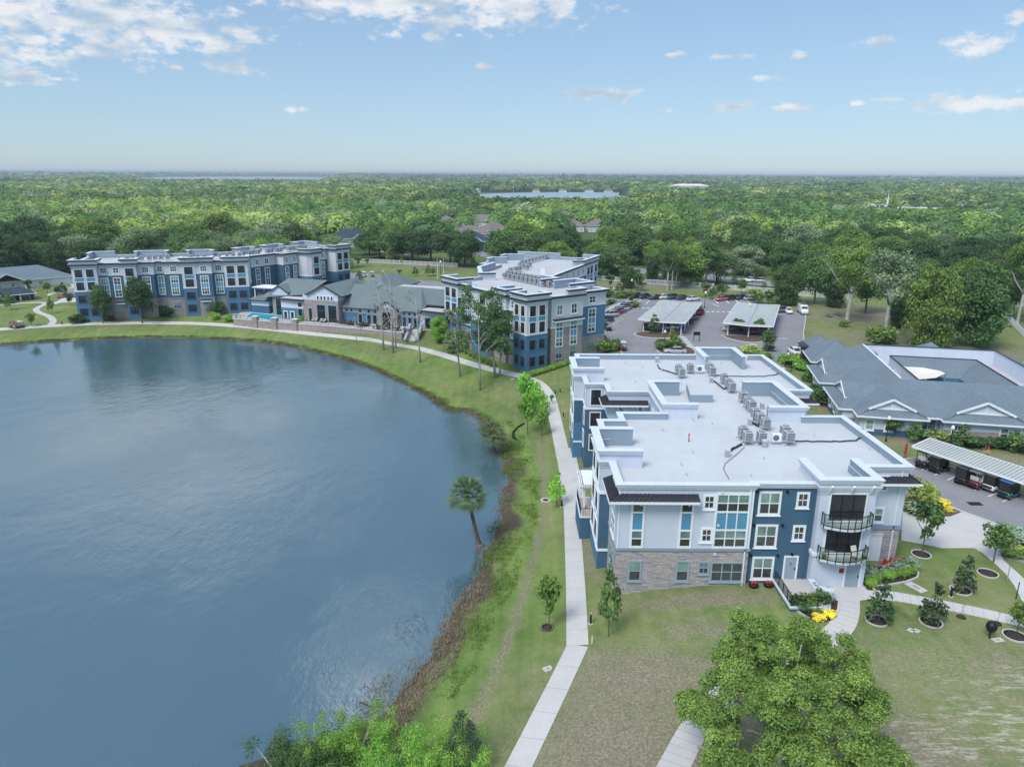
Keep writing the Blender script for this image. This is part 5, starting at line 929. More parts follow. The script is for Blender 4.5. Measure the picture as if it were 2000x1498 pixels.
mb.poly([D2(*p) for p in ((13,18,6.0),(27,18,6.0),(27,30,6.0),(13,30,6.0))], M['membrane2']); rD = mb.build('roof', bD, True); tb.build('roof_edge', rD, True)
mb = MB()
def wbox(u0, v0, u1, v1, bands, z0=-2.5):
    P = [D2(u0,v0), D2(u1,v0), D2(u1,v1), D2(u0,v1)]; walls(mb, P, 99, z0, {}, bands); return [Fac(P[i], P[(i + 1) % 4]) for i in range(4)]
hw = wbox(.1, 0, 10.1, 14, [(5.45,'stone2'),(5.75,'band'),(7.0,'white')]); rw = wbox(10.1, 1.8, 31.5, 17, [(2.9,'midblue'),(4.2,'white')]); sg = wbox(20.5, .6, 25.7, 6, [(4.7,'stone2')]); lf = wbox(-13.5, 6.2, .05, 17, [(3.1,'midblue'),(5.6,'white')]); lg = wbox(-11.6, 3.6, -7.0, 9, [(5.4,'stone2'),(6.6,'white')]); le = wbox(-6.8, .5, .05, 7, [(3.2,'midblue'),(5.25,'white')]); fp = wbox(31.6, 1.2, 38.2, 17, [(4.45,'white')]); bk = wbox(2, 21, 12, 41, [(5.2,'white')]); wbox(13, 17, 27, 30, [(5.95,'white')]); wbox(-19, 4.6, -13.5, 9.6, [(2.4,'navy'),(3.9,'white')])
mb.poly([D2(1.4,-.0,6.95), D2(11.2,0,6.95), D2(6.3,0,9.4)], M['white']); mb.poly([D2(20.4,.55,4.65), D2(25.8,.55,4.65), D2(23.1,.55,6.3)], M['white']); mb.poly([D2(-11.9,3.55,6.5), D2(-6.7,3.55,6.5), D2(-9.3,3.55,8.1)], M['white']); mb.build('wall', bD, True)
fh = hw[0]
def glz(f, x, z, w, h, trim='greytrim', cols=2):
    mb = MB(); f.box(mb, x - w/2 - .18, x - w/2, z, z + h + .2, -.02, .12, M[trim]); f.box(mb, x + w/2, x + w/2 + .18, z, z + h + .2, -.02, .12, M[trim]); f.box(mb, x - w/2, x + w/2, z + h, z + h + .2, -.02, .12, M[trim])
    for i in range(1, cols): f.box(mb, x - w/2 + w*i/cols - .03, x - w/2 + w*i/cols + .03, z, z + h, 0, .05, M['black'])
    o = mb.build('window', bD, True); mb = MB(); mb.poly([(*f.at(x - w/2, .02), z), (*f.at(x + w/2, .02), z), (*f.at(x + w/2, .02), z + h), (*f.at(x - w/2, .02), z + h)], M['darkglass']); mb.build('pane', o, True)
glz(fh, 2.0, .4, .9, 3.2, cols=1); glz(fh, 5.1, .4, 2.3, 4.2, cols=3); glz(fh, 8.3, .4, 2.3, 4.2, cols=3); glz(lg[0], 2.4, .4, 2.6, 4.5, cols=3); glz(sg[0], 2.6, .4, 2.6, 3.4, cols=3); glz(le[0], 5.6, .5, 1.2, 2.6); glz(le[0], 5.6, 3.7, 1.2, 1.0, 'trim')
for i in range(5): glz(fh, 4.5 + i * .98 - .1, 5.95, .5, .85, 'trim', 1)
for x in (5.0, 7.4, 9.0): glz(rw[0], x, .4, 1.0, 2.2, cols=1); glz(rw[0], x, 3.1, .75, .7, 'trim', 1)
for x in (1.2, 2.6, 17.0, 18.4, 19.8): glz(rw[0], x, 3.1, .6, .7, 'trim', 1)
for x in (17.0, 18.5, 20.0): glz(rw[0], x, .4, .9, 2.2, cols=1)
for x in (3.2, 5.2): glz(le[0], x - 2, .6, .9, 1.6, 'trim')
for x in (2.0, 4.0): glz(fp[0], x, .3, 1.4, 2.6, cols=2)
b = MB(); ps = [(-16.5,2.2),(-12.2,1.0)]
for u, v in ((-18,5.2),(-12.4,5.2),(-18,9),(-12.4,9)): b.bar(D2(u,v,3.9), D2(u,v,6.9), .22, .22, M['trim'])
b.bar(D2(-18.4,5.0,6.95), D2(-12,5.0,6.95), .2, .3, M['trim']); b.bar(D2(-18.4,9.2,6.95), D2(-12,9.2,6.95), .2, .3, M['trim']); b.hexa([D2(-18.6,4.6,7.1),D2(-11.8,4.6,7.1),D2(-11.8,9.6,7.1),D2(-18.6,9.6,7.1),D2(-18.6,4.6,7.18),D2(-11.8,4.6,7.18),D2(-11.8,9.6,7.18),D2(-18.6,9.6,7.18)], M['trim']); b.build('roof_pergola', bD, True)
# terrace platform, pool, spa, retaining wall, stairs
TW = [(-72.2,188.0),(-69.8,181.2),(-62,178.4),(-53.6,175.8),(-44,172.9),(-33.6,168.8),(-25.4,165.6)]
mb = MB(); mb.prism(TW + [D2(29.5,1.8), D2(10,2), D2(0,1), D2(-8,5), D2(-14,9), (-71,203)], -3, .4, M['stone2'], M['deck']); struct(mb.build('terrace_floor'))
rwall = thing('retaining_wall', 'long low stone retaining wall with capped pillars in front of the pool terrace', 'wall', (-53.6, 175.8, 0)); mb = MB(); ribbon(mb, TW, .32, -.1, -3, .72, M['stone2'], closed=False); mb.build('wall', rwall, True); mb = MB(); ribbon(mb, TW, .42, -.2, .72, .84, M['coping'], closed=False); mb.build('cap', rwall, True)
for px in (577.5, 538.5, 501):
    best = None
    for a, b in zip(TW[:-1], TW[1:]):
        f = Fac(a, b); s_, z_ = f.hit(px, 640)
        if 0 <= s_ <= f.L: best = f.at(s_, .1); an = f.ang
    if best: b = MB(); b.box(-.7,-.55,-2.6,.7,.55,1.75,M['stone2']); b.box(-.8,-.65,1.75,.8,.65,1.9,M['coping']); o = b.build('pillar', rwall); o.location = (best[0]-rwall.location.x, best[1]-rwall.location.y, 0); o.rotation_euler = (0,0,an)
mb = MB()
for a, b in zip(TW[:-1], TW[1:]):
    f = Fac(a, b); n = int(f.L / .5); mb.bar((*f.at(0,.1),1.75), (*f.at(f.L,.1),1.75), .05, .06, M['black']); mb.bar((*f.at(0,.1),.95), (*f.at(f.L,.1),.95), .04, .04, M['black'])
    for i in range(n): mb.bar((*f.at(i*.5,.1),.84), (*f.at(i*.5,.1),1.75), .03 if i % 4 else .07, .03 if i % 4 else .07, M['black'])
mb.build('railing', rwall, True)
t = NT('pool_water'); t.col(t.ramp(t.noise(.6, 3, t.pos()), (.35, (.02, .38, .48)), (.65, (.05, .50, .58)))); t.spec(.08, .5); t.bump(t.noise(2.5, 3, t.pos()), .15, .1); M['pool'] = t.m
for name, px, lab in (('swimming_pool', ((481.5,617.7),(492,611),(557.6,617.7),(553.6,620),(525.5,625.7),(505,622),(483,620)), 'turquoise swimming pool on the terrace before the left block'), ('spa_pool', ((521.5,609.7),(531,605.7),(553.6,609.7),(541.6,612.5)), 'small turquoise spa pool behind the larger swimming pool')):
    P = [at_z(*q, .4) for q in px][::-1]; A = sum(P[i][0] * P[(i+1) % len(P)][1] - P[(i+1) % len(P)][0] * P[i][1] for i in range(len(P))); P = P if A > 0 else P[::-1]
    o = thing(name, lab, 'pool', (*P[0], .4)); mb = MB(); ribbon(mb, P, .35, -.05, .39, .47, M['coping']); mb.build('coping', o, True); mb = MB(); mb.poly([(x, y, .43) for x, y in P], M['pool']); mb.build('water', o, True)
st = thing('garden_stairs', 'wide concrete stairs between sloping stone cheek walls down to the lake path', 'stairs', (-23.4, 166, 0)); mb = MB(); a0, a1, b0, b1 = Vector((-24.2,172.2)), Vector((-21.8,171.0)), Vector((-24.2,162.6)), Vector((-21.9,161.6))
for i in range(14):
    s0, s1 = i / 14, (i + 1) / 14; z = .4 - 1.65 * s1; p, q, r, s_ = a0.lerp(b0, s0), a1.lerp(b1, s0), a1.lerp(b1, s1), a0.lerp(b0, s1); mb.hexa([(*s_, -2.5), (*r, -2.5), (*q, -2.5), (*p, -2.5), (*s_, z), (*r, z), (*q, z), (*p, z)], M['concrete'])
mb.build('steps', st, True); mb = MB()
for p, q, d in ((a0, b0, -.5), (a1, b1, .5)):
    n = Vector((1, .3)).normalized() * d; mb.hexa([(*q, -2.5), (*(q + n), -2.5), (*(p + n), -2.5), (*p, -2.5), (*q, -.3), (*(q + n), -.3), (*(p + n), 1.5), (*p, 1.5)], M['stone2']); mb.bar((q.x + n.x / 2, q.y + n.y / 2, -.25), (p.x + n.x / 2, p.y + n.y / 2, 1.56), .62, .12, M['greytrim'])
mb.build('cheek_wall', st, True)
M['rattan'] = pm('dark_rattan', (.075, .055, .045), .7, .3, 6); M['cushion'] = pm('light_cushion', (.55, .53, .50), .8, .1)
def make_lounge():
    t = thing('lounge_chair', '', 'lounge chair'); b = MB(); b.box(-.4,-.4,.0,.4,.4,.22,M['rattan']); b.box(-.42,.28,.0,.42,.42,.75,M['rattan']); b.box(-.45,-.4,.22,-.33,.3,.55,M['rattan']); b.box(.33,-.4,.22,.45,.3,.55,M['rattan']); b.build('frame', t)
    b = MB(); b.box(-.32,-.38,.222,.32,.24,.40,M['cushion']); b.build('seat_cushion', t, bevel=.03); b = MB(); b.box(-.31,.14,.40,.31,.275,.78,M['cushion']); b.build('back_cushion', t, bevel=.03); return t
def make_dining():
    t = thing('dining_table', '', 'table'); b = MB(); b.lathe([(.7,.70),(.7,.75)], 14, M['rattan']); b.build('tabletop', t); b = MB(); b.lathe([(.32,0),(.06,.06),(.06,.70)], 8, M['rattan']); b.build('pedestal', t); return t
def make_chair():
    t = thing('terrace_chair', '', 'chair'); b = MB(); b.box(-.25,-.25,.40,.25,.25,.46,M['rattan']); b.build('seat', t); b = MB(); b.box(-.26,.2,.46,.26,.27,.95,M['rattan']); b.box(-.28,-.2,.46,-.23,.2,.68,M['rattan']); b.box(.23,-.2,.46,.28,.2,.68,M['rattan']); b.build('backrest', t)
    for x in (-.21,.21):
        for y in (-.21,.21): b = MB(); b.box(x-.02,y-.02,0,x+.02,y+.02,.40,M['rattan']); b.build('leg', t)
    return t
l0 = make_lounge(); first = True; lb = 'dark rattan lounge chair with pale cushions in the row before the stone hall'
for px, py in ((592,624),(598,625),(604,625.5),(612,626.5),(618,627),(628,628),(634,629)):
    x, y = at_z(px, py + 1, .4)
    if first: l0.location = (x, y, .4); l0['label'] = lb; l0['group'] = 'lounge chairs on the terrace'; first = False
    else: dup(l0, (x, y, .4), -.33, 1.1, lb, 'lounge chairs on the terrace')
lb = 'pale cushioned lounge chair beside the small left gable of the clubhouse'
for px, py in ((545,600),(550,600.5),(556,602),(562,604)): x, y = at_z(px, py, .4); dup(l0, (x, y, .4), -.33, 1.1, lb, 'lounge chairs by the left gable')
d0, c0 = make_dining(), make_chair(); fd = fc = True
for k, (px, py) in enumerate(((667,632),(679,634),(688,635),(706,638),(714,637),(738,643),(752,644),(772,646),(791,649))):
    x, y = at_z(px, py, .4); lb = 'round dark dining table on the long terrace behind the retaining wall'
    if fd: d0.location = (x, y, .4); d0['label'] = lb; d0['group'] = 'dining tables on the terrace'; fd = False
    else: dup(d0, (x, y, .4), 0, 1, lb, 'dining tables on the terrace')
    for a in range(4):
        an = a * math.pi / 2 + k; q = (x + math.cos(an) * .95, y + math.sin(an) * .95, .4); lb = 'dark rattan chair round a dining table on the long terrace'
        if fc: c0.location = q; c0.rotation_euler = (0, 0, an - math.pi / 2); c0['label'] = lb; c0['group'] = 'dining chairs on the terrace'; fc = False
        else: dup(c0, q, an - math.pi / 2, 1, lb, 'dining chairs on the terrace')
# ------------------------------------------------------------------ cottage at the left edge, shelter, houses among the trees
def house(name, label, fr, w, d, hwall, hroof, wallm, roofm, gables=(), win=True, garage=None, z0=0.0):
    o = thing(name, label, 'house', fr(0, 0, z0)); mb = MB(); P = [fr(0,0), fr(w,0), fr(w,d), fr(0,d)]; walls(mb, P, z0 + hwall, z0 - 1, {}, [(z0 + hwall, wallm)]); mb.build('wall', o, True)
    mb, tb = MB(), MB(); hip(mb, tb, fr, -.6, w + .6, -.6, d + .6, z0 + hwall, hroof, roofm, 'u' if w >= d else 'v')
    for c, gw, gh, dep in gables:
        for q in ([(c-gw,-.6-dep,z0+hwall),(c,-.6-dep,z0+hwall+gh),(c,d/2,z0+hwall+gh),(c-gw,d/2-1,z0+hwall)], [(c,-.6-dep,z0+hwall+gh),(c+gw,-.6-dep,z0+hwall),(c+gw,d/2-1,z0+hwall),(c,d/2,z0+hwall+gh)]): roofpoly(mb, fr, q, roofm)
        tb.bar(fr(c-gw-.1,-.65-dep,z0+hwall-.05), fr(c,-.65-dep,z0+hwall+gh), .12, .4, M['trim']); tb.bar(fr(c,-.65-dep,z0+hwall+gh), fr(c+gw+.1,-.65-dep,z0+hwall-.05), .12, .4, M['trim'])
        if dep < 1.5: tb.poly([fr(c-gw,-.5-dep,z0+hwall), fr(c+gw,-.5-dep,z0+hwall), fr(c,-.5-dep,z0+hwall+gh)], M[wallm])
        else: [tb.bar(fr(c+s*(gw-.4),-.5-dep,z0-.5), fr(c+s*(gw-.4),-.5-dep,z0+hwall), .28, .28, M['trim']) for s in (-1,1)]
    r = mb.build('roof', o, True); tb.build('eave_trim', r, True); f = Fac(fr(0,0), fr(w,0))
    if win:
        k = max(2, int(w / 3.5))
        for i in range(k):
            x = (i + .5) * w / k
            if garage and any(a - 1 < x < b + 1 for a, b in garage): continue
            window(o, f, x, z0 + .9, 1.3, 1.4, 'sash', 2, blind=False)
    for a, b in garage or (): mb = MB(); f.box(mb, a, b, z0, z0 + 2.3, 0, .05, M['trim']); [f.box(mb, a, b, z0 + .55 * i, z0 + .55 * i + .03, .05, .06, M['band']) for i in range(1, 4)]; mb.build('garage_door', o, True)
    return o
fF = Fr(at_z(-12, 571, 0), math.atan2(240.4 - 222, -145.6 + 165) * .92)
M['wallwhite'] = siding_mat('white_siding', (.70, .70, .70))
house('cottage', 'white cottage with wide grey hip roof and front gable porch at the left edge', Fr((-166, 219.5), .86), 31, 15, 2.9, 3.6, 'wallwhite', M['shingle'], ((11.5, 5.2, 2.6, 2.2),), True, ((.8, 6.6), (24.5, 30)))
sf = Fr((-149.5, 200.5), .72); sh = thing('bike_shelter', 'open fronted shelter with dark hip roof and white posts in front of the cottage', 'shelter', sf(0, 0, 0)); mb, tb = MB(), MB(); hip(mb, tb, sf, -.5, 15.5, -.5, 6.5, 2.3, 1.7, M['shingledark'], 'u'); r = mb.build('roof', sh, True); tb.build('eave_trim', r, True)
mb = MB(); mb.poly([sf(15,0,-1), sf(15,6,-1), sf(15,6,2.3), sf(15,0,2.3)], M['wallwhite']); mb.poly([sf(0,5.8,-1), sf(15,5.8,-1), sf(15,5.8,2.3), sf(0,5.8,2.3)][::-1], M['midblue']); mb.build('back_wall', sh, True)
for x in (.2, 4, 7.8, 11.5): mb = MB(); mb.bar(sf(x,.1,-1), sf(x,.1,2.3), .3, .3, M['trim']); mb.build('post', sh, True)
for x in (2, 5.6, 9.2, 13): mb = MB(); mb.box(*(-1.1,-.06,0,1.1,.06,1.75), M['midblue']); mb.box(-1.2,-.1,0,-1.08,.1,1.85,M['trim']); mb.box(1.08,-.1,0,1.2,.1,1.85,M['trim']); mb.box(-1.2,-.1,1.75,1.2,.1,1.87,M['trim']); o = mb.build('stall_screen', sh); q = sf(x, 1.6, -.4); o.location = Vector(q) - sh.location; o.rotation_euler = (0, 0, .72)
SB = M['shinglebrown']; HS = []
for i, (px, py, Y, w, d, rt, rm, lab) in enumerate(((905,440,475,20,14,.2,SB,'brown roofed house behind the middle block among dark trees, second from left'),(868,444,500,16,14,-.1,SB,'brown roofed house leftmost behind the middle block'),(945,433,520,24,15,.1,SB,'largest brown roofed house standing furthest back in the row beyond the middle block'),(920,456,405,20,14,.15,SB,'brown roofed house with white arched gable nearest the middle block'),(982,450,430,17,14,.6,SB,'brown roofed house at the right end of the row, half behind a bright tree'),(1112,438,480,20,14,.1,SB,'brown roofed house alone between trees right of the row'),(1172,440,480,14,12,.1,SB,'small brown roof showing between trees, furthest right'),(922,478,352,17,12,.1,M['shingledark'],'navy house with dark roof below the brown roofed row'),(688,462,372,22,16,.3,M['shingledark'],'white house with big dark blue hip roof behind the left block'),(723,428,560,14,12,.1,M['shingledark'],'house with dark blue roof far among the trees behind the left block'))):
    d_ = ray(px, py); x = d_[0] * Y / d_[1]; fr = Fr((x - w / 2, Y), rt); house('house', lab, fr, w, d, 4.2 if 'navy' not in lab else 5, 4.2, 'navy' if 'navy' in lab else 'wallwhite', rm, ((w * .62, 2.6, 2.0, .4),), True, z0=G0)
ch = thing('church', 'long white roofed church with a thin white steeple among the trees at the right', 'church', (327, 650, 0)); cf = Fr((308, 655), -.3); mb = MB(); walls(mb, [cf(0,0), cf(62,0), cf(62,16), cf(0,16)], 7, 0, {}, [(7,'wallwhite')]); mb.build('wall', ch, True); mb, tb = MB(), MB(); M['paleroof'] = pm('pale_roof', (.52, .55, .60), .6, .1, .3); hip(mb, tb, cf, -1, 20, -2, 18, 7, 5.5, M['paleroof'], 'u', 4); hip(mb, tb, cf, 22, 64, -1, 17, 6.5, 4, M['paleroof'], 'u', 3); mb.build('roof', ch, True); mb = MB(); mb.tube([cf(17,8,10), cf(17,8,15), cf(17,8,15.2), cf(17,8,23)], [1.0,.8,.7,.05], 8, M['trim']); mb.build('steeple', ch, True)
for (x, y, w, d, h, rt, rm, lab) in ((418,690,38,20,8,-.2,M['paleroof'],'pale grey roofed hall among trees right of the church'),(352,560,16,14,9,0,M['paleroof'],'white gabled house below the church'),(330,470,26,16,6,-.3,SB,'brownish roof under the trees in the right middle distance'),(392,1160,60,30,9,0,M['cream'] ,'cream flat building on the far side of the trees'),(305,1440,70,26,16,.1,M['cream'],'pale hotel like block far off above the lake'),(150,1565,17,11,4,.1,SB,'house on the far shore of the lake, left of centre'),(95,1565,16,11,4,0,SB,'white house on the far shore of the lake'),(190,1565,17,11,4,.1,M['shinglebrown'],'house on the far shore of the lake, right of centre'),(235,1560,16,11,4,0,M['shingle2'],'house at the right end of the far shore'),(40,1560,15,10,4,0,SB,'house at the left end of the far shore')):
    house('distant_house', lab, Fr((x, y), rt), w, d, h, 3.5, 'wallwhite', rm, (), False, z0=G0)
rH = random.Random(17); FARH = []
while len(FARH) < 16:
    px, py = rH.choice(((rH.uniform(1280, 2000), rH.uniform(356, 392)), (rH.uniform(1280, 2000), rH.uniform(352, 365)), (rH.uniform(640, 930), rH.uniform(358, 380)), (rH.uniform(60, 240), rH.uniform(351, 356)))); x, y = at_z(px, py, 6)
    if y > 4600 or any(abs(x - a) < 90 and abs(y - b) < 150 for a, b in FARH): continue
    k = max(1.0, y / 1300); FARH.append((x, y)); house('distant_house', 'pale building far off among the trees below the horizon', Fr((x, y), rH.uniform(-.5, .5)), rH.uniform(16, 34) * k, 13 * k, 5.5 * k ** .6, 2.5 * k ** .6, 'wallwhite', rH.choice((M['paleroof'], M['cream'], M['paleroof'], SB)), (), False, z0=G0)['group'] = 'pale buildings far off'
# ------------------------------------------------------------------ carports
def carport(name, label, cs, z, posts, ridges=0.0, step=.5):
    """cs: four roof corners anticlockwise from the near left; valley down the middle"""
    o = thing(name, label, 'carport', (*cs[0], G0)); a, b, c, d = [Vector(p) for p in cs]; m0, m1 = (a + b) / 2, (d + c) / 2; mb = MB(); k = max(2, int((d - a).length / step))
    for (p0, p1, q0, q1, zp, zq) in ((a, d, m0, m1, z + .25, z), (m0, m1, b, c, z, z + .25)):
        for i in range(k):
            s0, s1 = i / k, (i + .82) / k, ; e = (i + 1) / k
            for t0, t1, dz in ((s0, s1, 0), (s1, e, .018)):
                A, B, Cc, Dd = p0.lerp(p1, t0), q0.lerp(q1, t0), q0.lerp(q1, t1), p0.lerp(p1, t1); mb.poly([(*A, zp + dz), (*B, zq + dz), (*Cc, zq + dz), (*Dd, zp + dz)], M['sheet'])
    for p, q, zp in ((a, d, z + .25), (b, c, z + .25)): mb.bar((*p, zp - .06), (*q, zp - .06), .1, .26, M['trim'])
    mb.bar((*a, z + .18), (*m0, z - .06), .1, .24, M['trim']); mb.bar((*m0, z - .06), (*b, z + .18), .1, .24, M['trim']); mb.bar((*d, z + .18), (*m1, z - .06), .1, .24, M['trim']); mb.bar((*m1, z - .06), (*c, z + .18), .1, .24, M['trim']); mb.bar((*m0, z + .03), (*m1, z + .03), .3, .08, M['band']); mb.build('roof', o, True)
    for s, t in posts: p = a.lerp(d, t).lerp(b.lerp(c, t), s); mb = MB(); mb.bar((*p, G0 - .3), (*p, z + .05 + .4 * abs(s - .5)), .2, .2, M['trim']); mb.build('post', o, True)
    return o
t = NT('ribbed_sheet_roof'); n = t.noise(.3, 5, t.pos()); n2 = t.noise(3, 4, t.pos()); f = t.math('ADD', t.math('MULTIPLY', n, .6), t.math('MULTIPLY', n2, .4)); t.col(t.ramp(f, (.3, (.47, .50, .50)), (.7, (.57, .60, .60)))); t.spec(.45, .4, .1); M['sheet'] = t.m
ps = [(s, t) for t in (.04, .24, .44, .64, .84, .97) for s in (.1, .52, .9)]
carport('carport', 'wide pale sheet roofed carport nearest the middle block in the parking lot', [(29.5,169.4),(39.7,165.1),(50.4,192.9),(40.6,197.0)], 3.2, ps)
carport('carport', 'wide pale sheet roofed carport at the right side of the parking lot', [(48.4,165.7),(58.6,161.6),(70.1,190.3),(60.1,194.4)], 3.2, ps)
c3 = thing('golf_cart_shelter', 'long narrow ribbed white shelter roof over the parked golf carts', 'carport', (51.3, 87.8, G0)); mb = MB(); a, d, b, e = Vector((51.2,87.9)), Vector((63.8,65.5)), Vector((54.7,90.2)), Vector((67.4,67.8)); k = 58
for i in range(k):
    for t0, t1, dz, mm in ((i / k, (i + .62) / k, .07, 'sheet'), ((i + .62) / k, (i + 1) / k, 0, 'metal')): A, B, Cc, Dd = a.lerp(d, t0), b.lerp(e, t0), b.lerp(e, t1), a.lerp(d, t1); mb.poly([(*A, 2.85 + dz), (*B, 3.1 + dz), (*Cc, 3.1 + dz), (*Dd, 2.85 + dz)], M[mm])
mb.bar((*a, 2.8), (*d, 2.8), .1, .24, M['trim']); mb.bar((*b, 3.05), (*e, 3.05), .1, .24, M['trim']); mb.bar((*a, 2.82), (*b, 3.07), .1, .2, M['trim']); mb.build('roof', c3, True)
for t_ in (.05, .34, .63, .92):
    for s_ in (.12,): p = a.lerp(d, t_).lerp(b.lerp(e, t_), s_); mb = MB(); mb.bar((*p, 0), (*p, 2.85), .16, .16, M['trim']); mb.build('post', c3, True)
mb = MB(); p = b.lerp(e, .2) - Vector((.8, .4)); mb.bar((*p, 0), (*p, 1.2), .22, .22, M['black']); o = mb.build('charging_post'); tag(o, 'short black post between parked golf carts at the kerb', 'post')
# ------------------------------------------------------------------ vehicles
PAINTS = {'black': (.014,.015,.018), 'white': (.72,.74,.76), 'silver': (.38,.40,.42), 'red': (.28,.02,.03), 'maroon': (.13,.02,.03), 'navy': (.02,.04,.10), 'blue': (.03,.13,.38), 'teal': (.03,.10,.13), 'grey': (.13,.14,.15), 'pink': (.38,.12,.16)}
for k_, v_ in PAINTS.items(): M['car_' + k_] = pm('car_paint_' + k_, v_, .3, .04, .6, spec=.5, coat=.7)
BASEP = M['car_silver']
def body_loft(secs, mat, n=10):
    """closed body from cross sections (y, half width, z bottom, z top, shoulder)"""
    mb = MB(); k = mb.mi(mat); rings = []
    for (y, w, z0, z1) in secs:
        r = []; h = z1 - z0
        for (fx, fz) in ((-.94,0),(-1,.18),(-1,.62),(-.93,.9),(-.80,1),(.80,1),(.93,.9),(1,.62),(1,.18),(.94,0)): mb.v.append((fx * w, y, z0 + fz * h)); r.append(len(mb.v) - 1)
        rings.append(r)
    for a, b in zip(rings[:-1], rings[1:]):
        for i in range(10): j = (i + 1) % 10; mb.f.append((a[i], a[j], b[j], b[i])); mb.fm.append(k)
    mb.f.append(tuple(reversed(rings[0]))); mb.fm.append(k); mb.f.append(tuple(rings[-1])); mb.fm.append(k); return mb
M['lamp_red'] = pm('tail_lamp', (.35,.02,.02), .3, .1); M['lamp_clear'] = pm('head_lamp', (.7,.72,.75), .2, .05); M['plate'] = pm('number_plate', (.6,.62,.6), .5, .05)
def make_car(kind):
    t = thing('parked_car', '', 'car'); L = {'sedan': 4.7, 'suv': 4.6, 'van': 5.6, 'jeep': 4.2, 'pickup': 5.5}[kind]; h = L / 2; W = .92 if kind != 'van' else 1.0
    if kind == 'sedan': secs = [(-h,.72,.42,.72),(-h+.12,.86,.28,.92),(-h+.9,W,.24,1.0),(0,W,.22,.98),(h-1.2,W,.24,.94),(h-.3,.86,.28,.80),(h,.66,.38,.62)]; cab = [(-h+.5,.60,.96,1.02),(-h+1.25,.70,.95,1.42),(-h+2.3,.70,.95,1.46),(h-1.9,.68,.94,1.36),(h-1.1,.62,.90,.96)]
    elif kind == 'suv': secs = [(-h,.78,.45,.95),(-h+.1,.88,.32,1.05),(-h+.8,W,.30,1.08),(0,W,.28,1.06),(h-1.1,W,.30,1.04),(h-.25,.88,.33,.96),(h,.7,.42,.74)]; cab = [(-h+.08,.70,1.0,1.08),(-h+.45,.74,1.0,1.60),(-h+1.6,.74,1.0,1.68),(h-2.0,.72,1.0,1.62),(h-1.05,.66,.98,1.06)]
    elif kind == 'jeep': secs = [(-h,.8,.5,1.05),(-h+.1,.82,.45,1.08),(0,.82,.42,1.08),(h-1.3,.8,.45,1.06),(h-.05,.72,.5,1.0),(h,.6,.55,.9)]; cab = [(-h+.06,.76,1.05,1.78),(-h+.2,.77,1.05,1.82),(0,.77,1.05,1.82),(h-1.75,.75,1.05,1.78),(h-1.5,.72,1.05,1.1)]
    elif kind == 'pickup': secs = [(-h,.85,.5,1.08),(-h+.1,.92,.42,1.1),(0,.94,.38,1.12),(h-1.3,.94,.4,1.1),(h-.2,.9,.42,1.02),(h,.75,.5,.85)]; cab = [(-h+1.6,.74,1.08,1.16),(-h+1.75,.76,1.08,1.75),(-h+2.9,.76,1.08,1.80),(h-2.1,.74,1.08,1.7),(h-1.4,.68,1.06,1.14)]
    else: secs = [(-h,.95,.4,2.3),(-h+.15,W,.35,2.45),(0,W,.33,2.5),(h-1.6,W,.33,2.4),(h-.9,.96,.35,1.55),(h-.1,.9,.36,1.1),(h,.75,.42,.9)]; cab = [(h-2.0,.97,1.5,1.6),(h-1.9,.985,1.45,2.2),(h-1.35,.9,1.5,2.1),(h-.85,.8,1.45,1.55)]
    o = body_loft(secs, BASEP).build('body', t, smooth=True); o.modifiers.new('b', 'BEVEL').width = .03
    body_loft(cab, M['carglass']).build('windows', t, smooth=False)
    mb = MB(); r = cab[1:-1]; w = r[0][1] * .84
    for a, b in zip(r[:-1], r[1:]): mb.hexa([(-w,a[0],a[3]-.02),(w,a[0],a[3]-.02),(w,b[0],b[3]-.02),(-w,b[0],b[3]-.02),(-w,a[0],a[3]+.03),(w,a[0],a[3]+.03),(w,b[0],b[3]+.03),(-w,b[0],b[3]+.03)], BASEP)
    for s in (-1, 1):
        pts = [(s * c[1] * .93, c[0], c[2] + (c[3] - c[2]) * .92) for c in cab]; base = [(s * c[1] * 1.0, c[0], c[2]) for c in cab]
        mb.bar(base[0], pts[1], .07, .07, BASEP); mb.bar(base[-1], pts[-2], .07, .07, BASEP); mb.bar((s * cab[2][1], cab[2][0], cab[2][2]), pts[2], .08, .08, BASEP)
    mb.build('roof', t)
    R = .36 if kind in ('jeep', 'pickup', 'van') else .33
    for sx in (-1, 1):
        for y in (-h + .85, h - .9):
            mb = MB(); x = sx * (W - .1); mb.tube([(x - .11, y, R), (x + .11, y, R)], R, 14, M['tyre']); wh = mb.build('wheel', t); mb = MB(); mb.tube([(x + sx * .08, y, R), (x + sx * .125, y, R)], R * .62, 10, M['hub']); mb.build('rim', wh)
    for sx in (-.62, .62): mb = MB(); mb.box(sx - .14, h - .13, .62, sx + .14, h - .02, .78, M['lamp_clear']); mb.build('headlight', t); mb = MB(); mb.box(sx - .14, -h - .02, .72, sx + .14, -h + .08, .95, M['lamp_red']); mb.build('tail_light', t)
    mb = MB(); mb.box(-.26, -h - .03, .6, .26, -h + .05, .74, M['plate']); mb.build('number_plate', t); return t
_cars = {}
def car(kind, col, px, py, ang, label, group=None, z=G0, s=1.0):
    x, y = at_z(px, py, z)
    if kind not in _cars: _cars[kind] = make_car(kind)
    root = _cars[kind]
    if 'used' not in root: root['used'] = 1; o = root; o.location = (x, y, z); o.rotation_euler = (0, 0, rad(ang)); o['label'] = label
    else: o = dup(root, (x, y, z), rad(ang), s, label)
    for ch in o.children:
        for sl in ch.material_slots:
            if sl.material and sl.material.name.startswith('car_paint'): sl.link = 'OBJECT'; sl.material = M['car_' + col]
    if group: o['group'] = group
    return o
Zc = lambda x, y: (1170 + x / 8.696, 530 + y / 8.696); Zd = lambda x, y: (1380 + x / 8.696, 530 + y / 8.696)
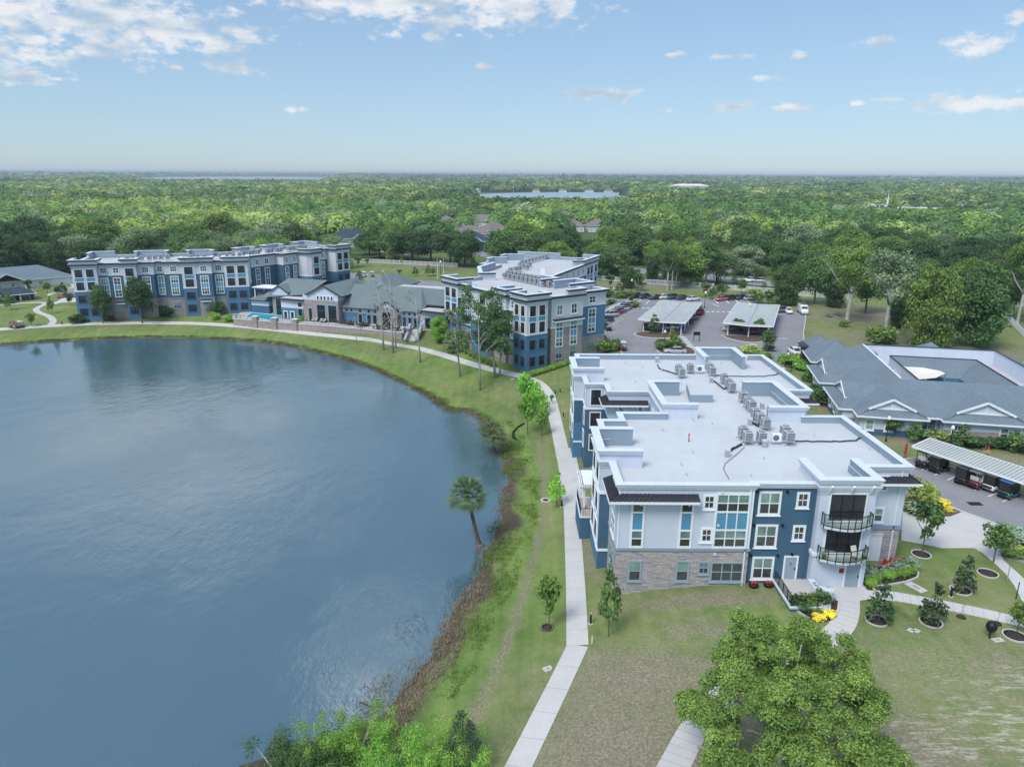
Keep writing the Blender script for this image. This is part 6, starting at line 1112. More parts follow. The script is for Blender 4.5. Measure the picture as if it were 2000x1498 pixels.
gl_, gf_, gs_ = 'cars in the row beside the middle block', 'cars in the far row under the trees', 'cars under the carports'
for kind, col, x, y, lab in (('suv','white',455,612,'white car at the far end of the row, next to the planted island'),('suv','grey',410,650,'dark grey car second from the far end of the row beside the middle block'),('sedan','silver',370,675,'silver car third from the far end of the row beside the middle block'),('sedan','grey',320,706,'grey car between a silver and a dark red one beside the middle block'),('sedan','maroon',255,735,'dark red car in the row beside the middle block'),('suv','silver',185,775,'silver estate car nearest in the row beside the middle block'),('suv','navy',95,862,'dark blue car half hidden behind the corner of the middle block')): car(kind, col, *Zc(x, y), 110, lab, gl_)
for kind, col, q, a, lab in (('suv','maroon',Zc(432,440),-62,'dark red car with tailgate open at the left end of the far row'),('suv','black',Zc(655,450),-58,'black van leftmost behind the small tree in the far row'),('suv','navy',Zc(795,462),-58,'dark blue minivan in the far row left of a black sedan'),('sedan','black',Zc(955,478),118,'black sedan in the far row between a minivan and a white car'),('sedan','white',Zc(1105,470),-58,'white car in the far row behind the back edge of the first carport'),('suv','teal',Zc(1270,470),-58,'greenish car in the far row right of the white one'),('sedan','navy',Zc(1420,478),-58,'blue car in the far row behind the first carport'),('sedan','white',Zc(1600,500),-58,'white sedan at the right end of the far row behind the first carport'),
    ('sedan','pink',Zd(255,500),118,'red pink sedan alone at the left of the second far row'),('suv','black',Zd(425,485),-58,'black car with pale rear window in the second far row'),('suv','navy',Zd(600,478),-58,'dark blue car in the second far row before a small tree'),('sedan','silver',Zd(740,490),-58,'pale car mostly hidden by the tree in the second far row')): car(kind, col, *q, a, lab, gf_)
car('sedan', 'white', *Zd(1383, 705), 172, 'white sedan parked alone right of the second carport'); v = car('van', 'white', *Zd(1630, 715), 172, 'white camper van with roof rack parked at the lawn edge'); mb = MB()
for y in (-1.5, -.3, .9): mb.bar((-.9, y, 2.6), (.9, y, 2.6), .05, .05, M['black'])
mb.box(-.6, -1.4, 2.6, .6, .6, 2.72, M['acdark']); mb.build('roof_rack', v)
car('sedan', 'white', *Zd(1498, 1405), 180, 'white hatchback parked by the entrance of the low building'); car('sedan', 'silver', *Zc(1290, 1395), 82, 'silver car half hidden behind the front block roof edge')
for kind, col, q, a, lab in (('jeep','white',Zc(1200,1005),112,'white off road car at the near end under the first carport'),('sedan','blue',Zc(1330,975),112,'bright blue car under the first carport behind the white off road car'),('sedan','silver',Zc(1010,1000),-68,'pale car behind the small tree under the first carport'),('suv','black',Zc(1440,905),112,'black car under the right edge of the first carport'),('sedan','grey',Zc(1540,830),112,'grey car halfway along the right side of the first carport'),('suv','red',Zc(1640,745),112,'red car at the far end of the right side of the first carport'),('suv','black',Zc(900,985),-68,'black car in the dark under the first carport behind the tree'),
    ('sedan','silver',Zd(420,1010),-68,'pale silver car at the near left end under the second carport'),('suv','red',Zd(790,1065),112,'red car at the near end beside the middle post of the second carport'),('suv','silver',Zd(620,1000),-68,'silver car behind the tree under the second carport'),('suv','black',Zd(960,1000),112,'black car under the right side of the second carport'),('suv','grey',Zd(1235,700),112,'dark grey car at the far right end of the second carport')): car(kind, col, *q, a, lab, gs_)
car('pickup', 'maroon', 134.5, 584.5, -80, 'dark red pickup truck parked on the drive left of the left block', z=-.2); car('suv', 'white', 1463, 551, 68, 'white car driving on the road beyond the white fence', s=1.1); car('suv', 'silver', 1480, 552, 68, 'silver car close behind a white one on the road beyond the fence', s=1.1)
car('suv', 'black', 1995, 562, 120, 'dark car on the side road at the right edge')
car('sedan', 'white', 700, 566, 20, 'white car parked behind the clubhouse by the dark conifer')
def make_cart(col):
    t = thing('golf_cart', '', 'golf cart'); B = M['car_' + col] if col else BASEP
    body_loft([(-1.2,.5,.35,.62),(-1.1,.6,.28,.80),(-.5,.6,.26,.80),(-.35,.6,.26,.42),(.45,.6,.26,.40),(.6,.58,.28,.72),(1.0,.5,.30,.78),(1.2,.38,.36,.6)], BASEP).build('body', t, smooth=True)
    mb = MB(); mb.box(-.52,-.75,.78,.52,-.2,.92,M['cushion']); mb.box(-.52,-.85,.9,.52,-.7,1.35,M['cushion']); mb.build('seat', t, bevel=.03)
    mb = MB(); mb.hexa([(-.62,-1.15,1.86),(.62,-1.15,1.86),(.62,.85,1.86),(-.62,.85,1.86),(-.58,-1.1,1.95),(.58,-1.1,1.95),(.58,.8,1.95),(-.58,.8,1.95)], BASEP); mb.build('canopy', t)
    for x in (-.55, .55): mb = MB(); mb.bar((x,-1.05,.75),(x,-1.08,1.87),.05,.05,M['black']); mb.build('post', t); mb = MB(); mb.bar((x,.75,.75),(x,.5,1.87),.05,.05,M['black']); mb.build('post', t)
    mb = MB(); mb.poly([(-.5,.72,.8),(.5,.72,.8),(.5,.53,1.8),(-.5,.53,1.8)], M['balustrade']); mb.build('windscreen', t)
    for x in (-.52, .52):
        for y in (-.85, .85): mb = MB(); mb.tube([(x-.09,y,.24),(x+.09,y,.24)],.24,12,M['tyre']); w = mb.build('wheel', t); mb = MB(); mb.tube([(x-.1,y,.24),(x+.1,y,.24)],.12,8,M['hub']); mb.build('rim', w)
    mb = MB(); mb.box(-.45,-1.55,.62,.45,-1.0,.72,M['black']); mb.build('rear_rack', t)
    mb = MB(); mb.tube([(-.18,.35,.85),(-.18,.5,.8)],.16,10,M['black']); mb.build('steering_wheel', t); return t
gc0 = make_cart(None); _gc = []
def cart(col, roof, pt, ang, label, group=None, s=1.0, z=G0):
    if not _gc: o = gc0; o.location = (*pt, z); o.rotation_euler = (0, 0, rad(ang)); o['label'] = label; o.scale = (s, s, s)
    else: o = dup(gc0, (*pt, z), rad(ang), s, label)
    _gc.append(o)
    for ch in o.children:
        for sl in ch.material_slots:
            if sl.material and sl.material.name.startswith('car_paint'): sl.link = 'OBJECT'; sl.material = M['car_' + (roof if ch.name.startswith('canopy') else col)]
    if group: o['group'] = group
    return o
gg = 'golf carts under the long narrow shelter'
for px, py, col, roof, lab in ((1808,911,'black','black','black golf cart with dark canopy first under the shelter'),(1834,920,'black','grey','large black golf cart with enclosed cab second under the shelter'),(1885,943,'black','black','black golf cart with enclosed cab behind the second shelter post'),(1910,951,'maroon','grey','dark red golf cart in the middle of the shelter'),(1940,957,'white','grey','white and black golf cart beside the turquoise one'),(1970,970,'teal','blue','turquoise golf cart nearest the right edge under the shelter')):
    x, y = at_z(px, py, G0); o = cart(col, roof, (x, y), -62 + 180 * 0, lab, gg, 1.12)
    if 'enclosed' in lab or 'turq' in lab: mb = MB(); mb.hexa([(-.56,-1.1,.8),(.56,-1.1,.8),(.56,.7,.8),(-.56,.7,.8),(-.54,-1.05,1.86),(.54,-1.05,1.86),(.54,.5,1.86),(-.54,.5,1.86)], M['carglass']); mb.build('cab_enclosure', o)
cart('red', 'white', at_z(1215, 684, G0), 10, 'red golf cart with white canopy driving in the parking lot'); cart('black', 'maroon', at_z(1187, 645, G0), 10, 'dark golf cart with brown canopy parked at the corner of the middle block')
cart('red', 'red', gp(28, 643)[:2], 75, 'red golf cart parked by the lake path at the far left', z=-1.0); cart('black', 'white', gp(37, 642)[:2], 75, 'dark golf cart with white canopy beside the red one at the far left', z=-1.0)
cart('white', 'white', at_z(711, 541, G0), 30, 'golf cart with white canopy left of another behind the clubhouse'); cart('grey', 'white', at_z(726, 541, G0), 30, 'golf cart with white canopy nearer the small gabled roof behind the clubhouse')
# ------------------------------------------------------------------ people
M['yellow'] = pm('pale_yellow_cloth', (.62, .55, .25), .8, .08); M['hair'] = pm('dark_hair', (.02, .015, .012), .8, .2); M['redcloth'] = pm('red_shirt', (.55, .02, .03), .75, .08)
def person(label, loc, ang, lean, shirt, trousers, hat=None, hold=False):
    o = thing('person', label, 'person', loc, rad(ang)); me = bpy.data.meshes.new('body'); V, E, R = [], [], []
    def add(p, r, parent=None): V.append(p); R.append(r); (E.append((parent, len(V) - 1)) if parent is not None else None); return len(V) - 1
    f = lambda z, y=0: (0, y + math.sin(lean) * max(0, z - .92), .92 + (z - .92) * math.cos(lean) if z > .92 else z)
    pel = add((0, 0, .92), .155); wa = add(f(1.12), .14, pel); chest = add(f(1.34), .165, wa); nk = add(f(1.50), .07, chest); hd = add(f(1.60, .03), .095, nk); add(f(1.72, .03), .085, hd)
    for s in (-1, 1):
        hp = add((s * .10, 0, .86), .10, pel); kn = add((s * .12, .05 * s + .03, .48), .07, hp); an = add((s * .13, .08 * s - .02, .09), .045, kn); add((s * .14, .08 * s + .14, .04), .04, an)
        b = f(1.43); sh = add((s * .19, b[1], b[2]), .065, chest); el = add((s * .24, b[1] + .10, b[2] - .26), .048, sh); wr = add((s * .20, b[1] + .32, b[2] - .40), .036, el); hn = add((s * .18, b[1] + .42, b[2] - .43), .04, wr)
        for k in range(4): add((s * .18 + (k - 1.5) * .022, b[1] + .50, b[2] - .45 + (.01 if k in (1, 2) else 0)), .011, hn)
        add((s * .18 - s * .05, b[1] + .45, b[2] - .42), .012, hn)
    me.from_pydata(V, E, []); ob = bpy.data.objects.new('body', me); C.objects.link(ob); ob.parent = o; sk = ob.modifiers.new('skin', 'SKIN')
    for i, v in enumerate(me.skin_vertices[0].data): v.radius = (R[i], R[i]); v.use_root = (i == 0)
    ob.modifiers.new('sub', 'SUBSURF').levels = 1; ob.modifiers['sub'].render_levels = 2; me.materials.append(M['skin'])
    dg = bpy.context.evaluated_depsgraph_get(); bm_ = bpy.data.meshes.new_from_object(ob.evaluated_get(dg)); ob.modifiers.clear(); ob.data = bm_
    for m in (shirt, trousers): bm_.materials.append(M[m])
    sz = math.cos(lean)
    for p in bm_.polygons:
        c = p.center; zl = .92 + (c.z - .92) / sz if c.z > .92 else c.z
        arm = abs(c.x) > .215 and c.y > math.sin(lean) * .4 + .12
        p.material_index = 2 if .42 < zl < .97 and abs(c.x) < .26 else (1 if .97 <= zl < 1.50 and not arm and c.y < math.sin(lean) * .6 + .28 else 0); p.use_smooth = True
    hx = f(1.72, .03); mb = MB(); mb.lathe([(.02, .12), (.08, .10), (.115, .03), (.112, -.06)][::-1], 10, M['hair'] if not hat else M[hat], (hx[0], hx[1] - .015, hx[2])); mb.build('hair' if not hat else 'cap', o, smooth=True)
    for s in (-1, 1): mb = MB(); mb.box(s * .14 - .05, .08 * s - .09, 0, s * .14 + .05, .08 * s + .2, .08, M['black'] if not hold else M['cushion']); mb.build('shoe', o, bevel=.03)
    return o
p1 = person('person in red shirt and yellow trousers bending forward with a rake by the hedge', (*at_z(1929, 891, G0), G0), 110, .55, 'redcloth', 'yellow', hold=True)
mb = MB(); q = at_z(1929, 891, G0); w = at_z(1914, 890, G0); mb.tube([(q[0] - .25, q[1] - .3, G0 + 1.05), (w[0], w[1], G0 + .05)], .02, 6, M['cushion']); mb.bar((w[0] - .2, w[1] - .1, G0 + .04), (w[0] + .2, w[1] + .1, G0 + .04), .05, .08, M['metal']); o = mb.build('rake'); tag(o, 'long handled rake held by the person in red at the hedge', 'rake')
person('person in red shirt standing at the corner of the lawn behind the front roof edge', (*at_z(1766.5, 893, G0), G0), 170, .08, 'redcloth', 'redcloth')
# ------------------------------------------------------------------ fences
def fence(label, pts, h, style, z=None):
    o = thing('fence', label, 'fence', (*pts[0], z if z is not None else G0)); zz = z if z is not None else G0; P = resample(pts, 2.4); mb = MB(); pb = MB(); F_ = M['trim'] if style != 'black' else M['black']
    for a, b in zip(P[:-1], P[1:]):
        for q in (.12, h - .12): mb.bar((*a, zz + q), (*b, zz + q), .06, .10, F_)
        if style == 'solid': mb.bar((*a, zz + h / 2), (*b, zz + h / 2), .04, h - .1, F_)
        else:
            for i in range(1, 9 if style == 'white' else 14): v = a.lerp(b, i / (9 if style == 'white' else 14)); mb.bar((*v, zz + .1), (*v, zz + h - .1), .10 if style == 'white' else .03, .03, F_)
    for a in P: pb.bar((*a, zz - .2), (*a, zz + h + .12), .14 if style != 'black' else .07, .14 if style != 'black' else .07, F_)
    mb.build('panels', o, True); pb.build('posts', o, True); return o
fence('long white picket fence along the bank behind the clubhouse', [(-86,309),(-68.5,307),(-58,306),(-44,301),(-33,297.3),(-22,293)], 1.6, 'white'); fence('white picket fence between the parking lot lawn and the road', [(-5,284),(15,270),(33.6,256.5),(44.5,250),(56,245),(66,240)], 1.6, 'white'); fence('white picket fence continuing right of the palm along the road', [(68,239),(76,233.4),(91,224.5),(101,219)], 1.6, 'white')
fence('white board fence running out at the right edge', [(137,206),(133,197),(118.5,166),(112,150)], 1.5, 'solid'); fence('dark fence at the end of the drive of the white house', [(-82,330),(-70,326),(-60,322)], 1.3, 'black')
# ------------------------------------------------------------------ lamps, bollards, small fixtures
def make_lamp():
    t = thing('street_lamp', '', 'street lamp'); b = MB(); b.lathe([(.14,0),(.14,.3),(.07,.5),(.055,3.4),(.09,3.45)], 10, M['black']); b.build('post', t); b = MB(); b.lathe([(.08,3.45),(.24,3.6),(.27,3.8),(.2,4.02),(.06,4.15)], 12, M['trim']); b.build('globe', t, smooth=True); return t
lm = make_lamp(); fl = True
for (px, py, lab, s) in ((1297,682,'black lamp post with globe on the near island of the parking lot',1.1),(1376,602,'lamp post with white globe behind the first carport',1.15),(1233,574,'lamp post with white globe among the trees left of the far row',1.1),(1198,589,'lamp post with white globe at the left end of the far row',1.0),(1730,862,'white globe lamp beside the leftmost young tree of the low building',.9),(1853,882,'pale lamp post between hedge and young tree by the low building',.9),(861,541,'dark lamp post beside the flagpoles behind the clubhouse',1.4),(1463,622,'green lamp post under the middle of the second carport edge',.95),(749,552,'white globe lamp behind the small gabled roof of the clubhouse',1.0)):
    x, y, z = gp(px, py)
    if fl: lm.location = (x, y, z); lm['label'] = lab; lm['group'] = 'globe lamps'; fl = False
    else: dup(lm, (x, y, z), 0, s, lab, 'globe lamps')
for px, py, lab in ((855,545,'white flagpole left of the dark lamp post behind the clubhouse'),(867,545,'white flagpole right of the dark lamp post behind the clubhouse')): x, y, z = gp(px, py); b = MB(); b.tube([(0,0,0),(0,0,7)], [.08,.05], 8, M['trim']); b.lathe([(.0,7),(.1,7.08),(.0,7.18)], 8, M['trim']); o = b.build('flagpole'); o.location = (x, y, z); tag(o, lab, 'flagpole')
def make_bollard():
    t = thing('path_bollard', '', 'bollard light'); b = MB(); b.box(-.075,-.075,0,.075,.075,.95,M['black']); b.build('post', t); b = MB(); b.box(-.09,-.09,.95,.09,.09,1.08,M['metal']); b.build('lamp_head', t); b = MB(); b.lathe([(.2,-.02),(.2,.05)], 10, M['concrete']); b.build('footing', t); return t
bo = make_bollard(); fb = True
for px, py, lab in ((1153.5,1218,'black bollard light right of the path near the bend'),(1097,990,'black bollard light beside the young tree left of the path'),(1094,768,'taller black bollard left of the terrace path by the front block'),(1085,771,'black bollard nearest the path by the front block'),(1100,816,'black bollard light halfway along the lawn by the front block'),(1857,1165,'black bollard light in front of the middle ring bed tree'),(983,702,'black bollard light at the foot of the middle block corner'),(122,637,'black bollard light by the far left path')):
    x, y, z = gp(px, py)
    if fb: bo.location = (x, y, z); bo['label'] = lab; bo['group'] = 'bollard lights'; fb = False
    else: dup(bo, (x, y, z), 0, 1.0, lab, 'bollard lights')
def tagmb(mb, name, loc, lab, cat, group=None, rz=0, bevel=0): o = mb.build(name, bevel=bevel); o.location = loc; o.rotation_euler = (0, 0, rz); return tag(o, lab, cat, group)
for px, py, h, m, lab in ((1156,1257,.75,'trim','thin white marker post right of the path bend'),(1966,1137,1.7,'metal','tall thin post nearer the mown grass at the right path'),(1984,1170,1.7,'black','thin dark post beside the right path')): b = MB(); b.bar((0,0,0),(0,0,h),.06,.06,M[m]); tagmb(b, 'marker_post', gp(px, py), lab, 'post')
for px, py, w, d_, r, lab in ((1070,1306,.75,.55,.5,'pale utility lid in the grass left of the path bend'),(1789,1147,.9,1.7,.45,'large pale utility lid between the entrance bed and the right path'),(1779,1231,.5,.45,.6,'left pale utility lid of a pair in the front lawn'),(1790,1232,.5,.45,.6,'right pale utility lid of a pair in the front lawn'),(1949,1250,.9,.5,.2,'pale utility slab beside the black kettle barbecue'),(1001,741,.7,.5,.2,'pale utility lid on the lawn left of the path by the middle block')): b = MB(); b.box(-w/2,-d_/2,-.05,w/2,d_/2,.05,M['kerb']); b.box(-w/5,-d_/5,.05,w/5,d_/5,.055,M['joint']); tagmb(b, 'access_cover', gp(px, py), lab, 'utility lid', None, r)
bq = thing('kettle_barbecue', 'black kettle shaped barbecue on a post on the right front lawn', 'barbecue', gp(1932, 1246)); b = MB(); b.lathe([(.05,.55),(.3,.7),(.42,1.0),(.42,1.1),(.36,1.35),(.2,1.5),(.03,1.55)], 16, M['black']); b.build('kettle', bq, smooth=True); b = MB(); b.bar((0,0,0),(0,0,.6),.09,.09,M['black']); b.build('post', bq)
for px, py, lab in ((1471,1146,'left of two dark planter tubs with red flowers at the foot of the navy wall'),(1500,1145,'right of two dark planter tubs with red flowers at the foot of the navy wall')): t_ = thing('planter_tub', lab, 'planter', gp(px, py)); b = MB(); b.lathe([(.30,0),(.42,.12),(.46,.3),(.40,.36),(.05,.34)], 14, M['black']); b.build('tub', t_, smooth=True); b = MB(); [b.lathe([(.0,.0),(.14,.05),(.12,.16),(.02,.22)], 8, M['red'], (x, y, .34)) for x, y in ((0,.1),(.16,-.05),(-.16,-.05))]; b.build('flowers', t_)
def make_adirondack():
    t = thing('garden_chair', '', 'garden chair'); b = MB()
    for i in range(6): b.box(-.27,-.3+i*.1,.36-i*.02,.27,-.22+i*.1,.385-i*.02,BASEP)
    b.build('seat', t); b = MB()
    for i in range(5): x = (i - 2) * .115; b.bar((x*.9,.28,.26),(x*1.15,.62,.98 - abs(i-2)*.04),.10,.025,BASEP)
    b.build('backrest', t)
    for s in (-1, 1): b = MB(); b.box(s*.36-.07,-.38,.55,s*.36+.07,.4,.58,BASEP); b.build('armrest', t); b = MB(); b.box(s*.34-.04,-.34,0,s*.34+.04,-.26,.55,BASEP); b.build('leg', t); b = MB(); b.bar((s*.30,-.3,.33),(s*.30,.6,.02),.04,.1,BASEP); b.build('leg', t)
    return t
ad = make_adirondack(); fa = True
for px, py, ang, lab in ((1706,1117,200,'red garden chair leftmost on the paved corner by the entrance bed'),(1730,1113,150,'red garden chair right of the near blue table'),(1737,1105,200,'red garden chair left of the far blue table'),(1765,1103,150,'red garden chair rightmost, beside the far blue table')):
    x, y, z = gp(px, py)
    if fa: ad.location = (x, y, z); ad.rotation_euler = (0,0,rad(ang)); ad['label'] = lab; ad['group'] = 'red garden chairs'; fa = False; o = ad
    else: o = dup(ad, (x, y, z), rad(ang), 1.1, lab, 'red garden chairs')
    for ch in o.children:
        for sl in ch.material_slots: sl.link = 'OBJECT'; sl.material = M['red']
for px, py, lab in ((1718,1113,'low blue garden table between the two near red chairs'),(1752,1103,'low blue garden table between the two far red chairs')): t_ = thing('garden_table', lab, 'garden table', gp(px, py)); b = MB(); [b.box(-.35,-.33+i*.14,.42,.35,-.21+i*.14,.45,M['car_blue']) for i in range(5)]; b.build('tabletop', t_); [MB.build(bb, 'leg', t_) for bb in [(lambda m: (m.box(sx-.03,sy-.03,0,sx+.03,sy+.03,.42,M['car_blue']), m)[1])(MB()) for sx in (-.28,.28) for sy in (-.26,.26)]]
ch_ = thing('balcony_chair', 'cream sling chair standing on the lower glass fronted balcony', 'chair', (*F4.at(3.5, .75), 3.47), .3); b = MB(); b.hexa([(-.28,-.25,.40),(.28,-.25,.40),(.28,.25,.36),(-.28,.25,.36),(-.28,-.25,.45),(.28,-.25,.45),(.28,.25,.41),(-.28,.25,.41)], M['cream']); b.build('seat', ch_); b = MB(); b.hexa([(-.28,.22,.4),(.28,.22,.4),(.28,.28,.4),(-.28,.28,.4),(-.28,.5,1.15),(.28,.5,1.15),(.28,.56,1.15),(-.28,.56,1.15)], M['cream']); b.build('backrest', ch_)
for sx in (-.25, .25):
    for sy in (-.22, .22): b = MB(); b.bar((sx,sy,0),(sx,sy,.4),.03,.03,M['black']); b.build('leg', ch_)
for x, z0, lab in ((.75,3.47,'potted yellow green plant at the left end of the lower balcony'),(4.25,3.47,'potted yellow green plant at the right end of the lower balcony')):
    t_ = thing('potted_plant', lab, 'potted plant', (*F4.at(x, .55), z0)); b = MB(); b.lathe([(.14,0),(.19,.32),(.17,.33)], 12, M['black']); b.build('pot', t_)
POTS = [o for o in bpy.data.objects if o.name.startswith('potted_plant')]
tk = thing('drain_ring', 'round concrete drain ring with dark centre in the lawn left of the path', 'drain', gp(1066, 977)); b = MB(); b.lathe([(.62,-.05),(.62,.07),(.40,.07),(.40,.02),(.0,.02)], 20, M['kerb']); b.build('ring', tk); b = MB(); b.lathe([(.39,.03),(.05,.05)], 16, M['mulch']); b.build('centre', tk)
b = MB(); pp = [gp(*q) for q in ((1024,828),(1010,836),(1002,846),(1003,856),(1010,860))]; b.tube([(x, y, z + .12) for x, y, z in pp], [.12,.14,.2,.24,.1], 8, M['black']); o = b.build('drain_pipe'); tag(o, 'curved black drain pipe lying in the lakeside grass', 'pipe')
for px, py, lab in ((1735,596,'left one of two flat stone slabs on the lawn'),(1752,594,'right one of two flat stone slabs on the lawn')): pass
for px, py, lab in ((1618,619,'dark round picnic table left of another under the pale leaning trunk'),(1637,616,'dark round picnic table right of another under the pale leaning trunk')): t_ = thing('picnic_table', lab, 'picnic table', gp(px, py)); b = MB(); b.lathe([(.7,.7),(.7,.76)], 14, M['acdark']); b.build('tabletop', t_); b = MB(); b.lathe([(.25,0),(.07,.05),(.07,.7)], 8, M['acdark']); b.build('pedestal', t_); [(lambda m: (m.box(math.cos(a)*1.1-.3,math.sin(a)*1.1-.3,.38,math.cos(a)*1.1+.3,math.sin(a)*1.1+.3,.44,M['acdark']), m.build('bench', t_)))(MB()) for a in (0, 1.57, 3.14, 4.71)]
for px, py, lab in ((1360,661,'dark sign on two posts on the near parking island'),(1538,721,'dark sign on posts by the white hatchback')): t_ = thing('ground_sign', lab, 'sign', gp(px, py + 6), .1); b = MB(); b.box(-.75,-.05,1.4,.75,.05,2.2,M['black']); b.build('board', t_); [(lambda m: (m.box(s*.65-.05,-.05,0,s*.65+.05,.05,1.4,M['black']), m.build('post', t_)))(MB()) for s in (-1, 1)]
tb_ = thing('utility_cabinet', 'green utility cabinet behind the dark golf cart at the middle block corner', 'cabinet', (*at_z(1180, 640, G0), G0), .6); b = MB(); M['green'] = pm('dark_green_paint', (.06,.12,.09), .5, .1); b.box(-.8,-.6,0,.8,.6,1.9,M['green']); b.build('cabinet', tb_, bevel=.04); b = MB(); b.box(-.02,-.63,.1,.02,-.6,1.8,M['black']); b.build('door_gap', tb_)
far_tower = [(1003,331,'thin radio mast on the horizon, left of the other'),(1612,332,'thin radio mast on the horizon at the right')]
for px, py, lab in far_tower: d_ = ray(px, 344); k = 1500 / d_[1]; b = MB(); b.tube([(0,0,0),(0,0,45)], [.5,.2], 5, M['metal']); tagmb(b, 'radio_mast', (d_[0]*k, 1500, 0), lab, 'mast')
# ------------------------------------------------------------------ vegetation
RG = np.random.default_rng(11)
def leaf_mesh(name, P, Nn, size, col, mats, aspect=.55, smooth=False):
    n = len(P); r = RG.normal(size=(n, 3)); A = np.cross(Nn, r); A /= np.linalg.norm(A, axis=1, keepdims=True) + 1e-9; B = np.cross(Nn, A); B /= np.linalg.norm(B, axis=1, keepdims=True) + 1e-9
    s = (size if np.ndim(size) else np.full(n, size))[:, None]; a, b = A * s, B * s * aspect; fold = Nn * s * .18
    V = np.stack([P - a, P - b + fold, P + a, P + b + fold], 1).reshape(-1, 3); me = quads_mesh(name, V, np.arange(4 * n).reshape(n, 4), mats)
    at = me.attributes.new('leaf', 'FLOAT', 'FACE'); at.data.foreach_set('value', np.clip(col, 0, 1).astype(np.float32)); return me
def clump_leaves(clumps, density, size, up=.35, minr=.45):
    Ps, Ns, Cs = [], [], []
    for (x, y, z, rx, rz) in clumps:
        n = max(6, int(density * rx * (rx + rz) / 2)); d = RG.normal(size=(n, 3)); d /= np.linalg.norm(d, axis=1, keepdims=True); d[:, 2] = np.where((d[:, 2] < -.2) & (RG.random(n) < .55), -d[:, 2], d[:, 2])
        rr = (minr + (1 - minr) * RG.random(n) ** .6)[:, None] * (1 + .22 * RG.normal(size=(n, 1))); P = np.array([x, y, z]) + d * rr * np.array([rx, rx, rz])
        N_ = d + RG.normal(size=(n, 3)) * .75 + np.array([0, 0, up]); N_ /= np.linalg.norm(N_, axis=1, keepdims=True)
        c = .45 + RG.normal() * .16 + RG.normal(size=n) * .20; Ps.append(P); Ns.append(N_); Cs.append(c)
    return np.concatenate(Ps), np.concatenate(Ns), np.concatenate(Cs)
def crown_clumps(H, R, z0, k, rc, seed, shape='oak', lob=.25):
    r = np.random.default_rng(seed); out = []; ph = r.random(3) * 6.28
    while len(out) < k:
        d = r.normal(size=3); d /= np.linalg.norm(d); d[2] = d[2] if shape == 'full' else abs(d[2]) if r.random() < .6 else d[2] * .8; q = .45 + .55 * r.random() ** .5
        a = math.atan2(d[1], d[0]); m = 1 + lob * math.sin(2 * a + ph[0]) + lob * .6 * math.sin(3 * a + ph[1]); hz_ = (H - z0) / 2
        if shape == 'cone': zz = r.random() ** 1.1; rad_ = R * (1 - zz) ** .75 * (.35 + .65 * r.random() ** .4) + .1; out.append((rad_ * math.cos(a), rad_ * math.sin(a), z0 + zz * (H - z0), rc * (1.15 - .6 * zz) * (.7 + .5 * r.random()), rc * (.9 - .3 * zz))); continue
        x, y, z = d * q * np.array([R * .80 * m, R * .80 * m, hz_ * .86]); cs = rc * (.65 + .7 * r.random()); out.append((x, y, z0 + hz_ * .95 + z, cs, cs * .75))
    return out
def trunk_mb(H, r0, forks, mat, lean=(0, 0), n=8, zsplit=.4, seed=0):
    rr = random.Random(seed); mb = MB(); z1 = H * zsplit; top = (lean[0] * z1, lean[1] * z1, z1); mb.tube([(0, 0, -.4), (0, 0, 0), (top[0] * .4 + rr.uniform(-.1, .1), top[1] * .4, z1 * .5), top], [r0 * 1.6, r0 * 1.2, r0, r0 * .8], n, mat)
    for i in range(forks):
        a = 2 * math.pi * i / forks + rr.uniform(-.5, .5); L = H * rr.uniform(.32, .50); sp = rr.uniform(.35, .8); e = (top[0] + math.cos(a) * L * sp, top[1] + math.sin(a) * L * sp, min(H * .92, z1 + L * .85)); m = (top[0] + math.cos(a) * L * sp * .55, top[1] + math.sin(a) * L * sp * .55, z1 + L * .38)
        mb.tube([top, m, e], [r0 * .6, r0 * .4, r0 * .12], max(5, n - 2), mat)
        for j in range(3): b = a + rr.uniform(-1.2, 1.2); f = Vector(m).lerp(Vector(e), rr.uniform(.1, .8)); mb.tube([f, (f.x + math.cos(b) * L * .25, f.y + math.sin(b) * L * .25, f.z + L * rr.uniform(.1, .3))], [r0 * .25, r0 * .06], 5, mat)
    return mb
LM = {'dark': leaf_mat('oak_leaf_dark', (.022,.045,.018), (.060,.105,.035)), 'mid': leaf_mat('oak_leaf_green', (.034,.068,.024), (.090,.150,.046)), 'light': leaf_mat('spring_leaf_green', (.055,.098,.022), (.155,.215,.048)), 'yellow': leaf_mat('yellow_green_leaf', (.105,.135,.034), (.23,.27,.075)),
      'grey': leaf_mat('grey_green_leaf', (.075,.105,.060), (.165,.205,.115), .25), 'lime': leaf_mat('lime_leaf', (.095,.19,.03), (.21,.36,.065), .45), 'glossy': leaf_mat('magnolia_leaf', (.018,.036,.018), (.055,.085,.038), .12), 'cedar': leaf_mat('cedar_needle', (.020,.040,.022), (.05,.085,.042), .1), 'palm': leaf_mat('palm_frond', (.040,.070,.028), (.115,.155,.075), .2), 'box': leaf_mat('clipped_shrub_leaf', (.075,.15,.02), (.19,.31,.05), .3), 'sage': leaf_mat('silvery_shrub_leaf', (.10,.15,.10), (.20,.26,.19), .2), 'flower': leaf_mat('yellow_flowers', (.35,.30,.02), (.65,.55,.05), .3), 'straw': leaf_mat('dry_reed', (.11,.09,.065), (.22,.185,.145), .3), 'blade': leaf_mat('tall_grass_blade', (.055,.095,.022), (.15,.20,.05), .35), 'olive': leaf_mat('water_weed', (.055,.06,.025), (.14,.13,.06), .3)}
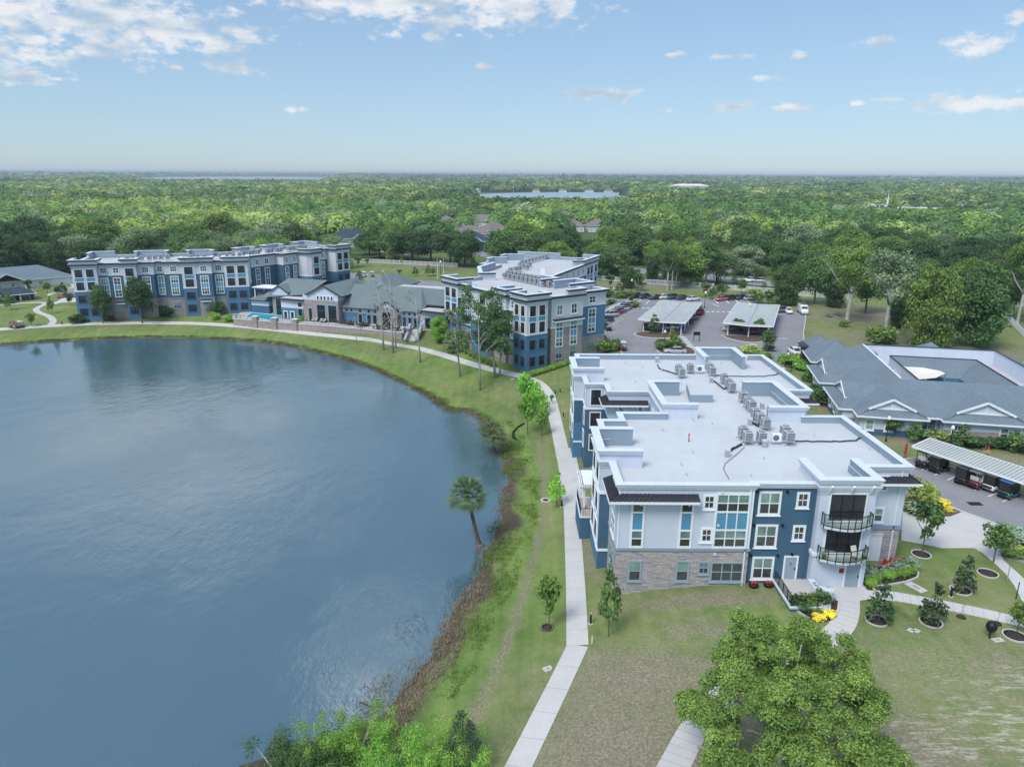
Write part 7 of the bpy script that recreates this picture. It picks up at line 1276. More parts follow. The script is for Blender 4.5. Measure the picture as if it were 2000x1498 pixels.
# crown meshes shared by the trees further off (height 14, radius 6)
CR = []
for sd, (k, rc, lob) in enumerate(((46,2.0,.2),(40,2.2,.3),(60,1.7,.25),(34,2.4,.15),(52,1.9,.35),(44,2.1,.2),(58,1.7,.3),(38,2.3,.25))): CR.append(leaf_mesh('crown', *(lambda t: (t[0], t[1], RG.uniform(.20,.40,len(t[0])), t[2]))(clump_leaves(crown_clumps(14, 6, 1.5, int(k * 1.25), rc, 100 + sd, lob=lob), 52, 0)), (LM['mid'],), .6))
CRS = [leaf_mesh('crown', *(lambda t: (t[0], t[1], RG.uniform(.14,.28,len(t[0])), t[2]))(clump_leaves(crown_clumps(14, 4.4, 4.2, 40, 1.25, 140 + sd, lob=.4), 95, 0)), (LM['mid'],), .55) for sd in range(3)]     # open, gappy crowns
CRB = [leaf_mesh('crown', *(lambda t: (t[0], t[1], RG.uniform(.18,.34,len(t[0])), t[2]))(clump_leaves(crown_clumps(14, 5.2, -.6, 95, 1.7, 160 + sd, 'full', lob=.3), 62, 0)), (LM['mid'],), .6) for sd in range(3)]      # leafy down to the ground
CRY = [leaf_mesh('crown', *(lambda t: (t[0], t[1], RG.uniform(.12,.24,len(t[0])), t[2]))(clump_leaves(crown_clumps(4, 1.3, 1.0, 22, .5, 180 + sd, 'cone' if sd % 2 else 'oak', .25), 190, 0)), (LM['mid'],), .6) for sd in range(4)]   # young trees, 4 m
CRM = [leaf_mesh('crown', *(lambda t: (t[0], t[1], RG.uniform(.13,.22,len(t[0])), t[2]))(clump_leaves(crown_clumps(4, 1.35, .5, 34, .42, 200 + sd, 'cone', .2), 210, 0, .5, .55)), (LM['glossy'],), .5) for sd in range(3)]   # magnolias
TKS = [trunk_mb(14, .28, 4, M['bark'], seed=s).mesh('trunk', True) for s in range(3)]; TKP = [trunk_mb(14, .30, 3, M['barkgrey'], (.04 * s - .04, 0), zsplit=.38, seed=5 + s).mesh('trunk', True) for s in range(3)]; TKY = [trunk_mb(4, .06, 3, M['bark'], zsplit=.35, seed=9 + s, n=6).mesh('trunk', True) for s in range(2)]
def tree(name, label, loc, H, W, crown, mat, trunk, group=None, rz=None, h0=14.0, w0=12.0, cat='tree'):
    o = thing(name, label, cat, loc, RG.uniform(0, 6.28) if rz is None else rz, group); o.scale = (W / w0, W / w0, H / h0)
    meshobj('trunk', trunk, o); c = meshobj('crown', crown, o)
    sl = c.material_slots[0]; sl.link = 'OBJECT'; sl.material = LM[mat]; return o
def hgt(px, py, ty, wpx, z=None):
    """ground point, height and width of a plant whose foot, top and width are read off the photo"""
    p = gp(px, py) if z is None else (*at_z(px, py, z), z); f = p[1] * _c + (CAM_H - p[2]) * _s; dep = math.atan2(CAM_H - p[2], p[1]); return p, (py - ty) / F_PX * f / math.cos(dep) * math.cos(dep - PITCH), wpx / F_PX * f
def T(kind, px, py, ty, w, mat, label, group=None, crown=None, trunk=None, name=None):
    p, H, W = hgt(px, py, ty, w)
    S_ = {'oak': (CR, TKS, 14, 12), 'open': (CRS, TKP, 14, 9.5), 'bushy': (CRB, TKS, 14, 11.5), 'young': (CRY, TKY, 4, 2.9), 'magnolia': (CRM, TKY, 4, 2.9)}[kind]; i = int(px * 7 + py * 3)
    return tree(name or {'oak': 'oak_tree', 'open': 'tall_tree', 'bushy': 'bushy_tree', 'young': 'young_tree', 'magnolia': 'magnolia_tree'}[kind], label, p, H, W, S_[0][i % len(S_[0])], mat, S_[1][i % len(S_[1])], group, None, S_[2], S_[3])
# ---- the big tree in the foreground
def lobes(seed, lst, k, rc): 
    r = np.random.default_rng(seed); out = []
    for (x, y, z, a, b) in lst:
        for _ in range(k): d = r.normal(size=3); d /= np.linalg.norm(d); d[2] = abs(d[2]) if r.random() < .65 else d[2]; q = .35 + .65 * r.random() ** .5; s_ = rc * (.6 + .8 * r.random()); out.append((x + d[0] * a * q, y + d[1] * a * q, z + d[2] * b * q, s_, s_ * .7))
    return out
BT = (16.4, 37.2, .3); bl = [(-.6,3.6,6.6,2.1,2.2),(-2.6,2.3,5.6,1.8,1.8),(2.9,4.3,5.8,1.6,1.7),(4.6,2.0,6.0,2.2,2.0),(1.2,.8,7.6,2.6,1.8),(-3.6,.4,5.4,2.2,1.8),(-4.9,-1.4,4.6,1.4,1.3),(3.6,-1.2,6.4,2.4,1.9),(5.8,-.6,4.6,1.6,1.5),(0,-2.4,6.6,2.6,2.0),(-2.4,-2.4,5.6,2.2,1.9),(2.4,-3.8,5.4,2.2,1.9),(-4.6,-3.6,3.6,1.3,1.1),(-1.0,-4.6,4.6,2.2,1.6),(-5.6,1.6,3.4,.9,.8),(4.6,-3.8,3.8,1.7,1.4),(.2,1.6,5.0,2.4,1.5)]
bl = [(x * .89, y, z, a * .96, b) for x, y, z, a, b in bl]; o = thing('large_oak_tree', 'large bright green tree in the right foreground reaching over the curving garden path', 'tree', BT, 0); P_, N_, c_ = clump_leaves(lobes(5, bl, 19, .56), 1750, 0, .4, .15); meshobj('crown', leaf_mesh('crown', P_, N_, RG.uniform(.06, .125, len(P_)), c_, (LM['light'],), .45), o)
mb = MB(); mb.tube([(0,0,-.5),(0,0,.2),(.1,-.1,1.6),(0,0,2.6)], [.5,.36,.3,.28], 12, M['barkgrey'])
for (x, y, z, a, b) in bl: mb.tube([(0,0,2.3),(x*.45,y*.45,2.6+(z-2.6)*.55),(x*.85,y*.85,z-.3),(x,y,z+b*.6)], [.16,.11,.06,.02], 7, M['barkgrey'])
mb.build('trunk', o, smooth=True)
# ---- lakeside trees
def bare(px, py, ty, lean, label, r0=.3, forks=5, leafy=None, mat='mid', seed=1, z0f=.35):
    p, H, W = hgt(px, py, ty, 60); o = thing('bare_tree' if not leafy else 'tall_tree', label, 'tree', p, 0); rr = random.Random(seed); mb = MB(); pts = [(0,0,-.4),(lean[0]*.25*H,lean[1]*H*.25,H*.28),(lean[0]*.55*H,lean[1]*.5*H,H*.55),(lean[0]*H,lean[1]*H,H)]; mb.tube(pts, [r0*1.1,r0*.8,r0*.55,r0*.1], 9, M['barkgrey']); tips = []
    def at_(t): t *= 3; i = min(2, int(t)); return Vector(pts[i]).lerp(Vector(pts[i+1]), t - i)
    for i in range(forks):
        t_ = z0f + (1 - z0f) * (i + rr.random()) / forks; s = at_(t_); a = rr.uniform(0, 6.28); L = H * rr.uniform(.16, .34) * (1.15 - t_ * .6); e = s + Vector((math.cos(a) * L * .75, math.sin(a) * L * .75, L * .7)); m = s.lerp(e, .5) + Vector((0, 0, L * .06)); mb.tube([s, m, e], [r0*.42*(1.2-t_), r0*.26*(1.2-t_)+.02, .03], 6, M['barkgrey']); tips.append(e)
        for j in range(5): b = a + rr.uniform(-1.3, 1.3); f = m.lerp(e, rr.random()); g = f + Vector((math.cos(b) * L * .4, math.sin(b) * L * .4, L * rr.uniform(.05, .4))); mb.tube([f, g], [.05, .015], 4, M['barkgrey']); tips.append(g); [mb.tube([f.lerp(g, .5), f.lerp(g, .5) + Vector((rr.uniform(-.2,.2)*L, rr.uniform(-.2,.2)*L, rr.uniform(.05,.25)*L))], [.03, .012], 3, M['barkgrey']) for _ in range(3)]
    mb.build('trunk', o, smooth=True)
    if leafy: cl = [(t.x, t.y, t.z, rr.uniform(.5, 1.0) * leafy, rr.uniform(.5, .9) * leafy) for t in tips if rr.random() < .8]; P_, N_, c_ = clump_leaves(cl, 46, 0); meshobj('crown', leaf_mesh('crown', P_, N_, RG.uniform(.16, .34, len(P_)), c_, (LM[mat],), .55), o)
    return o
bare(697, 672, 622, (.0, 0), 'small leafless multi stemmed tree on the bank before the dining terrace', .09, 7, seed=3, z0f=.25); bare(750, 684, 555, (-.06, 0), 'tall leafless tree, leftmost of three close together on the lake bank', .22, 9, seed=4); bare(768, 689, 545, (-.02, .03), 'tall leafless tree, nearest the water of three close together', .25, 10, seed=6); bare(773, 681, 560, (.02, 0), 'thinner leafless tree, rearmost of three close together on the lake bank', .17, 8, seed=8); bare(821, 708, 583, (-.05, 0), 'leafless leaning tree standing alone before the stairs', .2, 9, seed=12)
bare(899, 736, 612, (-.10, 0), 'slender tree with thin grey green twigs before the middle block', .2, 9, .9, 'grey', 14); bare(938, 762, 585, (-.02, 0), 'tall slim tree clad in green before the middle block, nearest the water', .2, 15, 1.05, 'mid', 16); bare(968, 738, 592, (-.12, 0), 'leaning tall tree with green crown, left of two close trunks by the path', .26, 14, 1.25, 'mid', 18); bare(976, 735, 618, (.05, 0), 'tall tree with dense green crown, right of two close trunks by the path', .2, 12, 1.35, 'mid', 20)
T('bushy', 862, 668, 614, 52, 'lime', 'bright green bush tree beside the bottom of the garden stairs', name='bushy_tree'); T('bushy', 884, 688, 640, 40, 'light', 'green shrub tree left of the slim trunks before the middle block', name='bushy_tree')
T('oak', 203, 640, 567, 40, 'mid', 'round crowned lakeside tree, paler left one of two before the left block'); T('oak', 279, 636, 549, 56, 'dark', 'round crowned lakeside tree, darker right one of two before the left block')
for px, py, ty, w, lab in ((1030,848,772,44,'feathery lime green tree nearest the water in the group by the path'),(1058,852,800,32,'small lime green tree nearest the path in the group of four'),(1026,800,732,46,'feathery lime green tree at the back of the group by the path'),(1049,812,750,44,'lime green tree in the middle of the group by the path')): T('young', px, py, ty, w, 'lime', lab, 'lime green trees by the path')
for px, py, ty, w, k, m, lab in ((1087,988,922,36,'young','lime','young tree with two rounded leaf clumps beside the path'),(1072,1228,1122,48,'young','light','sparse young tree in a mulch ring left of the path'),(1188,1243,1112,50,'young','mid','upright young tree before the stone corner of the front block'),(1078,790,770,10,'young','light','tiny shrub by the path near the middle block')): T(k, px, py, ty, w, m, lab)
for px, py, ty, w, lab, m in ((1716,1214,1140,54,'magnolia in a ring bed at the bend of the right path','glossy'),(1819,1218,1142,54,'magnolia in a ring bed, right neighbour of the one at the path bend','glossy'),(1881,1156,1088,44,'slim magnolia in a ring bed behind the right path','glossy')): T('magnolia', px, py, ty, w, m, lab, 'magnolias in ring beds')
T('young', 1800, 1084, 972, 60, 'mid', 'taller young oak in a ring bed by the concrete drive'); T('young', 1940, 1098, 1024, 62, 'mid', 'young oak by the right edge of the concrete drive'); T('young', 1986, 1236, 1178, 48, 'light', 'small young tree cut by the right edge above a ring bed')
for px, py, rw, lab in ((1712,1212,.92,'round mulch bed with pale edging at the bend of the right path'),(1818,1215,.92,'round mulch bed with pale edging under the second magnolia'),(1876,1153,.92,'round mulch bed with pale edging under the slim magnolia'),(1799,1083,.92,'round mulch bed with pale edging under the taller young oak'),(1929,1120,.92,'round empty mulch bed with pale edging near the right path'),(1982,1242,.92,'round mulch bed with pale edging at the right edge'),(1070,1226,.6,'')):
    x, y, z = gp(px, py); o = thing('ring_bed', lab or 'ragged mulch ring under the sparse young tree left of the path', 'plant bed', (x, y, z)); b = MB(); b.lathe([(rw, -.1), (rw, .10), (rw - .11, .10), (rw - .11, .02)], 24, M['kerb'] if lab else M['soil']); b.build('edging', o); b = MB(); b.lathe([(rw - .10, .02), (rw * .5, .10), (.05, .14)], 20, M['mulch']); b.build('mulch', o, smooth=True)
for px, py, lab in ((1877,1205,'thin newly planted sapling left of another below the right path'),(1947,1218,'thin newly planted sapling right of another below the right path')):
    o = thing('sapling', lab, 'sapling', gp(px, py)); b = MB(); b.lathe([(.4,0),(.3,.1),(.05,.14)], 10, M['mulch']); b.build('mulch', o); b = MB(); b.tube([(0,0,0),(.05,0,1.3)], [.02,.01], 5, M['bark']); b.build('stem', o); P_, N_, c_ = clump_leaves([(.05,0,1.1,.2,.3)], 500, 0); meshobj('leaves', leaf_mesh('leaves', P_, N_, .05, c_, (LM['light'],)), o)
# ---- palms
def palm(px, py, tx, ty, rpx, label, skirt=0, seed=1, nf=46, r0=.2):
    p, H, W = hgt(px, py, ty, rpx * 2); o = thing('palm_tree', label, 'palm', p, 0); f = p[1] * _c + (CAM_H - p[2]) * _s; dx = (tx - px) / F_PX * f - 0.0; R = W / 2; rr = random.Random(seed)
    mb = MB(); mb.tube([(0,0,-.4),(0,0,0),(dx*.3,0,H*.3),(dx*.7,0,H*.68),(dx,0,H)], [r0*2.2,r0*1.7,r0*1.05,r0,r0*.9], 10, M['bark']); mb.build('trunk', o, smooth=True); b = MB(); k = b.mi(LM['palm'])
    for i in range(nf):
        a = 2.4 * i; t = i / nf; el = 1.35 - 2.1 * t; L = R * rr.uniform(.85, 1.1); d = Vector((math.cos(a), math.sin(a), 0)); st = Vector((dx, 0, H)) + d * .1; pts = []; v = d * math.cos(el) + Vector((0, 0, math.sin(el))); m_ = st + v * L * .55; m_.z -= L * .04
        side = d.cross(Vector((0, 0, 1))); nseg = 13
        b.tube([st, m_], [.03, .02], 4, LM['palm'], False)
        for j in range(nseg):
            an = (j - (nseg - 1) / 2) / nseg * 2.5; q = (v * math.cos(an) + side * math.sin(an)).normalized(); q.z -= .25; e = m_ + q * L * .62; e.z -= L * .10 * abs(an); w = q.cross(Vector((0, 0, 1))); w = (w.normalized() if w.length > 1e-3 else side) * .045 * R / 1.7
            mid_ = m_.lerp(e, .5); b.poly([m_, mid_ + w, e, mid_ - w], LM['palm'])
    if px == 937: rb = MB(); rb.lathe([(.45,-.6),(.62,-.1),(.55,.35),(.3,.6)], 12, M['bark']); rb.build('root_ball', o, smooth=True)
    c = b.build('crown', o); at = c.data.attributes.new('leaf', 'FLOAT', 'FACE'); at.data.foreach_set('value', np.clip(RG.normal(.5, .22, len(c.data.polygons)), 0, 1).astype(np.float32))
    if skirt:
        P_, N_, c_ = clump_leaves([(dx, 0, H - .5 - .35 * i, .5, .4) for i in range(skirt)], 240, 0); meshobj('dead_fronds', leaf_mesh('dead_fronds', P_, N_, .3, c_, (LM['straw'],), .25), o)
    return o
palm(937, 1071, 914, 964, 37, 'leaning fan palm standing at the edge of the lake', 0, 2, 54, .19); palm(966, 890, 962, 843, 27, 'short fan palm on the bank beyond the leaning one', 2, 3, 40, .22); palm(1524, 590, 1529, 538, 20, 'tall fan palm between the carports and the road', 3, 4, 40, .26)
# ---- shrubs
SHB = leaf_mesh('foliage', *(lambda t: (t[0], t[1], RG.uniform(.03,.06,len(t[0])), t[2]))(clump_leaves([(0,0,.40,.44,.40)] + [(.2*math.cos(i),.2*math.sin(i),.44,.27,.27) for i in range(6)], 4200, 0, .3, .85)), (LM['box'],), .7)
SHL = [leaf_mesh('foliage', *(lambda t: (t[0], t[1], RG.uniform(.06,.14,len(t[0])), t[2]))(clump_leaves([(r.uniform(-.4,.4), r.uniform(-.4,.4), r.uniform(.2,.9), r.uniform(.2,.4), r.uniform(.2,.4)) for _ in range(14)], 480, 0, .3, .5)), (LM['mid'],), .55) for r in (random.Random(1), random.Random(2), random.Random(3))]
def shrub(px, py, w, h, mat, label, group=None, ball=False, cat='shrub', z=None):
    p = gp(px, py) if z is None else (*at_z(px, py, z), z); o = meshobj('round_shrub' if ball else 'shrub', SHB if ball else SHL[int(px + py) % 3], None, p, RG.uniform(0, 6)); o.scale = (w, w, h); o.material_slots[0].link = 'OBJECT'; o.material_slots[0].material = LM[mat]; return tag(o, label, cat, group)
g1 = 'round clipped shrubs in the entrance bed'
for px, py, s in ((1700,1146,1.0),(1708,1137,1.05),(1716,1131,1.0),(1735,1131,1.15),(1751,1126,1.0),(1763,1126,1.15),(1776,1120,1.2),(1697,1138,.8)): shrub(px, py, s, s * .95, 'box', 'bright green round clipped shrub in the curved bed by the entrance', g1, True)
for px, py, s in ((1693,1131,1.1),(1697,1124,1.1),(1706,1129,1.0),(1727,1124,1.0),(1741,1119,1.2),(1757,1115,1.2),(1766,1112,1.1),(1779,1110,1.1),(1760,1118,1.0),(1745,1124,.9)): shrub(px, py, s, s * .9, 'sage', 'silvery green rounded shrub behind the bright clipped ones in the curved bed', 'silvery shrubs in the entrance bed')
for px, py, w, h, m, lab in ((1565,1190,1.5,1.2,'mid','leafy green shrub at the left of the bed below the porch'),(1578,1183,1.2,1.1,'light','lighter leafy shrub behind the left one in the bed below the porch'),(1605,1178,1.3,.9,'mid','dark leafy shrub along the porch wall in the front bed'),(1618,1203,.8,.5,'flower','low yellow flowered plant at the right of the bed below the porch'),(1598,1210,.9,.5,'flower','low yellow flowered plant at the front of the bed below the porch'),(1590,1195,.6,.5,'light','small plant in the middle of the bed below the porch'),
    (1838,985,1.5,.5,'flower','low mass of yellow flowers at the corner of the drive bed'),(1847,997,1.2,.45,'flower','yellow flower clump nearest the drive in the corner bed'),(1806,985,2.6,2.6,'yellow','tall yellowish shrub at the back of the drive corner bed'),(1782,1000,2.0,.9,'light','low green shrub against the building in the drive corner bed'),(1800,1003,2.4,1.1,'sage','grey green grassy shrub in the drive corner bed'),(1776,982,1.2,.7,'olive','brownish low shrub at the kerb of the drive corner bed'),(1982,1066,3.0,1.6,'sage','grey green shrub mass at the right edge beside the drive'),(1995,1078,2.6,1.1,'yellow','yellowish low shrub at the right edge beside the drive'),(1975,1085,1.6,.6,'light','low green groundcover by the right path')): shrub(px, py, w, h, m, lab)
g2 = 'shrubs along the foot of the middle block'
for i in range(8): shrub(1036 + i * 10.3, 736 - i * 3.4, 1.5, 1.1, 'box', 'bright green round shrub in the row along the right foot of the middle block', g2, True)
for i in range(9): shrub(896 + i * 8.2, 682 + i * 4.2, 1.5, 1.2, 'light', 'green round shrub in the row along the lake side of the middle block', g2, True)
for px, py, w in ((1165,688,3.5),(1180,686,3.5),(1195,684,3.0),(1172,676,3.0),(1150,690,3.0)): shrub(px, py, w, 2.2, 'light', 'loose leafy shrub in the lawn corner between middle block and parking lot', 'shrubs at the lot corner')
for px, py, w, h, m in ((1462,690,4.2,1.6,'yellow'),(1480,697,2.0,1.0,'light'),(1495,700,2.0,1.0,'light'),(1466,697,2.0,.9,'mid'),(1500,684,2.2,1.0,'mid')): shrub(px, py, w, h, m, 'low shrub in the bed behind the front block by the crosswalk', 'shrubs by the crosswalk')
for px, py in ((1540,708),(1549,713),(1557,718),(1562,711),(1551,705),(1565,722)): shrub(px, py, 3.2, 1.3, 'box', 'light green leafy shrub in the triangular bed by the dark canopy', 'shrubs in the triangular bed')
for px, py, w, m in ((1595,770,2.0,'dark'),(1604,790,2.8,'dark'),(1612,784,2.4,'mid'),(1579,745,1.8,'mid')): shrub(px, py, w, w * .8, m, 'dark leafy shrub between the front block and the low building', 'shrubs between the buildings')
for px, py, w, h, m in ((1820,862,2.2,1.6,'mid'),(1832,866,2.4,1.8,'yellow'),(1845,872,2.0,1.4,'dark'),(1860,876,1.8,1.2,'dark'),(1892,871,2.0,1.1,'dark'),(1904,873,2.0,1.1,'dark'),(1916,873,2.0,1.1,'dark'),(1940,874,2.2,1.2,'dark'),(1955,874,2.2,1.2,'dark'),(1982,882,2.8,2.0,'mid'),(1996,884,2.8,2.0,'mid')): shrub(px, py, w, h, m, 'dark hedge shrub along the front wall of the low building', 'hedge shrubs by the low building')
for px, py, ty, w in ((1740,852,817,38),(1789,862,826,40),(1879,876,832,44)): T('young', px, py, ty, w, 'mid', {1740: 'leftmost of three young trees before the low building', 1789: 'middle one of three young trees before the low building', 1879: 'rightmost of three young trees before the low building'}[px])
for px, py, s in ((1288,678,1),(1296,676,1.1),(1305,679,1),(1316,680,1),(1322,675,.9),(1290,683,1),(1330,682,.8)): shrub(px, py, s * 1.8, s * 1.4, 'mid', 'low shrub under the bright tree on the near parking island', 'shrubs on the parking island')
for px, py, w in ((1212,583,3),(1207,582,2.6),(1234,598,2.2),(1241,600,2.2),(1196,594,2.0),(1365,604,1.6)): shrub(px, py, w, w * .55, 'light', 'low bright green shrub on a planted island at the far side of the parking lot', 'shrubs on the far islands')
for px, py, w in ((320,616,3.2),(330,618,2.8),(408,612,2.8),(416,612,2.8),(423,614,3.2),(158,628,2.2),(151,632,2.6),(166,630,1.4),(207,627,1.6),(216,627,1.6)): shrub(px, py, w, w * .75, 'dark', 'dark green shrub against the foot of the left apartment block', 'shrubs at the left block')
for px, py, w in ((386,610,2.6),(381,612,2.2),(420,625,2.0),(447,628,1.8),(585,633,2.0)): shrub(px, py, w, w * .9, 'lime', 'bright green young bush by the lake path before the left block', 'bright bushes by the lake path')
for px, py, w in ((1720,670,4.5),(1712,668,3.5),(1735,672,2.5),(1800,672,3),(1650,638,2.0)): shrub(px, py, w, w * .7, 'light', 'green bush round the foot of a pale trunk on the back lawn', 'bushes on the back lawn')
# bottom edge: willow bushes and a cedar
def bush(px, py, w, h, mat, label, seed, z=-1.2):
    r = random.Random(seed); p = gp(px, py); o = thing('willow_bush', label, 'bush', p, 0); cl = [(r.gauss(0, w*.30), r.gauss(0, w*.30), h * r.uniform(.2, 1.0), r.uniform(.35, .65), r.uniform(.3, .6)) for _ in range(70)]; P_, N_, c_ = clump_leaves(cl, 700, 0, .4, .3); meshobj('foliage', leaf_mesh('foliage', P_, N_, RG.uniform(.05, .10, len(P_)), c_, (LM[mat],), .4), o)
    mb = MB(); [mb.tube([(0,0,-.2),(x*.5,y*.5,zz*.5),(x,y,zz)], [.06,.04,.015], 5, M['barkgrey']) for x, y, zz, _, _ in cl[:16]]; mb.build('stems', o); return o
bush(690, 1502, 4.6, 3.4, 'lime', 'tall light green willow bush at the bottom edge of the lake', 2); bush(850, 1522, 5.4, 2.6, 'lime', 'broad light green bush at the bottom edge left of the cedar', 3); bush(765, 1535, 5.0, 2.3, 'lime', 'low bright green bush between the two willow bushes at the bottom', 5); bush(560, 1535, 5.0, 2.0, 'mid', 'low dark green bush at the bottom left of the willow', 4); bush(630, 1520, 3.6, 2.2, 'mid', 'green bush just left of the tall willow bush', 6)
p, H, W = hgt(905, 1500, 1395, 80); o = thing('cedar_tree', 'dark blue green cedar shrub tree at the bottom beside the lawn', 'tree', p, 0); P_, N_, c_ = clump_leaves(crown_clumps(H, W * .55, .3, 60, .45, 77, 'cone', .2), 620, 0, .5, .3); meshobj('crown', leaf_mesh('crown', P_, N_, RG.uniform(.05, .10, len(P_)), c_, (LM['cedar'],), .3), o); mb = MB(); mb.tube([(0,0,-.3),(0,0,H*.9)], [.12,.02], 6, M['bark']); mb.build('trunk', o)
# ---- trees round the parking lot and on the lawns
gl = 'trees round the parking lot'
for px, py, ty, w, k, m, lab in ((1277,652,615,24,'young','mid','small tree before the near edge of the first carport'),(1311,684,641,24,'young','light','bright slender tree on the near parking island'),(1440,652,621,26,'young','mid','small tree before the left half of the second carport'),(1481,657,624,30,'young','mid','wider small tree before the right half of the second carport'),(1498,688,646,34,'young','mid','round small tree by the bed at the second crosswalk'),(1232,596,568,24,'young','mid','small tree on the far island of the left car row'),(1190,592,566,20,'young','light','small tree behind the middle block corner in the lot'),(1209,574,553,22,'young','mid','round young tree left of the far car row'),
    (1245,568,528,28,'young','mid','young tree behind the far car row, right of a dense one'),(1226,563,515,36,'bushy','mid','dense green tree behind the far car row'),(1192,564,534,20,'young','mid','young tree near the white fence, leftmost'),(1272,553,505,26,'bushy','dark','narrow dark tree at the white fence'),(1376,580,550,22,'young','mid','young tree left one of a pair beside the lamp post'),(1392,585,560,22,'young','mid','young tree right one of a pair beside the lamp post'),(1411,578,548,28,'young','dark','darker young tree behind the second far car row'),(1448,574,546,24,'young','mid','round young tree behind the second far car row'),(1472,592,563,34,'young','light','pale bushy tree behind the second carport, left of another'),(1500,595,568,36,'young','mid','bushy tree behind the second carport, right of another'),(1473,565,520,18,'open','mid','slim tall tree beside the road cars'),(1493,566,553,16,'young','mid','small conical tree by the white fence near the palm'),
    (1404,554,536,13,'magnolia','cedar','small dark conifer beyond the fence, left one'),(1434,557,537,16,'magnolia','cedar','small dark conifer beyond the fence, right one'),(1535,596,510,58,'bushy','mid','leafy tree behind the fan palm'),(1545,570,530,20,'bushy','dark','dark shrub tree at the road behind the palm')): T(k, px, py, ty, w, m, lab, gl)
gt = 'tall trees on the lawns'
for px, py, ty, w, k, m, lab in ((1303,567,475,46,'open','mid','tall pale trunked tree, left of three at the middle of the fence'),(1312,566,468,50,'open','light','tall pale trunked tree, middle of three at the middle of the fence'),(1320,560,478,44,'open','mid','tall dark trunked tree, right of three at the middle of the fence'),(1378,556,465,56,'open','mid','tall tree with thin trunk between the two carports at the fence'),(1653,632,480,110,'open','light','tall tree with pale forked leaning trunk on the back lawn'),(1727,664,487,118,'open','grey','tall grey green tree with pale forked trunk left of the ivy clad ones'),(1814,680,508,98,'bushy','light','tall ivy clad tree behind the far roof of the low building'),(1902,676,512,120,'bushy','mid','tall broad ivy clad tree nearest the right board fence'),(1870,640,500,70,'open','light','tall pale topped tree between the ivy clad ones'),(1590,594,500,70,'oak','mid','broad oak with dark trunk right of the fan palm'),(1628,600,520,50,'bushy','dark','dark bushy tree behind the pale leaning trunk'),(1690,612,510,70,'oak','dark','dark spreading oak behind the lawn'),(1756,640,560,50,'bushy','dark','dark undergrowth tree behind the tall grey green one'),(1785,630,540,50,'bushy','dark','dark bushy tree between tall trees at the back of the lawn'),(1838,645,560,40,'bushy','dark','dark gap filling tree between the ivy clad ones'),(1960,620,540,70,'oak','dark','dark oak behind the right board fence'),(1985,640,470,80,'open','light','tall light green tree at the right edge')): T(k, px, py, ty, w, m, lab, gt)
gk = 'young trees on the bank behind the clubhouse'
for px, py, ty, w, m in ((688,531,512,18,'light'),(700,520,500,16,'light'),(718,518,505,10,'mid'),(811,540,522,14,'mid'),(837,540,518,16,'light'),(847,538,522,10,'mid'),(893,521,506,15,'light'),(850,519,505,10,'light'),(785,516,501,10,'light'),(868,526,520,10,'yellow'),(780,536,526,12,'light'),(925,518,503,12,'grey')): T('young', px, py, ty, w, m, 'small young tree on the grassy bank behind the clubhouse', gk)
T('magnolia', 702, 547, 529, 17, 'cedar', 'dark green conifer beside the clubhouse car park')
gd = 'dark oaks behind the picket fence'
for px, py, ty, w in ((742,504,458,56),(770,507,450,66),(806,510,446,70),(842,514,447,74),(880,519,449,72),(908,521,452,60),(722,498,452,50)): T('oak', px, py, ty, w * 1.1, 'mid' if px in (742, 770) else 'dark', 'dense dark green oak in the row behind the long picket fence', gd)
T('bushy', 763, 512, 470, 22, 'yellow', 'yellowish tree squeezed between the dark oaks behind the picket fence')
gq = 'young trees on the far left lawn'
for px, py, ty, w, m, lab in ((64,646,620,20,'light','thin young tree by the far left path, left of the winding path'),(143,637,618,16,'light','small bush like tree at the left block corner by the path'),(22,605,570,24,'mid','young tree before the shelter, leftmost'),(101,612,580,14,'light','thin young tree inside the bend of the winding path'),(137,597,575,16,'glossy','small dark tree before the red pickup'),(93,573,552,18,'light','bright small tree before the cottage'),(113,577,560,14,'glossy','dark small tree before the cottage, left'),(124,577,553,16,'glossy','dark small tree before the cottage, right'),(4,595,570,18,'mid','young tree cut by the left edge'),(20,592,578,20,'mid','young tree beside the shelter'),(105,536,508,20,'yellow','bright yellow green tree beside the cottage'),(130,540,515,26,'yellow','pale yellow green tree behind the left block corner'),(58,570,545,16,'dark','small dark palm like tree in the cottage front yard')): T('young', px, py, ty, w, m, lab, gq)
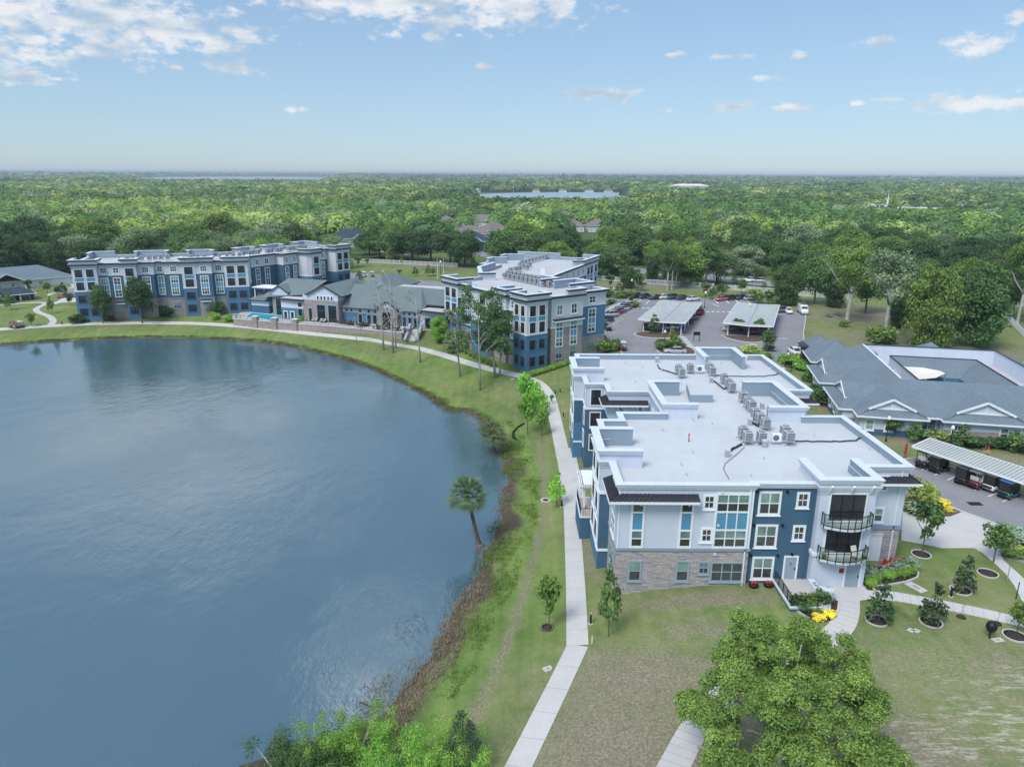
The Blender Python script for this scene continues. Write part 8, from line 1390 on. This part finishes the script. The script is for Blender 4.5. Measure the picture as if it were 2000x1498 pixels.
# ---- woodland: single trees near, one mass further off
def proj(x, y, z):
    px, py, pz = x, y, z - CAM_H; f = py * _c - pz * _s; up = py * _s + pz * _c; u, v = px / f, up / f; a = u * math.cos(ROLL) + v * math.sin(ROLL); b = -u * math.sin(ROLL) + v * math.cos(ROLL); return 1000 + F_PX * a, 749 - F_PX * b
ROADS = [[(-30,360),(20,310),(45,288),(61,275),(76,261),(92,249),(112,238),(140,220),(190,186),(260,150)], [(70,268),(84,290),(92,330),(96,420)]]
HOUSES = [(o.location.x, o.location.y) for o in bpy.data.objects if o.get('category') in ('house',)] + [(o.matrix_basis.translation.x + 10, o.location.y + 4) for o in bpy.data.objects if o.get('category') in ('house', 'church')]
def scatter(y0, y1, step, seed):
    r = np.random.default_rng(seed); out = []; ys_ = np.arange(y0, y1, step)
    for y in ys_:
        half = y * .74 + 25; k = int(2 * half / step); x = -half + (np.arange(k) + .5) * step + r.uniform(-.42, .42, k) * step; out.append(np.stack([x, y + r.uniform(-.42, .42, k) * step], 1))
    P = np.concatenate(out); keep = ~in_poly(P, PROPERTY)
    for rd in ROADS: keep &= seg_dist(P, rd) > 10.5
    for lk in FARLAKES: keep &= ~in_poly(P, lk)
    for hx, hy in HOUSES: keep &= ~((np.abs(P[:, 0] - hx - 8) < 14) & (P[:, 1] > hy - 26) & (P[:, 1] < hy + 16))
    for hx, hy in FARH: keep &= ~((np.abs(P[:, 0] - hx - 10) < 30 + hy * .012) & (P[:, 1] > hy - 90 - hy * .09) & (P[:, 1] < hy + 20))
    keep &= ~in_poly(P, [(-70,305),(-64,340),(-40,340),(-20,306)]) & ~((P[:, 0] > -100) & (P[:, 0] < -62) & (P[:, 1] > 318) & (P[:, 1] < 390))
    return P[keep]
NEAR = scatter(238, 640, 11.5, 21); NEAR = NEAR[np.argsort(np.hypot(NEAR[:, 0] * .6, NEAR[:, 1]))]
def kind_for(px, py, r):
    q = r.random()
    if px < 140 and py > 430: return 'dark' if q < .7 else 'mid'
    if px < 720 and 395 < py < 470: return 'yellow' if q < .30 else ('light' if q < .62 else ('mid' if q < .88 else 'grey'))  # sunlit patch of the wood put into a yellower leaf mix
    if px < 720: return 'mid' if q < .45 else ('light' if q < .7 else 'grey')
    if px < 960: return 'mid' if q < .5 else ('dark' if q < .75 else 'light')
    if px < 1250: return 'light' if q < .4 else ('mid' if q < .8 else 'dark')
    return 'mid' if q < .45 else ('light' if q < .68 else ('dark' if q < .86 else 'grey'))
WORDS = {'dark': 'dense dark green tree', 'mid': 'mid green tree', 'light': 'light spring green tree', 'yellow': 'yellow green tree', 'grey': 'hazy grey green tree'}
def region(px, y): 
    a = 'behind the left edge cottage' if px < 150 else 'behind the left apartment block' if px < 690 else 'behind the dark oaks and the picket fence' if px < 960 else 'behind the middle block' if px < 1200 else 'beyond the road and first carport' if px < 1400 else 'beyond the road and second carport' if px < 1600 else 'behind the right back lawn'
    return ('front of the wood ' if y < 300 else 'wood ') + a
def hcap(P):
    """tree tops stay below the sight line to the two far lakes"""
    px = np.array([proj(a, b, 8)[0] for a, b in P]); c = np.full(len(P), 99.0); y = P[:, 1]
    m = (px > 915) & (px < 1250) & (y < 1090); c[m] = np.maximum(3.5, 36 * (1 - y[m] / 1100) * (1.0 + .25 * np.sin(P[m, 0] * .31))); m = (px > 225) & (px < 640) & (y < 3600); c[m] = np.maximum(3, 36 * (1 - y[m] / 3750)); m = (px > 1690) & (px < 1930) & (y < 645); c[m] = 36 - 27.5 * y[m] / 640; return c
def blocked(px, x, y):
    return (852 < px < 992 and 300 < y < 425) or (1095 < px < 1188 and 330 < y < 478) or (652 < px < 716 and 300 < y < 378)
rF = random.Random(5); n_ind = 0; rest = []
for x, y in NEAR:
    px, py = proj(x, y, 8)
    vis = -60 < px < 2060
    if blocked(px, x, y): continue
    if not vis or n_ind >= 240: rest.append((x, y)); continue
    m = kind_for(px, py, rF); q_ = rF.choice((.75, .9, 1, 1, 1.1, 1.25)); H = min(rF.uniform(10.5, 15.0) * q_ * (1.1 if m == 'dark' else 1), float(hcap(np.array([[x, y]]))[0])); W = rF.uniform(10, 15) * q_; cr = rF.choice(CR if rF.random() < (.45 if y < 330 else .85) else CRB)
    tree('woodland_tree', f"{WORDS[m]} {'at' if y < 300 else 'in'} the {region(px, y)}", (x, y, G0), H, W, cr, m, rF.choice(TKS), 'trees of the ' + region(px, y).replace('front of the ', '')); n_ind += 1
def mass(name, P, leaves, smin, smax, H0, H1, W0, W1, seed):
    """a far wood as one mesh: every tree a dome of leaf clumps"""
    r = np.random.default_rng(seed); n = len(P); h = np.minimum(r.uniform(H0, H1, n), hcap(P)); w = r.uniform(W0, W1, n) / 2 * r.choice((.6, .8, 1, 1, 1.2, 1.45), n); base = r.normal(.55, .24, n); d = r.normal(size=(n, leaves, 3)); d /= np.linalg.norm(d, axis=2, keepdims=True); d[..., 2] = np.abs(d[..., 2]) ** .8; q = r.uniform(.80, 1.05, (n, leaves, 1))
    lob = 1 + .28 * np.sin(3 * np.arctan2(d[..., 1], d[..., 0]) + r.uniform(0, 6, (n, 1))) * np.sin(2.5 * d[..., 2] + r.uniform(0, 6, (n, 1))); c = np.stack([P[:, 0], P[:, 1], h * .42 + G0], 1)[:, None, :]; V = c + d * q * lob[..., None] * np.stack([w, w, h * .58], 1)[:, None, :]
    N_ = d + np.array([0, 0, .25]) + r.normal(size=d.shape) * .32; N_ /= np.linalg.norm(N_, axis=2, keepdims=True); s = (r.uniform(smin, smax, (n, leaves)) * (w[:, None] / w.mean())).ravel(); tone = np.repeat(r.random(n), leaves); col = np.repeat(base, leaves) + r.normal(0, .09, n * leaves)
    me = leaf_mesh(name, V.reshape(-1, 3), N_.reshape(-1, 3), s, col, (LM['mid'], LM['light'], LM['dark'], LM['grey'], LM['yellow']), .7)
    pxs = np.array([proj(a, b, 8)[0] for a, b in P]); cum = np.clip(r.random(n) + .28 * np.sin(P[:, 0] * .021 + 1.7 * np.sin(P[:, 1] * .013)), 0, 1); left = (pxs < 760); mi = np.where(left, np.select([cum < .34, cum < .62, cum < .68, cum < .90], [0, 1, 2, 3], 4), np.select([cum < .42, cum < .62, cum < .84, cum < .97], [0, 1, 2, 3], 4))
    me.polygons.foreach_set('material_index', np.repeat(mi, leaves).astype(np.int32)); o = meshobj(name, me); o['kind'] = 'stuff'; return o
R1 = np.array(rest)
if len(R1): R1 = R1[(np.abs(R1[:, 0]) < R1[:, 1] * .78 + 30)]; mass('woodland', R1, 520, .55, 1.0, 9.5, 15, 13, 19, 31)
mass('woodland', scatter(640, 1000, 13.5, 41), 210, .9, 1.6, 9, 15, 15, 22, 32)
mass('distant_woodland', scatter(1000, 1800, 17, 51), 70, 1.8, 3.0, 8, 15, 18, 28, 33)
fp = scatter(1800, 4200, 30, 61); mass('distant_woodland', fp, 22, 3.6, 7.0, 8, 17, 26, 46, 34); fp = scatter(4200, 9500, 90, 71); mass('distant_woodland', fp, 16, 9, 18, 10, 26, 70, 150, 35)
# ---- shore grass, reeds, twigs
def tufts(name, P, hgt_, blades, mat, spread=.18, width=.03, droop=.5):
    n = len(P); r = RG; zz = ground_height(P); zz = np.maximum(zz, WATER_Z - .05); b = blades; base = np.repeat(np.stack([P[:, 0], P[:, 1], zz], 1), b, 0) + np.concatenate([r.normal(0, spread, (n * b, 2)), np.zeros((n * b, 1))], 1); a = r.uniform(0, 6.28, n * b); L = np.repeat(r.uniform(.6, 1.2, n) * hgt_, b) * r.uniform(.6, 1.1, n * b); dr = r.uniform(.1, droop, n * b)
    tip = base + np.stack([np.cos(a) * L * dr, np.sin(a) * L * dr, L * np.sqrt(np.clip(1 - dr ** 2, .05, 1))], 1); sd = np.stack([-np.sin(a), np.cos(a), np.zeros(n * b)], 1) * width; mid_ = (base + tip) / 2 + np.array([0, 0, .08]) * L[:, None]
    V = np.stack([base - sd * .6, mid_ - sd, tip, mid_ + sd], 1).reshape(-1, 3); me = quads_mesh(name, V, np.arange(4 * n * b).reshape(-1, 4), (LM[mat],)); at = me.attributes.new('leaf', 'FLOAT', 'FACE'); at.data.foreach_set('value', np.clip(np.repeat(r.normal(.5, .2, n), b) + r.normal(0, .15, n * b), 0, 1).astype(np.float32)); o = meshobj(name, me); o['kind'] = 'stuff'; return o
S0 = RG.uniform((-34, 26), (10, 132), (60000, 2)); dS = lake_dist(S0); S0 = S0[(dS > -3) & (dS < 6)]; dS = lake_dist(S0); nz_ = np.sin(S0[:, 0] * .9 + 2 * np.sin(S0[:, 1] * .23)) * np.sin(S0[:, 1] * .41 + 1.3) + RG.normal(0, .35, len(S0)); near = S0[:, 1] < 62
tufts('green_shore_grass', S0[(dS > 1.7) & (dS < 4.2) & (nz_ > .05) & (S0[:, 1] < 112)], .26, 9, 'blade'); tufts('green_shore_grass', S0[(dS > .3) & (dS < 2.0) & (nz_ > .35) & (S0[:, 1] > 60)], .35, 9, 'blade')
tufts('dry_reeds', S0[(dS > -.3) & (dS < 2.3) & (nz_ < .12) & (S0[:, 1] < 63) & (S0[:, 1] > 42)], .42, 11, 'straw', .2, .022, .98); tufts('dry_reeds', S0[(dS > -.4) & (dS < 1.0) & (nz_ < .1) & (S0[:, 1] >= 63)], .28, 7, 'straw', .2, .02, .95)
tufts('water_weeds', S0[(dS > -2.4) & (dS < .3) & (nz_ > .42) & (S0[:, 1] < 52)], .3, 9, 'olive', .3, .018, .98); tufts('water_weeds', S0[(dS > -.7) & (dS < 1.2) & (nz_ > .3) & (S0[:, 1] > 56)], .38, 9, 'olive', .25, .025, .8)
S1 = RG.uniform((-125, 118), (0, 178), (60000, 2)); d1 = lake_dist(S1); tufts('green_shore_grass', S1[(d1 > .1) & (d1 < 1.3)][:6000], .35, 6, 'olive', .3, .05)
mb = MB(); rt = random.Random(4)
for px, py, n, sp in ((735,1370,60,28),(710,1400,50,26),(770,1395,40,20),(820,1215,26,16),(800,1235,24,16),(640,1435,40,30),(780,1340,24,20),(560,1470,30,30),(900,800,26,16),(925,815,20,14)):
    for _ in range(n): q = at_z(px + rt.gauss(0, sp), py + rt.gauss(0, sp * .7), WATER_Z); a_ = rt.uniform(0, 6.28); L = rt.uniform(.15, .7); mb.bar((q[0], q[1], WATER_Z - .02), (q[0] + math.cos(a_) * L, q[1] + math.sin(a_) * L, WATER_Z + rt.uniform(.02, .25)), .02, .02, M['bark'] if rt.random() < .6 else M['barkgrey'])
o = mb.build('dead_twigs'); o['kind'] = 'stuff'
b = MB(); b.tube([(-.7,0,.02),(0,.05,.06),(.75,0,.03)], [.05,.06,.04], 6, M['bark']); tagmb(b, 'driftwood_log', (*at_z(718, 1377, WATER_Z), WATER_Z), 'small brown log floating in the shallow water near the bottom shore', 'log', None, -.5)
b = MB(); b.lathe([(.9,-.2),(.7,.12),(.2,.2)], 10, M['bark']); tagmb(b, 'mud_mound', (*at_z(282, 751, WATER_Z), WATER_Z), 'small dark snag breaking the surface in the middle of the lake', 'snag')
for o in POTS: P_, N_, c_ = clump_leaves([(0,0,.5,.22,.2)], 900, 0); meshobj('leaves', leaf_mesh('leaves', P_, N_, .06, c_, (LM['yellow'],)), o)
fl = thing('balcony_planting', 'low trailing plants along the floor of the lower balcony', 'plants', (*F4.at(2.45, .75), 3.47)); P_, N_, c_ = clump_leaves([(x * .4 - 1.5, -.42 + .06 * abs(x - 4), .08, .22, .1) for x in range(9)], 600, 0); meshobj('leaves', leaf_mesh('leaves', P_, N_, .05, c_, (LM['yellow'],)), fl)
x0, y0 = F4.at(-.05, 1.2); P_, N_, c_ = clump_leaves([(x0 - .1, y0, 1.42, .18, .1), (x0, y0 - .4, 1.42, .2, .1)], 900, 0); o = meshobj('porch_planting', leaf_mesh('leaves', P_, N_, .05, c_, (LM['mid'],))); tag(o, 'small green and purple plants on the sloping planter wall by the porch', 'plants')
# ------------------------------------------------------------------ air
HAZE = 1.5e-4
hm = bpy.data.materials.new('air_haze'); hm.use_nodes = True; ht = hm.node_tree; ht.nodes.clear(); pv = ht.nodes.new('ShaderNodeVolumePrincipled'); pv.inputs['Color'].default_value = (.74, .87, 1.0, 1); pv.inputs['Density'].default_value = HAZE; pv.inputs['Anisotropy'].default_value = .2; ho = ht.nodes.new('ShaderNodeOutputMaterial'); ht.links.new(pv.outputs[0], ho.inputs['Volume'])
mb = MB(); mb.box(-31000, -320, -6.0, 31500, 42500, 48, hm); o = mb.build('haze'); o['kind'] = 'stuff'
